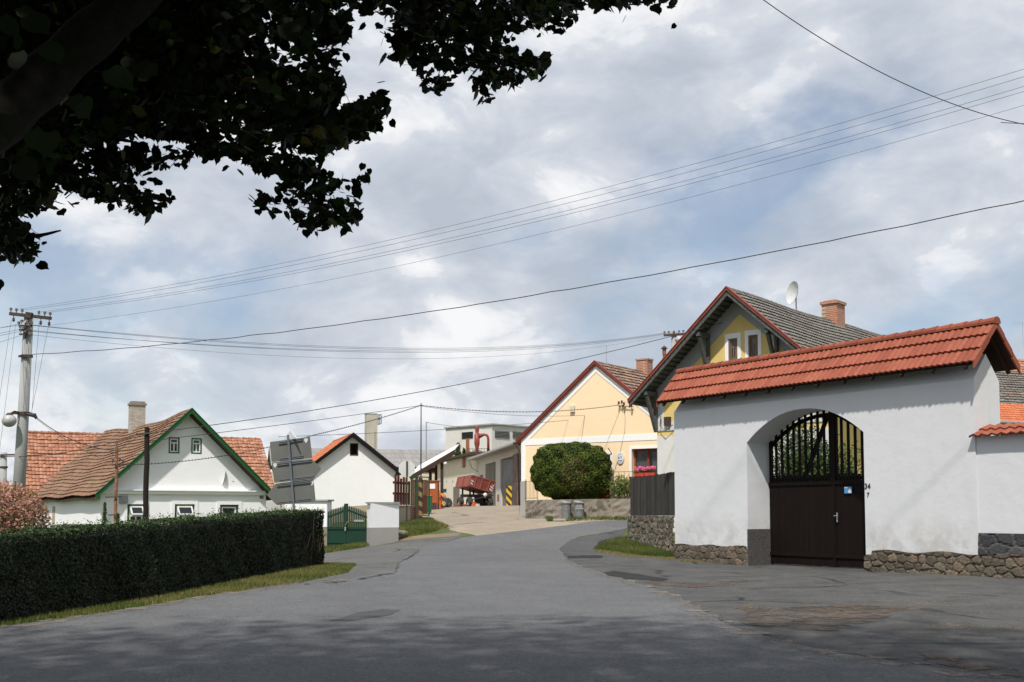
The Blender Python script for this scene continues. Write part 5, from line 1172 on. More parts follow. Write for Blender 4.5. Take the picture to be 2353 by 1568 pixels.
# ================================================ the yard beyond
# canopy with tilted white roof
tcn = thing('tilted_canopy', 'open shelter with a steep white sheet roof on dark posts at the yard', 'canopy', at(1010, 1164, 76))
A_, B_, C_, D_ = at(942, 1094, 74), at(1046, 1033, 74), at(1055, 1022, 80), at(962, 1072, 80)
m = MB(); q = Vector((0, 0, .06)); m.add([A_, B_, C_, D_, A_+q, B_+q, C_+q, D_+q], [(3, 2, 1, 0), (4, 5, 6, 7), (0, 1, 5, 4), (1, 2, 6, 5), (2, 3, 7, 6), (3, 0, 4, 7)]); m.build('roof', M['canopywhite'], tcn)
m = MB(); q = Vector((0, -.02, -.17)); m.bar(A_+q, B_+q, .08, .30); m.bar(D_+Vector((0, 0, -.15)), C_+Vector((0, 0, -.15)), .1, .2)
for i in range(6): m.bar(A_.lerp(B_, i/5)+Vector((0, 0, -.06)), D_.lerp(C_, i/5)+Vector((0, 0, -.06)), .08, .1)
m.build('beam', M['brownwood'], tcn)
for u, v0, v1, Y in ((1002, 1060, 1164, 79.5), (1015.5, 1052, 1164, 74.3), (989, 1068, 1164, 79.5)):
    p0 = at(u, v1, Y); zb0 = gz(p0.x, p0.y); m = MB(); a, b = Vector((p0.x, p0.y, zb0)), at(u, v0, Y); m.bar(a, b, .2, .2); m.build('post', M['brownwood'], tcn)
m = MB(); a = at(1007, 1070, 74.2); m.ball(at(1023, 1065, 74.1), .14, 10); m.bar(at(1015, 1064, 74.2), at(1023, 1063, 74.1), .04, .04); m.build('lamp', M['whiteplastic'], tcn)
# rust-red booth with a notice
pb3 = at(993, 1165, 70); zb3 = gz(pb3.x, pb3.y); t = thing('booth', 'rust-red wooden booth with a white paper notice under the white canopy', 'booth', (pb3.x, pb3.y, zb3))
BFm = Frame((pb3.x-.3, pb3.y, zb3), R(-8)); h = at(993, 1105, 70).z-zb3; m = MB(BFm); m.box(0, .62, 0, .7, .45, h-.04); m.build('cladding', M['redwood'], t); m = MB(BFm); m.box(0.01, .61, .01, .69, -.1, .45); m.build('base', M['rustdark'], t)
m = MB(BFm); m.box(-.05, .70, -.06, .76, h-.04, h+.02); m.box(-.04, 0, -.03, 0, 0, h-.04); m.box(.62, .66, -.03, 0, 0, h-.04); m.build('frame', M['rust'], t); m = MB(BFm); m.box(.12, .5, -.03, -.01, h-.52, h-.2); m.build('notice', M['paper'], t)
p = at(974, 1165, 62); z = gz(p.x, p.y); t = thing('green_container', 'low dark green steel container behind the striped gatepost', 'container', (p.x, p.y, z)); m = MB(Frame((p.x-.35, p.y, z), 0)); h = at(974, 1140, 62).z-z
m.prism([(0, .1), (.72, .1), (.78, h), (-.04, h)], 0, .8); m.build('tub', M['green_metal'], t, bevel=.02); m = MB(Frame((p.x-.35, p.y, z), 0)); m.box(-.06, .80, -.03, .85, h, h+.05); m.build('lid', M['binsteel2'], t); m = MB(Frame((p.x-.35, p.y, z), 0)); [m.tube([(x, y, .08), (x+.04, y, .08)], .08, 10) for x in (.08, .6) for y in (.1, .7)]; m.build('castor', M['tyre'], t)
# concrete kerb edge before the yard
kp = [at(915, 1171, 60), at(1047, 1167, 76)]
# small striped barrier posts
for u, v0, v1, Y, w, lab, grp in ((1016, 1135, 1162, 72, .16, 'thin black and yellow striped canopy post guard', None),):
    p = at(u, v1, Y); z = gz(p.x, p.y); t = thing('striped_guard', lab, 'post', (p.x, p.y, z)); m = MB(); m.box(p.x-w/2, p.x+w/2, p.y-.03, p.y+.03, z-.05, at(u, v0, Y).z); m.build('guard', M['stripe2'], t)
p = at(1169.5, 1162, 80); z = gz(p.x, p.y); t = thing('striped_barrier', 'upright black and yellow striped board before the open garage doors', 'barrier', (p.x, p.y, z)); w = 6.4/FPX*80
m = MB(); m.box(p.x-w, p.x+w, p.y-.03, p.y+.03, z-.05, at(1169, 1117, 80).z); m.build('board', M['stripe2'], t); m = MB(); m.box(p.x-w, p.x+w, p.y+.03, p.y+.25, z-.05, z+.08); m.build('foot', M['concrete'], t)
# garage block
o = at(1098, 1160, 105); e_ = at(1197, 1163, 82.5); GA = Frame((o.x, o.y, 1.9), math.atan2(e_.y-o.y, e_.x-o.x)); ga = GA.hit
tga = thing('garage', 'grey garage block with large open steel doors left of the peach house', 'garage', GA.o)
Lg = ga(1200, 1100)[0]+1.5; ztg = ga(1150, 1040)[1]
d1 = (ga(1115, 1100)[0], ga(1139, 1100)[0]); d2 = (ga(1150, 1100)[0], ga(1197, 1100)[0]); zd1, zd2 = ga(1127, 1064)[1], ga(1150, 1056)[1]
m = MB(GA); m.wall([(0, -1), (Lg, -1), (Lg, ztg), (0, ztg)], [rect(d1[0], d1[1], -.2, zd1), rect(d2[0], d2[1], -.2, zd2)], 0, .35, .35); m.box(0, .35, .35, 9, -1, ztg); m.box(0, Lg, 8.7, 9, -1, ztg); m.build('wall', M['garagegrey'], tga)
m = MB(GA); zr_ = ga(1098, 1050)[1]; m.box(-.8, Lg, -.75, 9.3, ztg-.02, ztg+.22); m.build('roof', M['plinthgrey'], tga)
m = MB(GA); m.tube([(-.8, -.8, ztg+.08), (Lg, -.8, ztg+.08)], .09, 8); m.tube([(-.78, -.8, ztg), (-.6, -.5, ztg-.8), (-.1, -.1, ztg-1.1)], .06, 8); m.build('gutter', M['zinc'], tga)
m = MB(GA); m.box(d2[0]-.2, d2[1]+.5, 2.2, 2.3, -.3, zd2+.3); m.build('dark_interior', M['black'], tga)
def leafdoor(F, x, w, ang, z0, z1, mat, y=0): 
    Mx = F.m @ Matrix.Translation((x, y, 0)) @ Matrix.Rotation(ang, 4, 'Z'); m = MB(Mx); m.box(0, w, -.03, .03, z0, z1)
    s = 1 if w > 0 else -1
    for zz_ in (z0+.05, (z0+z1)/2, z1-.1): m.box(0.02*s, w-.02*s, -.05, -.03, zz_-.05, zz_+.05)
    return m
wd2 = (d2[1]-d2[0])/2
leafdoor(GA, d2[0]+.02, (d2[1]-d2[0])*.60, R(3), 0, zd2-.05, 'steelgrey', .2).build('door', M['steelgrey'], tga)
leafdoor(GA, d2[0]+(d2[1]-d2[0])*.64, (d2[1]-d2[0])*.36, R(-4), 0, zd2+.05, 'steeldoor', .0).build('door', M['steeldoor'], tga)
m = MB(GA); nb = 9
for i in range(nb): w = (d1[1]-d1[0])/nb; m.box(d1[0]+i*w+.01, d1[0]+(i+1)*w-.01, .08, .14, 0, zd1-random.uniform(0, .05), random.random())
m.build('plank_door', M['grey_door'], tga)
a, b, c, d = pr(GA, 1103, 1072+20, 1110, 1112); m = MB(GA); m.box(a, b, -.02, .0, c, d); m.build('small_window', M['winwood'], tga)
a, b, c, d = pr(GA, 1143, 1137, 1147, 1152); m = MB(GA); m.box(a, b, -.02, .0, c, d); m.build('vent', M['rust'], tga)
# beige shed
o = at(1005, 1162, 124); e_ = at(1098, 1160, 105.2); SB = Frame((o.x, o.y, 1.9), math.atan2(e_.y-o.y, e_.x-o.x)); sb = SB.hit
tsb = thing('shed', 'long beige rendered shed behind the tipping trailer', 'shed', SB.o); Ls = sb(1098, 1100)[0]-.05; zts = sb(1050, 1055)[1]
m = MB(SB); m.box(0, Ls, 0, .3, -1, zts); m.box(0, .3, .3, 8, -1, zts); m.build('wall', M['beige'], tsb); m = MB(SB); m.box(-.6, Ls, -.6, 8, zts, zts+.25); m.build('roof_edge', M['rustdark'], tsb)
a, b, c, d = pr(SB, 1064, 1052, 1070, 1070); m = MB(SB); m.box(a, b, -.08, 0, c-.2, zts); m.build('brown_duct', M['rust'], tsb)
a, b, c, d = pr(SB, 1042, 1119, 1056, 1160); m = MB(SB); m.box(a, b, -.03, 0, -.2, d); m.build('grey_door', M['grey_door'], tsb)
m = MB(SB); m.box(0, Ls, -.012, 0, zts-1.9, zts-.01); m.build('upper_band', M['cream'], tsb)
a, b, c, d = pr(SB, 1015, 1124, 1026, 1131); m = MB(SB); m.box(a, b, -.03, 0, c, d); m.build('low_window', M['louvre'], tsb)
m = MB(SB)
for u in (1013, 1027, 1041, 1056, 1071, 1085): a, z = sb(u, 1106+(1052-u)*.03); m.box(a-.15, a+.15, -.03, 0, z-.12, z+.12)
m.build('vents', M['plinthgrey'], tsb)
# maroon cyclone separator with swan neck
YC = 132; t = thing('cyclone_separator', 'red cyclone dust separator with bent pipe above the shed roofs', 'machine', at(1096, 1050, YC)); c = at(1096, 1050, YC); k_ = YC/FPX
def pz(v): return at(1096, v, YC).z
m = MB(); m.tube([(c.x, c.y, pz(v)) for v in (1046, 1040, 1030, 1021, 999, 998, 993, 986, 981, 980)], [.15, .25, 5.5*k_*.7, 6.2*k_, 6.2*k_, 4*k_, 3.8*k_, 5.2*k_, 4.6*k_, 2.5*k_], 16); m.build('body', M['cyclone'], t, smooth=True)
q = lambda u, v: at(u, v, YC); m = MB(); m.tube([q(1100, 1002), q(1106, 1001), q(1112, 999), q(1118, 1000), q(1121, 1004), q(1122, 1010), q(1122, 1044)], [.34, .24, .15, .15, .15, .15, .15], 12); m.build('swan_neck_pipe', M['cyclone'], t, smooth=True)
m = MB(); [m.bar((c.x+sx*.3, c.y, pz(1034)), (c.x+sx*.75, c.y, pz(1052)), .1, .1) for sx in (-1, 0, 1)]
for u in np.arange(1073, 1128, 6.6): m.bar(q(u, 1053), q(u, 1032), .05, .05)
for v in (1032, 1039, 1046): m.bar(q(1073, v), q(1124, v-1), .05, .05)
m.build('railing', M['rustdark'], t)
# panel silo block
oC = at(1130, 1100, 200); SI = Frame((oC.x, oC.y, 2), R(-45)); tsi = thing('grain_store', 'large pale grey industrial panel building on the skyline beyond the yard', 'building', SI.o)
si = SI.hit; zt = si(1130, 976.5)[1]; Ll = -si(1024, 1000)[0]; Lr = 24; IL = SI.hitx
m = MB(SI); m.box(-Ll, 0, 0, Lr, -2, zt); m.build('panel_wall', M['panelgrey'], tsi)
m = MB(SI); m.box(-Ll-.2, .35, -.3, Lr+.3, zt, zt+.25); m.build('roof', M['plinthgrey'], tsi)
a, b, c, d = pr(SI, 1062, 993, 1087, 1008); m = MB(SI); m.box(a, b, -.08, 0, c, d); w = m.build('louvred_opening', M['louvre'], tsi); m = MB(SI)
for i in range(5): z = c+(d-c)*(i+.5)/5; m.box(a, b, -.16, -.085, z-.04, z+.04)
m.build('louvre_blades', M['louvre'], w)
for (u0, v0, u1, v1) in ((1137, 990, 1170, 1006), (1178, 992, 1205, 1007)):
    ya, yb = IL(u0, v0, 0)[0], IL(u1, v0, 0)[0]; z0, z1 = IL(u0, v1, 0)[1], IL(u0, v0, 0)[1]
    m = MB(SI); m.box(0, .08, ya, yb, z0, z1); w = m.build('louvred_opening', M['louvre'], tsi); m = MB(SI)
    for i in range(5): z = z0+(z1-z0)*(i+.5)/5; m.box(.085, .16, ya, yb, z-.03, z+.03)
    m.build('louvre_blades', M['plinthgrey'], w)
m = MB(SI); [m.box(0, .02, y, y+.06, 0, zt-.3) for y in (6, 12, 18)]; [m.box(-x, -x+.06, -.02, 0, 0, zt-.3) for x in (Ll*.33, Ll*.66)]; m.build('panel_joints', M['plinthgrey'], tsi)
t = thing('ladder_mast', 'rusty ladder mast in front of the grain store', 'mast', at(1074, 1050, 133)); m = MB(); m.bar(at(1072.5, 1054, 133), at(1072.5, 1008, 133), .22, .22); m.bar(at(1076.5, 1054, 133), at(1076.5, 1008, 133), .22, .22); m.build('rails', M['rust'], t); m = MB(); [m.bar(at(1072.5, v, 133), at(1076.5, v, 133), .12, .12) for v in range(1012, 1054, 5)]; m.build('rungs', M['rust'], t)
# spruce and broadleaf behind the shed roof
def cone_tree(name, label, u, vtop, vb, Y, r, n, mat, spruce=True):
    p = at(u, vb, Y); zt = at(u, vtop, Y).z; zg = gz(min(max(p.x, -59), 59), min(p.y, 159)); t = thing(name, label, 'tree', (p.x, p.y, zg)); g = rng
    s = g.uniform(0, 1, n)**.7; a = g.uniform(0, 2*math.pi, n); rr = r*(s if spruce else np.sin(np.clip(s*.85+.12, 0, 1)*math.pi)**.6)*np.sqrt(g.uniform(.1, 1, n))
    if spruce: rr = rr*(.75+.25*np.sin(s*40))
    P = np.c_[p.x+rr*np.cos(a), p.y+rr*np.sin(a), zt-s*(zt-zg)*.85]; leaves('crown', M[mat], P, g.normal(size=(n, 3))+np.array([0, -.4, .8]), g.uniform(.25, .5, n), SPR, g.uniform(0, 1, n), t)
    m = MB(); m.tube([(p.x, p.y, zg), (p.x, p.y, zt-.3)], [.18, .03], 8); m.build('trunk', M['bark'], t); return t
cone_tree('spruce', 'small dark spruce tip rising behind the white canopy', 1053, 1018, 1075, 128, 2.2, 2600, 'bushgreen')
cone_tree('spruce', 'broader bluish conifer right of the spruce tip behind the shed', 1066, 1031, 1075, 127, 2.0, 2400, 'bushgreen')
# long grey barn
oB = at(618, 1029, 128); LBn = at(985, 1033, 133)-oB; GBm = Frame((oB.x, oB.y, 0), math.atan2(LBn.y, LBn.x)); LLb = math.hypot(LBn.x, LBn.y); zrb = oB.z
tgb = thing('grey_barn', 'long low barn with grey fibre-cement roof behind the orange-roofed outbuilding', 'barn', GBm.o); zeb = at(900, 1073, 125).z; dy = 6.0; n_ = math.hypot(dy, zrb-zeb)
m = MB(GBm)
for s in (-1, 1): slope(m, (0, 0, zrb), (1, 0, 0), LLb+ (2.2), (0, s*dy/n_, -(zrb-zeb)/n_), n_, course=1.6, tw=.25, amp=.05, lift=.02, th=.02)
m.build('roof', M['corrug'], tgb, fixn=False)
m = MB(GBm); m.box(.2, LLb+1.8, -dy+.4, dy-.4, -1, zeb-.55); m.build('wall', M['cream'], tgb); m = MB(GBm); m.box(.1, LLb+2, -dy+.3, -dy+.36, zeb-.55, zeb-.02); m.build('eave_board', M['redslat'], tgb)
# tall concrete chimney with ladder cage
YH = 146; pc_ = at(852, 1060, YH); t = thing('tall_chimney', 'tall square weathered concrete chimney with a steel platform at its top right', 'chimney', (pc_.x, pc_.y, 2)); k_ = YH/FPX; zt = at(852, 953, YH).z
HF = Frame((pc_.x, pc_.y, 0), R(20)); m = MB(HF); m.box(-.72, .72, -.72, .72, 1, zt); m.build('shaft', M['chimneycon'], t); m = MB(HF); m.box(-.76, .76, -.76, .76, zt, zt+.1); m.build('cap', M['plinthgrey'], t)
m = MB(); 
for (a, b) in (((868, 976), (876, 974)), ((876, 974), (876, 953)), ((869, 975), (869, 954)), ((869, 954), (876, 953)), ((869, 964), (876, 963)), ((872.5, 975), (872.5, 953))): m.bar(at(*a, YH-.6), at(*b, YH-.6), .09, .09)
m.build('platform', M['louvre'], t); m = MB(); [m.bar(at(858, v, YH-.9), at(862, v, YH-.9), .06, .06) for v in range(985, 1060, 6)]; m.build('rungs', M['plinthgrey'], t)
t = thing('thin_pole', 'thin pale pole right of the tall mast, beyond the barn', 'pole', at(980, 1060, 110)); m = MB(); m.tube([at(979.5, 1060, 110), at(979.5, 970, 110)], .06, 6); m.build('pole', M['steel'], t); m = MB(); m.bar(at(978, 971, 110), at(985, 971, 110), .08, .08); m.build('arm', M['steel'], t)

# ================================================ tipping trailer
YT = 88
tt_ = thing('tipping_trailer', 'maroon farm trailer with its bed tipped up on a dark wheeled chassis', 'trailer', at(1090, 1163, YT)); zgT = gz(at(1090, 1163, YT).x, YT)
TLb, TCb, TRb = at(1053, 1098.5, 89.6), at(1084.8, 1092.9, 87.2), at(1138.6, 1107.6, 88.2)
BLb, BCb, BRb = at(1048, 1120.7, 89.6), at(1078.6, 1116.3, 87.2), at(1130.5, 1132, 88.2)
bk_t, bk_b = TLb+TRb-TCb, BLb+BRb-BCb
def slab(m, a, b, c, d, th):      # a b top, c d bottom; thickness inward normal
    nrm = (b-a).cross(d-a).normalized()*th; m.add([a, b, c, d, a+nrm, b+nrm, c+nrm, d+nrm], [(0, 1, 2, 3), (7, 6, 5, 4), (0, 4, 5, 1), (1, 5, 6, 2), (2, 6, 7, 3), (3, 7, 4, 0)])
bed = MB(); slab(bed, TLb, TCb, BCb, BLb, -.06); slab(bed, TCb, TRb, BRb, BCb, -.06); slab(bed, TRb, bk_t, bk_b, BRb, -.06); slab(bed, bk_t, TLb, BLb, bk_b, -.06); slab(bed, BLb, BCb, BRb, bk_b, .08); bd = bed.build('bed', M['trailer'], tt_)
m = MB()
for f_ in (0, .33, .5, .66, 1): m.bar(TLb.lerp(TCb, f_)+Vector((-.03, -.05, 0)), BLb.lerp(BCb, f_)+Vector((-.03, -.05, 0)), .08, .08)
for f_ in (.2, .46, .78, 1): m.bar(TCb.lerp(TRb, f_)+Vector((0, -.05, 0)), BCb.lerp(BRb, f_)+Vector((0, -.05, 0)), .10, .08)
for a, b in ((TLb, TCb), (TCb, TRb), (BLb, BCb), (BCb, BRb)): m.bar(a+Vector((0, -.05, 0)), b+Vector((0, -.05, 0)), .08, .10)
m.build('ribs', M['trailer'], bd)
m = MB(); e = Vector((0, -.11, 0)); f1, f2 = TCb.lerp(BCb, .35), BCb
slab(m, TCb.lerp(BCb, .35)+e+Vector((.05, 0, 0)), (TCb.lerp(TRb, .13)).lerp(BCb.lerp(BRb, .13), .35)+e, (TCb.lerp(TRb, .13)).lerp(BCb.lerp(BRb, .13), .95)+e, TCb.lerp(BCb, .95)+e+Vector((.05, 0, 0)), .02)
slab(m, (TCb.lerp(TRb, .86)).lerp(BCb.lerp(BRb, .86), .35)+e, TRb.lerp(BRb, .35)+e, TRb.lerp(BRb, .95)+e, (TCb.lerp(TRb, .86)).lerp(BCb.lerp(BRb, .86), .95)+e, .02); m.build('striped_panel', M['stripewhite'], bd)
mid = (BLb+BRb)/2; fx = [at(1060, 1140, YT+1.2), at(1128, 1138, YT+.4)]
m = MB(); z1 = at(1090, 1139, YT).z
m.bar((fx[0].x, fx[0].y, z1), (fx[1].x, fx[1].y, z1), .5, .22); m.bar((fx[0].x, fx[0].y+1.4, z1), (fx[1].x, fx[1].y+1.4, z1), .2, .22)
for u in (1063, 1080, 1088): m.bar(at(u, 1140, YT+1), at(u, 1122, YT+1.1), .14, .14)
m.bar(at(1058, 1141, YT), at(1133, 1139, YT), .1, .12); m.bar(at(1086, 1148, YT-.5), at(1110, 1143, YT-.5), .08, .08)
m.box(at(1092, 1, YT).x, at(1112, 1, YT).x, YT+.4, YT+1.6, zgT+.3, z1)
for u in (1065, 1120): m.bar((at(u, 1, YT).x, YT-.5, zgT+.45), (at(u, 1, YT).x, YT+2, zgT+.45), .14, .14); m.bar((at(u, 1, YT).x, YT+.5, zgT+.45), (at(u, 1, YT).x, YT+.5, z1), .3, .2)
m.build('chassis', M['underbody'], tt_)
def wheel(parent, c, r, w, ang, rim='rimm'):
    Mx = Matrix.Translation(c) @ Matrix.Rotation(ang, 4, 'Z'); m = MB(Mx); n = 28
    prof = [(-w/2, r*.60), (-w/2, r*.86), (-w*.40, r*.97), (0, r), (w*.40, r*.97), (w/2, r*.86), (w/2, r*.60)]; vs = []
    for x, q in prof:
        for j in range(n): a = 2*math.pi*j/n; vs.append((x, q*math.cos(a), q*math.sin(a)))
    m.add(vs, [(i*n+j, i*n+(j+1) % n, (i+1)*n+(j+1) % n, (i+1)*n+j) for i in range(len(prof)-1) for j in range(n)])
    for j in range(0, n, 2):        # tread lugs
        a = 2*math.pi*j/n; m.bar((-w*.42, r*1.0*math.cos(a), r*1.0*math.sin(a)), (0, r*1.01*math.cos(a+.12), r*1.01*math.sin(a+.12)), .03, .03); m.bar((w*.42, r*1.0*math.cos(a), r*1.0*math.sin(a)), (0, r*1.01*math.cos(a+.12), r*1.01*math.sin(a+.12)), .03, .03)
    wh = m.build('wheel', M['tyre'], parent)
    m = MB(Mx); prof = [(-w*.36, r*.60), (-w*.14, r*.52), (-w*.10, r*.3), (-w*.22, r*.2), (-w*.22, .001)]; vs = []
    for x, q in prof:
        for j in range(n): a = 2*math.pi*j/n; vs.append((x, q*math.cos(a), q*math.sin(a)))
    f_ = [(i*n+j, i*n+(j+1) % n, (i+1)*n+(j+1) % n, (i+1)*n+j) for i in range(len(prof)-1) for j in range(n)]; m.add(vs, f_); m.add([(-x, y, z) for x, y, z in vs], f_); m.build('rim', M[rim], wh); return wh
for u, dy, a in ((1058, 0, 70), (1079, -.2, 68), (1110, 1.2, 60), (1125, .3, -60)):
    p = at(u, 1150, YT+dy); wheel(tt_, Vector((p.x, p.y, zgT+.40)), .41, .36, R(24))
m = MB(); p = at(1115, 1137.5, YT-.3); m.ball(p, .17, 12); m.build('reservoir', M['whiteplastic'], tt_)
p = at(1089, 1158, 86.5); t = thing('orange_crate', 'small tilted orange object lying under the trailer', 'crate', (p.x, p.y, gz(p.x, p.y))); m = MB(Matrix.Translation((p.x, p.y, gz(p.x, p.y)+.22)) @ Matrix.Rotation(.4, 4, 'Y')); m.box(-.15, .15, -.15, .15, -.2, .16); m.box(-.18, .18, -.18, .18, .16, .2); m.build('body', M['orangep'], t, bevel=.02)
p = at(1068, 1160, 87); t = thing('red_canister', 'small red canister under the trailer between its left wheels', 'canister', (p.x, p.y, gz(p.x, p.y))); z = gz(p.x, p.y); m = MB(); m.box(p.x-.18, p.x+.15, p.y-.1, p.y+.1, z, z+.28); m.tube([(p.x-.1, p.y, z+.28), (p.x-.1, p.y, z+.34)], .04, 8); m.build('body', M['cyclone'], t, bevel=.03)
p = at(1048, 1160, 87); t = thing('scrap_heap', 'low heap of tan rusty scrap beside the trailer wheel', 'scrap', (p.x, p.y, gz(p.x, p.y))); z = gz(p.x, p.y); m = MB()
for i in range(16): a = Vector((p.x+random.uniform(-.45, .45), p.y+random.uniform(-.2, .2), z+random.uniform(0.02, .15))); m.bar(a, a+Vector((random.uniform(-.4, .4), random.uniform(-.2, .2), random.uniform(0, .25))), .06, .05, random.random())
m.build('pieces', M['rust'], t)

# ================================================ ride-on mower / small tractor
YM = 74; pm = at(1018, 1163, YM); zm0 = gz(pm.x, pm.y); mo = thing('garden_tractor', 'small orange garden tractor parked beside the booth', 'tractor', (pm.x, pm.y, zm0)); MFm = Frame((pm.x-.1, pm.y, zm0), R(-20))
m = MB(MFm); m.prism([(-.42, .62), (.28, .70), (.42, .55), (.42, .35), (-.42, .35)], -.22, .22); m.build('hood', M['hoodgrey'], mo, bevel=.05)
m = MB(MFm); m.prism([(-.5, .66), (-.38, .95), (-.0, .98), (.28, .74), (-.2, .68)], -.24, .24); m.build('body_panel', M['orangep'], mo, bevel=.04)
m = MB(MFm); m.tube([(-.1, 0, .9), (-.2, 0, 1.08)], .02, 6); m.tube([(-.28+.14*math.cos(a*math.pi/8), .14*math.sin(a*math.pi/8), 1.08+.05*math.cos(a*math.pi/8)) for a in range(17)], .013, 6, cap=False); m.build('steering_wheel', M['underbody'], mo)
m = MB(MFm); m.box(-.75, -.4, -.2, .2, .6, .68); m.prism([(-.8, .66), (-.7, .66), (-.76, 1.0), (-.84, 1.0)], -.2, .2); m.build('seat', M['underbody'], mo, bevel=.03)
for x, y, r in ((.3, -.3, .33), (.3, .3, .33), (-.55, -.34, .36), (-.55, .34, .36)): wheel(mo, MFm.m @ Vector((x, y, r)), r, .2, R(-20+90))
p = at(1004, 1162, 72); z = gz(p.x, p.y); t = thing('orange_box', 'bright orange plastic box at the foot of the booth', 'box', (p.x, p.y, z)); m = MB(Frame((p.x, p.y, z), R(15))); m.prism([(-.24, 0), (.24, 0), (.27, .62), (-.27, .5)], -.2, .2); m.build('body', M['orangep'], t, bevel=.03); m = MB(Frame((p.x, p.y, z), R(15))); m.box(-.29, .29, -.23, .23, .60, .64); m.build('rim', M['orangep'], t)

# ================================================ houses at the far right
FR = Frame((13.5, 42, 0), R(-38)); 
oR = at(2150, 1000, 52); FR = Frame((oR.x, oR.y, 0), R(20)); hr = FR.hit
tr1 = thing('grey_roofed_barn', 'barn with lichen-grey tiled roof seen right of the gateway', 'barn', FR.o)
zr_r = hr(2330, 825)[1]; ze_r = hr(2330, 938)[1]; W_ = 12; dn = 4.2; nn = math.hypot(dn, zr_r-ze_r)
m = MB(FR); slope(m, (1.5, dn, zr_r), (1, 0, 0), W_, (0, -dn/nn, -(zr_r-ze_r)/nn), nn, course=.32, tw=.2, amp=.03, lift=.07, jit=.03, th=.06); m.build('roof', M['greytile'], tr1, fixn=False)
m = MB(FR); m.box(1.6, W_+1.4, .1, .5, 0, ze_r-.1); m.build('wall', M['oldwhite'], tr1)
tr2 = thing('lean_to', 'lean-to with bright orange tiles, gutter and dark open side right of the gateway', 'shed', FR.m @ Vector((1.5, -2, .3)))
z2a, z2b = hr(2330, 930, -.2)[1], hr(2330, 970, -2.4)[1]; dn = 2.2; nn = math.hypot(dn, z2a-z2b)
m = MB(FR); slope(m, (1.4, -.2, z2a), (1, 0, 0), W_, (0, -dn/nn, -(z2a-z2b)/nn), nn, course=.3, tw=.22, amp=.04, lift=.03, th=.04); m.build('roof', M['orangetile'], tr2, fixn=False)
m = MB(FR); m.tube([(1.3, -2.5, z2b-.05), (W_, -2.5, z2b-.05)], .09, 10); m.tube([(3.6, -2.5, z2b-.1), (3.5, -2.3, z2b-.5), (3.5, -2.2, 0)], .06, 8); m.build('gutter', M['zinc'], tr2)
m = MB(FR); m.box(1.5, W_, -.4, -.3, 0, z2a-.2); m.build('dark_side', M['brownwood'], tr2); m = MB(FR); [m.box(x, x+.15, -2.3, -2.15, 0, z2b-.1) for x in (1.6, 5.0, 8.4)]; m.build('posts', M['brownwood'], tr2)
oR2 = at(2300, 1000, 66); FR2 = Frame((oR2.x, oR2.y, 0), R(25)); tr3 = thing('red_roofed_house', 'house with pale red tiled roof at the far right edge of the picture', 'house', FR2.o); hh = FR2.hit
zr_r = hh(2345, 797)[1]; m = MB(FR2); slope(m, (1.0, 4, zr_r), (1, 0, 0), 14, (0, -.75, -.66), 6, course=.33, tw=.2, amp=.03, lift=.05, jit=.02, th=.05); m.build('roof', M['barntile'], tr3, fixn=False); m = MB(FR2); m.box(1.2, 14.5, .2, 7.5, 0, zr_r-4.1); m.build('wall', M['oldwhite'], tr3)
m = MB(FR2); m.bar((.95, 4, zr_r), (.95, -.6, zr_r-4.05), .08, .2); m.build('verge_board', M['redmetal'], tr3)
pan = at(2351, 800, 66); t = thing('tv_antenna', 'thin rake-like television antenna at the far right edge', 'antenna', pan); m = MB(); m.tube([pan, pan+Vector((0, 0, 1.6))], .009, 6); m.tube([pan+Vector((-.6, 0, 1.5)), pan+Vector((.2, 0, 1.5))], .006, 5); [m.tube([pan+Vector((x*.6, 0, 1.35)), pan+Vector((x*.6, 0, 1.65))], .004, 4) for x in np.linspace(-1, .2, 8)]; m.build('elements', M['steel'], t)
# courtyard trees and inner yellow wall behind the gate
p = at(1850, 1150, 37.5); ct = thing('courtyard_shrub', 'tall leafy shrub growing in the courtyard behind the farm gate', 'shrub', (p.x, p.y, .2))
P1, N1, _ = ellipsoid_leaves((at(1838, 1110, 38).x, 38, at(1838, 1075, 38).z), (.95, .7, 1.5), 10000, .15, .3, 11); P2, N2, _ = ellipsoid_leaves((at(1905, 1110, 37.5).x, 37.5, at(1900, 1090, 37.5).z), (1.05, .6, 1.0), 4500, .15, .4, 12)
P3, N3, _ = ellipsoid_leaves((at(1955, 1110, 36.5).x, 36.5, at(1950, 1085, 36.5).z), (.5, .5, 1.0), 500, .15, .4, 13)
P4, N4, _ = ellipsoid_leaves((at(1860, 1110, 38.3).x, 38.3, at(1860, 1120, 38.3).z), (1.7, .5, .8), 4500, .1, .2, 17)
P = np.concatenate([P1, P2, P3, P4]); N3 = np.concatenate([N3, N4]); leaves('foliage', M['bushgreen'], P, np.concatenate([N1, N2, N3]), rng.uniform(.06, .11, len(P)), DIA, rng.uniform(0, .8, len(P))**1.6, ct)
m = MB(); [m.tube([(p.x+dx*.3, p.y, .1), (p.x+dx, p.y, at(1838, 1040, 38).z-abs(dx)*.5)], [.05, .01], 6) for dx in (-.8, -.4, 0, .5, 1.0, 1.5)]; m.build('stems', M['twig'], ct)
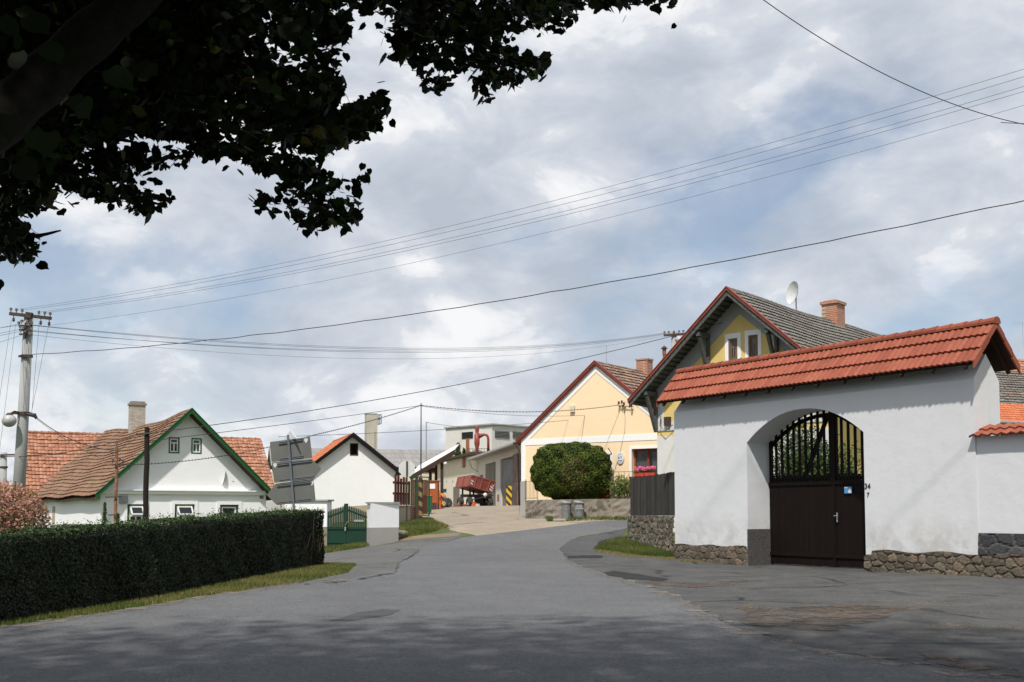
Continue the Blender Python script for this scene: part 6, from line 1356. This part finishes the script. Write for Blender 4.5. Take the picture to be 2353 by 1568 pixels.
# ================================================ hedge
def hedge():
    HA, HB = ground(0, 1412), ground(738, 1303); HA = Vector((-7.45, 14.6, 0)); HB = Vector((at(744, 1300, 27).x, 27, 0))
    d = (HB-HA); L = d.length; d.normalize(); nrm = Vector((d.y, -d.x, 0))      # faces the road
    HA2 = HA-d*6; L += 6; Wd = 1.25
    t = thing('clipped_hedge', 'long dark clipped privet hedge along the left side of the road', 'hedge', (HB.x, HB.y, gz(HB.x, HB.y)))
    zt0, zt1 = at(-100, 1243, 14.6).z, at(744, 1174, 27).z
    def top(s): return zt0+(zt1-zt0)*np.clip((s-6)/(L-6), -.4, 1)
    n = 165000
    f = rng.uniform(0, 1, n); s = rng.uniform(0, L, n)**1.0
    P = np.zeros((n, 3)); N = np.zeros((n, 3)); a = np.array([HA2.x, HA2.y]); dv = np.array([d.x, d.y]); nv = np.array([nrm.x, nrm.y])
    face = rng.choice(3, n, p=[.62, .28, .10]); zt = top(s)
    w = rng.uniform(0, 1, n); dep = rng.uniform(0, 1, n)**2*.14
    bul = .045*np.sin(s*1.3)+.03*np.sin(s*3.1)*np.sin(w*4+s*.7)+.02*np.sin(s*8.3)*np.sin(w*9+s)
    xy0 = a+dv*s[:, None]; zg = hz(xy0[:, 0], xy0[:, 1])+.03
    # front
    m0 = face == 0; off = bul-dep-.05*(1-w)*0; P[m0, :2] = (xy0+nv*off[:, None])[m0]; P[m0, 2] = (zg+(zt-zg)*w)[m0]; N[m0, :2] = nv; N[m0, 2] = .25
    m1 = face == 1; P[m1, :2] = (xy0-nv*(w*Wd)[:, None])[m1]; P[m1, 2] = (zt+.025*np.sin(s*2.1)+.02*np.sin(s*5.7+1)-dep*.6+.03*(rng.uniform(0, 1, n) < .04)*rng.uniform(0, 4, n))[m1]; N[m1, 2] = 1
    m2 = face == 2; v = rng.uniform(0, 1, n); e = a+dv*(L+.06*np.sin(v*7)-dep)[:, None]-nv*(w*Wd)[:, None]; P[m2, :2] = e[m2]; P[m2, 2] = (hz(e[:, 0], e[:, 1])+v*(zt1-hz(e[:, 0], e[:, 1])))[m2]; N[m2, :2] = dv; N[m2, 2] = .2
    N += rng.normal(size=(n, 3))*.55
    tint = np.clip(rng.beta(1.5, 3.2, n)*.85+.08*np.sin(s*2.3+w*4), 0, 1); tint[m1] = np.clip(tint[m1]+.35, 0, 1)  # fresh green top leaves; the sunlit rim is put into their tint
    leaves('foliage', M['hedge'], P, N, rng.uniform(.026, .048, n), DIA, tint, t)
    m = MB(); k = 24
    V = []
    for i in range(k+1):
        si = (L-.16)*i/k; c = HA2+d*si; g = gz(c.x, c.y)-.1; z = float(top(np.array([si]))[0])-.12
        for o, zz_ in ((-.13, g), (-.13, z), (-Wd+.1, z), (-Wd+.1, g)): q = c+nrm*o; V.append((q.x, q.y, zz_))
    m.add(V, [(i*4+j, i*4+(j+1) % 4, (i+1)*4+(j+1) % 4, (i+1)*4+j) for i in range(k) for j in range(4)]+[(3, 2, 1, 0), (k*4, k*4+1, k*4+2, k*4+3)]); m.build('inner_branches', M['twig'], t)
    # fresh shoots standing out of the clipped top
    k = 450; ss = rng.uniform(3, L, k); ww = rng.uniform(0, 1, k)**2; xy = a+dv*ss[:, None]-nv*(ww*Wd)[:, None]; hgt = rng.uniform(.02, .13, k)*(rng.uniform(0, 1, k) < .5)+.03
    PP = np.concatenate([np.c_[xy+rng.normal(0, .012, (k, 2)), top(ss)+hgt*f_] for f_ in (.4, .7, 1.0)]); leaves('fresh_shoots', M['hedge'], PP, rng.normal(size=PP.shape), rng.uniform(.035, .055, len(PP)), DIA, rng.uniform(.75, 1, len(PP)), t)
    # loose dry twigs at the end
    m = MB()
    for i in range(6):
        q = HB+nrm*random.uniform(-.05, .05)-d*random.uniform(.1, 1.2); z = gz(q.x, q.y); m.tube([(q.x, q.y, z+random.uniform(.1, .5)), (q.x+random.uniform(-.1, .1)+.06, q.y, z+random.uniform(.7, 1.4))], [.004, .002], 4)
    m.build('dry_twigs', M['straw'], t)
hedge()
# pink willow behind the hedge
pw = at(20, 1190, 21); t = thing('pink_willow', 'round pink-leaved dappled willow behind the hedge at the left edge', 'bush', (pw.x, pw.y, gz(pw.x, pw.y)))
cw = np.array((at(18, 1, 21).x, 21.0, at(20, 1188, 21).z-.25)); P, N, _ = ellipsoid_leaves(cw, (.90, .85, .84), 17000, .45, .15, 21)
ex = rng.uniform(size=(2600, 1)); d_ = rng.normal(size=(2600, 3)); d_[:, 2] = np.abs(d_[:, 2]); d_ /= np.linalg.norm(d_, axis=1)[:, None]; Q = cw+d_*np.array((.9, .88, .82))*(1+.22*ex)
P = np.concatenate([P, Q]); N = np.concatenate([N, rng.normal(size=Q.shape)]); hh_ = (P[:, 2]-cw[2])/.8
tint = np.clip(rng.uniform(0, .8, len(P))+.25*hh_, 0, 1); leaves('foliage', M['willow'], P, N, rng.uniform(.035, .075, len(P)), DIA, tint, t, spin=P-cw)
m = MB()
for i in range(26):
    a, b = random.uniform(0, 6.28), random.uniform(.2, .95); m.tube([(cw[0], cw[1], gz(pw.x, pw.y)), (cw[0]+.5*b*math.cos(a), cw[1]+.5*b*math.sin(a), cw[2]), (cw[0]+.9*b*math.cos(a), cw[1]+.9*b*math.sin(a), cw[2]+.75)], [.02, .01, .003], 4)
m.build('stems', M['twig'], t)
# small climbing plants near the cottage
for u, v0, v1, lab, Yp in ((240, 1155, 1205, 'slim young conifer against the white cottage wall', 40), (270, 1180, 1206, 'leafy climber at the foot of the rusty pole', 36)):
    p = at(u, v1+8, Yp); zt = at(u, v0, Yp).z; zg = gz(p.x, p.y); t = thing('young_plant', lab, 'plant', (p.x, p.y, zg)); n = 900; s = rng.uniform(0, 1, n); rr = (.04+.16*s)*rng.uniform(.2, 1, n); a = rng.uniform(0, 6.28, n)
    P = np.c_[p.x+rr*np.cos(a), p.y+rr*np.sin(a), zt-s*(zt-zg)]; leaves('foliage', M['bushgreen'], P, rng.normal(size=(n, 3)), rng.uniform(.05, .09, n), DIA, rng.uniform(0, 1, n), t); m = MB(); m.tube([(p.x, p.y, zg), (p.x, p.y, zt)], [.02, .004], 5); m.build('stem', M['twig'], t)

# ================================================ poles
YP = 38
pb_ = at(44, 1120, YP); pt_ = at(66.5, 722, YP); zg = gz(pb_.x, pb_.y); dirp = (pt_-pb_).normalized(); base = pb_-dirp*((pb_.z-zg+.2)/dirp.z)
tp = thing('concrete_utility_pole', 'tall leaning concrete utility pole with crossarm at the left edge', 'utility pole', (base.x, base.y, zg))
m = MB(); m.tube([base, pt_], [.235, .155], 20); m.build('pole', M['polecon'], tp, smooth=True)
c = at(70, 728, YP-.18); ax = (at(118, 733, YP-.18)-at(22, 722, YP-.18)); ax.normalize(); l0, l1 = at(22, 721, YP-.18), at(118, 732, YP-.18)
m = MB(); m.bar(l0, l1, .08, .11); m.bar(at(60, 724, YP-.2), at(74, 726, YP-.2), .14, .2); ca = m.build('crossarm', M['rustdark'], tp)
def insul(F, p, h=.18, r=.05, parent=None, up=1): m = MB(); m.tube([p, p+Vector((0, 0, up*h*.4)), p+Vector((0, 0, up*h*.45)), p+Vector((0, 0, up*h*.7)), p+Vector((0, 0, up*h*.75)), p+Vector((0, 0, up*h))], [.015, .015, r, r*.7, r, r*.5], 10); m.build('insulator', M['ceramic'], parent)
ARM = [l0.lerp(l1, f_)+Vector((0, 0, .05)) for f_ in (.03, .16, .30, .70, .84, .97)]
for i, p in enumerate(ARM): insul(None, p, .17, .055, ca, 1)
for f_ in (.1, .75, .95): insul(None, l0.lerp(l1, f_)-Vector((0, 0, .05)), .22, .05, ca, -1)
m = MB(); k1 = [at(48, 748, YP-.25), at(66, 770, YP-.25)]
for dv in (0, 10, 20): m.bar(at(44, 748+dv, YP-.22), at(74, 750+dv, YP-.22), .05, .05)
m.bar(at(59, 742, YP-.24), at(57, 778, YP-.24), .06, .05); rk = m.build('lower_rack', M['rustdark'], tp); RACK = []
for u, v in ((43, 748), (50, 744), (63, 746), (72, 748), (46, 757), (54, 760), (58, 768), (48, 765)): p = at(u, v, YP-.27); insul(None, p, .14, .06, rk); RACK.append(p)
for v, ex in ((819, 12), (950, 20)):
    m = MB(); u0 = 66.5-(v-722)*.0565; m.tube([at(u0, v-2.5, YP), at(u0, v+2.5, YP)], .21 if v < 900 else .235, 16); m.bar(at(u0-ex-6, v, YP-.2), at(u0+ex, v+1, YP-.2), .07, .07); m.build('clamp', M['rustdark'], tp)
m = MB(); p = at(80, 955, YP-.25); m.tube([at(60, 952, YP-.25), p, at(84, 962, YP-.25)], [.05, .08, .05], 8); m.build('cable_anchor', M['wirem'], tp)
# street lamp globe on its own arm
gl = at(21, 967, YP-.5); t = thing('street_lamp', 'round white street lamp globe hanging left of the concrete pole', 'street lamp', gl); m = MB(); m.ball(gl, .245, 20, .92); m.build('globe', M['lampglobe'], t, smooth=True)
m = MB(); m.tube([gl+Vector((0, 0, .2)), gl+Vector((.12, .1, .33)), at(56, 950, YP)], [.05, .03, .03], 8); m.tube([gl+Vector((0, 0, .19)), gl+Vector((0, 0, .27))], [.14, .06], 12); m.build('arm', M['rustdark'], t)
# second concrete pole, farther left
p = at(6, 1130, 52); q = at(9, 1040, 52); zg = gz(p.x, p.y); t = thing('concrete_stub_pole', 'shorter concrete pole at the very left edge behind the tall one', 'utility pole', (p.x, p.y, zg)); m = MB(); m.tube([(p.x, p.y, zg), q], [.2, .15], 14); m.build('pole', M['polecon'], t, smooth=True); m = MB(); m.tube([at(8.5, 1072, 52), at(8.5, 1076, 52)], .18, 12); m.bar(at(-8, 1046, 51.8), at(50, 1044, 51.8), .06, .06); m.build('clamp', M['rustdark'], t)
# tarred wooden post
p = at(334, 1210, 35); q = at(338.5, 983, 35); zg = gz(p.x, p.y); t = thing('tarred_wooden_post', 'black tarred wooden cable post in front of the cottage gable', 'post', (p.x, p.y, zg)); m = MB(); a = Vector((p.x, p.y, zg-.2)); m.tube([a]+[p.lerp(q, i/6)+Vector((.012*math.sin(i*2), 0, 0)) for i in range(1, 7)], [.092]+[.088-.002*i for i in range(6)], 10); m.build('post', M['postwood'], t)
m = MB(); m.tube([q-Vector((.02, .1, .25)), q-Vector((.3, .15, .2))], .02, 6); m.tube([q+Vector((-.05, -.1, -.2)), q+Vector((.12, -.1, -.2))], .03, 6); m.build('cable_clamp', M['wirem'], t); WPOST = q-Vector((0, .1, .2))
# rusty pole with small crossarms
p = at(265, 1212, 37); q = at(268.5, 1027, 37); zg = gz(p.x, p.y); t = thing('rusty_pole', 'thin rusty steel pole with small insulators before the cottage', 'pole', (p.x, p.y, zg)); m = MB(); m.tube([(p.x, p.y, zg-.2), at(266, 1150, 37), at(268, 1080, 37), q], [.055, .052, .05, .045], 10); m.build('pole', M['rust'], t)
for v, a, b in ((1068, 258, 286), (1142, 242, 278), (1183, 248, 276)):
    m = MB(); m.bar(at(a, v+1, 36.9), at(b, v, 36.9), .04, .04); m.build('crossarm', M['rustdark'], t)
for u, v in ((259, 1064), (268, 1028), (275, 1062), (283, 1066)): insul(None, at(u, v, 36.85), .16, .05, t)
m = MB(); [m.tube([at(279+5*math.cos(a*.7), 1070+7*math.sin(a*.7), 36.8) for a in range(10)], .012, 5) for _ in (0,)]; m.build('cable_coil', M['wirem'], t); RP = at(270, 1066, 36.9)
# utility pole behind the farmhouse
p = at(1549, 800, 70); zg = gz(p.x, p.y); q = at(1549, 764, 70); t = thing('far_utility_pole', 'concrete pole top with crossarm rising behind the farmhouse eave', 'utility pole', (p.x, p.y, zg)); m = MB(); m.tube([(p.x, p.y, zg), q], [.24, .18], 14); m.build('pole', M['polecon'], t, smooth=True)
m = MB(); a, b = at(1525, 771, 69.8), at(1572, 768, 69.8); m.bar(a, b, .1, .14); cr = m.build('crossarm', M['rustdark'], t); FARM = [a.lerp(b, f_)+Vector((0, 0, .05)) for f_ in (.04, .25, .5, .75, .96)]
for pz_ in FARM: insul(None, pz_, .22, .08, cr)
m = MB(); m.ball(at(1560, 781, 69.5), .28, 12, .8); m.build('lamp_globe', M['lampglobe'], t, smooth=True)

# ================================================ wires
def wire(name, label, a, b, via=None, r=.009, mat='wirethin', group=None, n=40, beads=0, sagv=None, wob=0):
    a, b = Vector(a), Vector(b); s = 0
    if via:         # choose the sag so that the wire passes behind this pixel
        u, v = via; best = None
        for i in range(1, 400):
            t = i/400; p = a.lerp(b, t); w = p-CAMP; c, s_ = math.cos(PITCH), math.sin(PITCH); dpt = w.y*c+w.z*s_
            if dpt <= .5: continue
            uu = W0/2+FPX*w.x/dpt; e = abs(uu-u)
            if best is None or e < best[0]: best = (e, t, p)
        e, t, p = best; r_ = ray(u, v); z = EYE+r_.z*(p.y/r_.y); s = (p.z-z)/(4*t*(1-t))
    pts = [a.lerp(b, i/n)-Vector((0, 0, 4*s*(i/n)*(1-i/n)))+Vector((0, 0, wob*math.sin(i*1.7)*random.random())) for i in range(n+1)]
    r = r*(.62 if mat == 'wirem' else .75); m = MB(); m.tube(pts, r, 5); 
    if beads:
        for i in range(1, n*3, 2):
            f_ = i/(n*3); p = a.lerp(b, f_)-Vector((0, 0, 4*s*f_*(1-f_))); m.tube([p+Vector((0, 0, -.02)), p+Vector((0, 0, .035))], r*1.0, 4)
    o = m.build(name, M[mat], None, a, smooth=False); tag(o, label, 'cable', group); return o
G1 = 'conductors from the concrete pole up to the right'
ends = [(2700, 35), (2700, 62), (2700, 90), (2700, 118), (2700, 180)]; vias = [(1620, 371), (1620, 385), (1620, 403), (1620, 414), (1620, 444)]; vR = [158, 177, 207, 222, 256]
nm = ['topmost', 'second from the top', 'middle', 'fourth from the top', 'lowest']
for i in range(5):
    e = at(2353, vR[i], 24); st0 = ARM[[1, 2, 3, 4, 5][i]]+Vector((0, 0, .12 if i < 4 else -.3)); far = st0+(e-st0)*1.35
    uf = 2353+(far.x/far.y-e.x/e.y)*FPX; far.z = at(uf, vR[i]-.31*(uf-2353), far.y).z
    wire('power_line', f'{nm[i]} of the five thin power lines rising to the upper right', st0, far, vias[i], .0075 if i < 4 else .0065, group=G1)
e = at(2353, 466, 22); st0 = at(72, 815, YP-.2); far = st0+(e-st0)*1.2
uf = 2353+(far.x/far.y-e.x/e.y)*FPX; far.z = at(uf, 464-.225*(uf-2353), far.y).z
wire('black_cable', 'wavy black cable from the pole clamp rising across the sky', st0, far, (1300, 666), .019, 'wirem', n=70, wob=.018)
G2 = 'lines from the concrete pole to the far pole'
for i, (s_, e_, v) in enumerate(((2, 0, 800), (3, 1, 803), (5, 2, 807), (4, 3, 810), (6, 4, 825))):
    wire('far_line', f'{["uppermost", "second", "third", "fourth", "lowest"][i]} of the slack lines between the two concrete poles', RACK[s_], FARM[e_]+Vector((0, 0, .1)), (900, v), .011 if i < 4 else .008, group=G2)
for i, (s_, u, v) in enumerate(((0, -10, 757), (1, -10, 762), (4, -10, 769), (5, -10, 773), (6, -10, 790))):
    b = at(-160, v+(v-752)*.9+14, 33); wire('side_line', f'{["highest", "second highest", "middle", "second lowest", "lowest"][i]} line leaving the lower rack towards the left edge', RACK[s_], b, None, .009, group='lines leaving the left edge')
for i, (u0, v0, u1, v1) in enumerate(((26, 735, -8, 960), (36, 745, -10, 1105), (72, 740, 52, 960), (90, 742, 74, 940), (113, 742, 72, 950))):
    wire('stay_wire', f'thin drop wire {["at the far left of", "left of", "close along", "just right of", "farthest right of"][i]} the tall concrete pole', at(u0, v0, YP-.2), at(u1, v1, YP-.3 if i > 1 else YP-6), None, .009, 'wirethin', 'drop wires on the concrete pole')
gable4 = F4.m @ Vector((W4/2+.3, -.05, F4.hit(1690, 733, 0)[1]))
wire('house_cable', 'black cable from the tarred post to the farmhouse gable', WPOST, at(1690, 733, 43.1), (1000, 894), .02, 'wirem')
wire('mast_cable', 'black cable from the tarred post to the tall thin mast', WPOST+Vector((0, 0, -.25)), MAST, (650, 976), .017, 'wirem')
wire('beaded_cable', 'ringed bundle cable from the rusty pole up to the road sign and mast', RP+Vector((.3, -.1, -.05)), at(722, 1000, 42), (560, 1040), .018, 'wirem', beads=1)
wire('beaded_cable', 'ringed cable from above the signs up to the tall thin mast', at(722, 1000, 42), MAST, (850, 968), .018, 'wirem', beads=1)
wire('garage_cable', 'thin cable running level from the signs to the peach house roof', at(640, 1004, 44), at(1510, 945, 60), (1100, 982), .016, 'wirem')
wire('beaded_cable', 'ringed cable from the tall thin mast to the bracket on the peach gable', MAST, F3.m @ Vector((F3.hit(1426, 932)[0], -.2, F3.hit(1426, 932)[1])), (1190, 947), .02, 'wirem', beads=1)
wire('gable_cable', 'second cable from the thin mast to the peach gable', MAST+Vector((0, .05, -.03)), F3.m @ Vector((F3.hit(1344, 955)[0], -.05, F3.hit(1344, 955)[1])), (1190, 955), .013, 'wirem')
wire('pole_cable', 'thin line from the pale thin pole to the grain store', at(980, 971, 110), at(1170, 985, 128), (1060, 982), .03, 'wirethin')
A0 = at(84, 960, YP-.3)
wire('sagging_cable', 'thick black cable sagging from the concrete pole to the rusty pole', A0, at(268, 1035, 36.9), (160, 1008), .024, 'wirem')
wire('sagging_cable', 'thinner cable sagging from the concrete pole behind the cottage roof edge', A0+Vector((0, 0, -.05)), at(300, 1080, 37.5), (150, 1010), .011, 'wirem')
wire('street_cable', 'twin dark cable from the left edge past the pole to the tarred post', at(-60, 1046, 39), WPOST+Vector((-.1, 0, 0)), (150, 1040), .018, 'wirem')
wire('street_cable', 'lower dark cable from the left edge past the pole to the rusty pole', at(-60, 1050, 39), at(266, 1040, 36.9), (120, 1045), .018, 'wirem')
wire('post_cable', 'dark cable from the rusty pole up to the tarred post', at(262, 1042, 36.9), WPOST+Vector((-.1, -.03, 0)), None, .014, 'wirem')
wire('overhead_cable', 'black cable end crossing the top of the sky', at(1700, -40, 30), at(2353, 286, 34), (1785, 22), .022, 'wirem')
wire('overhead_cable', 'short black cable at the right edge of the sky', at(2300, 282, 24), at(2500, 292, 22), None, .014, 'wirem')

# ================================================ the linden overhead
def pip(poly, x, y):
    ins = np.zeros(len(x), bool); j = len(poly)-1
    for i in range(len(poly)):
        xi, yi = poly[i]; xj, yj = poly[j]
        ins ^= ((yi > y) != (yj > y)) & (x < (xj-xi)*(y-yi)/((yj-yi) or 1e-9)+xi); j = i
    return ins
regions = [ # outline of a hanging bough, distance range, coverage
 ([(-60, -60), (900, -60), (880, 5), (800, 50), (812, 75), (775, 110), (785, 190), (800, 240), (870, 225), (880, 280), (825, 300), (830, 330), (760, 355), (700, 350), (640, 350), (590, 368), (560, 372), (520, 365), (462, 368), (430, 320), (330, 318), (260, 312), (200, 330), (180, 370), (120, 380), (-60, 430)], (5.2, 8.5), 1.0),
 ([(-60, -60), (560, -60), (560, 120), (420, 280), (200, 330), (100, 380), (-60, 420)], (5.2, 7.6), 1.5),
 ([(-60, 400), (180, 350), (190, 400), (150, 430), (160, 455), (120, 480), (70, 500), (30, 545), (-60, 560)], (5.5, 8), .9),
 ([(-60, 505), (60, 515), (130, 518), (160, 528), (100, 560), (65, 590), (45, 606), (-60, 606)], (6, 7.5), .75),
 ([(160, 350), (300, 330), (440, 338), (436, 380), (360, 390), (300, 410), (330, 430), (400, 432), (402, 460), (340, 497), (300, 492), (240, 475), (170, 440)], (6, 7.6), .62),
 ([(790, 235), (890, 212), (884, 290), (820, 330), (770, 340)], (6.5, 7.8), .75),
 ([(560, 368), (640, 356), (720, 350), (745, 395), (700, 420), (640, 410), (600, 400)], (6.4, 7.6), .8),
 ([(640, 400), (720, 390), (780, 405), (855, 402), (848, 440), (800, 455), (835, 505), (800, 520), (760, 515), (715, 550), (690, 520), (660, 485), (640, 440)], (6.5, 7.6), .62),
 ([(558, 428), (610, 440), (650, 455), (645, 490), (600, 497), (570, 455)], (6.8, 7.3), .55),
 ([(860, -60), (1400, -60), (1325, 25), (1290, 80), (1240, 66), (1180, 70), (1180, 90), (1060, 100), (980, 90), (910, 70), (880, 40)], (5.8, 8.5), 1.0),
 ([(870, 60), (1060, 80), (1160, 85), (1200, 110), (1265, 125), (1250, 165), (1180, 195), (1110, 170), (1060, 160), (980, 150), (905, 150), (885, 100)], (6, 8), .72),
 ([(960, 150), (1060, 160), (1040, 190), (1000, 225), (975, 205)], (6.5, 7.5), .6),
 ([(1080, 170), (1190, 165), (1220, 185), (1150, 210), (1118, 248), (1082, 218)], (6.5, 7.5), .6),
 ([(1350, -60), (1560, -60), (1548, 12), (1525, 32), (1480, 12), (1440, 18), (1390, 24), (1355, 8)], (6, 7.4), .75)]
C, Nn, S_, T_, SPn = [], [], [], [], []; twigs = MB()
for poly, (d0, d1), cov in regions:
    xs, ys = [p[0] for p in poly], [p[1] for p in poly]; area = 0
    for i in range(len(poly)): area += poly[i-1][0]*poly[i][1]-poly[i][0]*poly[i-1][1]
    area = abs(area)/2; dm = (d0+d1)/2; ls = .056*FPX/dm; nl = int(area/(ls*ls*.42)*cov*4.6); ncl = max(3, nl//9); got = 0
    while got < ncl:
        x = rng.uniform(min(xs), max(xs), ncl*2); y = rng.uniform(min(ys), max(ys), ncl*2); k = pip(poly, x, y); x, y = x[k], y[k]
        for u, v in zip(x, y):
            if got >= ncl: break
            got += 1; Y = random.uniform(d0, d1); p0 = at(u, v, Y); sub = poly
            tw = Vector((random.uniform(-.2, 1), random.uniform(-.6, .6), random.uniform(-.7, .35))).normalized()*random.uniform(.15, .34); start = p0-tw*.5
            k_ = random.randint(8, 13); pts = []
            for j in range(k_):
                f_ = (j+.5)/k_; q = start+tw*f_+Vector((random.gauss(0, .026), random.gauss(0, .026), random.gauss(-.012, .022)))
                w = q-CAMP; c_, s_ = math.cos(PITCH), math.sin(PITCH); dp = w.y*c_+w.z*s_; uu = W0/2+FPX*w.x/dp; vv = VPP-FPX*(w.z*c_-w.y*s_)/dp
                if not pip(poly, np.array([uu]), np.array([vv]))[0] and random.random() < .90: continue
                C.append(q); S_.append(random.choice((.04, .05, .055, .065, .075))); T_.append(random.random()**1.6 if random.random() > .003 else 1.0)
                Nn.append((random.gauss(0, .6), random.gauss(-.35, .6), random.gauss(.5, .6))); SPn.append((tw.x+random.gauss(0, .4), tw.y, -.6+random.gauss(0, .4))); pts.append(q)
            if len(pts) < 4 and cov < 1.5:      # no lone leaves hanging in the air
                for _l in (C, S_, T_, Nn, SPn): del _l[len(_l)-len(pts):]
                continue
            if len(pts) > 6 and random.random() < .5: twigs.tube([start+tw*.15, start.lerp(start+tw, .4)+Vector((0, 0, .01)), start+tw*.6], [.003, .0025, .0015], 4, cap=False)
visible_n = len(C)
# the rest of the crown: above, behind and beside the camera, out of the picture
def limb(pts, r): twigs2.tube(pts, r, 12)
twigs2 = MB(); ncan = 56000
q = rng.uniform((-13, -10, 3.4), (11, 10.5, 16), (ncan*9, 3)); c0 = np.array((-1.5, .5, 9.0)); e = ((q-c0)/np.array((10.5, 10.5, 6.8))); r2 = (e**2).sum(1)
lump = np.sin(q[:, 0]*1.3)*np.sin(q[:, 1]*1.1+1)*np.sin(q[:, 2]*1.5)
frame_ok = (q[:, 2] > EYE+.56*np.maximum(q[:, 1], 0)+.45) | (q[:, 1] < -.3) | ((q[:, 0] < -.58*np.maximum(q[:, 1], .1)-.8) & (q[:, 1] < 9))
land = q[:, 1]+q[:, 2]*.627; prob = np.clip((17.5-land)/8.5, 0, 1)**1.1*np.where((land > 12) & (q[:, 2] < 7.5), 0, 1)
kp_ = (r2+lump*.35 < 1.0) & (r2 > .10) & frame_ok & (rng.uniform(0, 1, len(q)) < prob); q = q[kp_][:ncan]
Cn = np.array([tuple(c) for c in C]); Call = np.concatenate([Cn, q]); Nall = np.concatenate([np.array(Nn), rng.normal(size=(len(q), 3))+np.array([0, 0, .8])])
Sall = np.concatenate([np.array(S_), rng.uniform(.16, .26, len(q))]); Tall = np.concatenate([np.array(T_), rng.uniform(0, .9, len(q))]); SPa = np.concatenate([np.array(SPn), rng.normal(size=(len(q), 3))])
tr_ = thing('linden_tree', 'old linden whose dark leafy boughs hang over the upper left of the street', 'tree', (-4.6, 2.2, 0))
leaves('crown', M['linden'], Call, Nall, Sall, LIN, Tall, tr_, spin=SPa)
# trunk outside the frame and its limbs; the big one crosses the upper left corner
b0 = Vector((-4.6, 2.2, -.1))
L0 = [Vector((-4.5, 2.3, 2.6)), at(-420, 480, 3.9), at(-90, 330, 4.5), at(50, 228, 4.7), at(175, 112, 4.8), at(310, -10, 4.9), at(430, -160, 5.1), at(560, -420, 5.4)]
trk = MB(); trk.tube([b0, (-4.62, 2.2, .6), (-4.55, 2.25, 2.6), (-4.4, 2.3, 5), (-4.0, 2.0, 8), (-3.4, 1.4, 11)], [.55, .42, .36, .30, .2, .06], 18); trk.build('trunk', M['bark'], tr_, smooth=True)
def bough(pts, rads, name='limb', n=14):
    m = MB(); P = []
    for i in range(len(pts)-1):
        a, b = pts[i], pts[i+1]; pa, pb = pts[max(i-1, 0)], pts[min(i+2, len(pts)-1)]
        for k in range(6):
            t = k/6; t2, t3 = t*t, t*t*t; P.append((.5*((2*a)+(b-pa)*t+(2*pa-5*a+4*b-pb)*t2+(3*a-pa-3*b+pb)*t3), rads[i]+(rads[i+1]-rads[i])*t))
    P.append((pts[-1], rads[-1])); m.tube([p for p, _ in P], [r*(1+.05*math.sin(i*1.3)) for i, (_, r) in enumerate(P)], n); m.build(name, M['bark'], tr_, smooth=True)
bough(L0, [.22, .16, .125, .11, .105, .10, .085, .05])
V3 = Vector
bough([V3((-4.4, 2.3, 4.6)), at(100, -120, 5.6), at(420, 60, 6.6), at(640, 200, 7.0), at(740, 330, 7.1), at(700, 470, 7.05)], [.14, .10, .05, .03, .018, .006], n=8)
bough([V3((-4.2, 2.1, 6)), at(500, -300, 6), at(850, -60, 6.8), at(1040, 60, 7.1), at(1150, 150, 7.2)], [.14, .10, .05, .028, .008], n=8)
bough([at(850, -60, 6.8), at(1100, -30, 7), at(1300, -10, 7), at(1500, 8, 7)], [.04, .03, .018, .006], n=8)
bough([V3((-4.55, 2.3, 3.2)), at(-60, 330, 6.2), at(120, 400, 6.7), at(230, 430, 6.9), at(370, 450, 7)], [.12, .06, .03, .018, .006], n=8)
bough([at(-60, 330, 6.2), at(-20, 480, 6.6), at(60, 540, 6.7), at(140, 530, 6.8)], [.05, .03, .015, .005], n=8)
bough([at(640, 200, 7.0), at(760, 270, 7.1), at(860, 250, 7.2)], [.025, .014, .005], n=8)
bough([V3((-4.3, 2.2, 5.5)), V3((-2.5, -.5, 6.6)), V3((-.5, -2.5, 7.6)), V3((2, -3.5, 8.2))], [.2, .15, .09, .04])
bough([V3((-4.1, 2.1, 7)), V3((-6.5, 3.5, 8)), V3((-9, 4.5, 8.6))], [.16, .1, .04])
tag(twigs.build('twigs', M['twig'], tr_, fixn=False), None, None, kind='stuff')
# a few large, near leaves on the inner boughs
P, N, S, T = [], [], [], []
for u, v in ((60, 30), (85, 55), (20, 60), (120, 120), (150, 145), (40, 140), (180, 240), (195, 250), (275, 180), (330, 160), (345, 165), (80, 320), (110, 330), (20, 290), (60, 390), (680, 60), (665, 75)):
    P.append(tuple(at(u, v, random.uniform(2.9, 3.5)))); N.append((random.gauss(0, .3), -1, random.gauss(.2, .3))); S.append(random.uniform(.06, .09)); T.append(random.choice((.0, .15, .3, .5)))
leaves('near_leaves', M['linden'], np.array(P), np.array(N), np.array(S), LIN, np.array(T), tr_, spin=np.array([[random.gauss(.5, .4), 0, -1] for _ in P]))
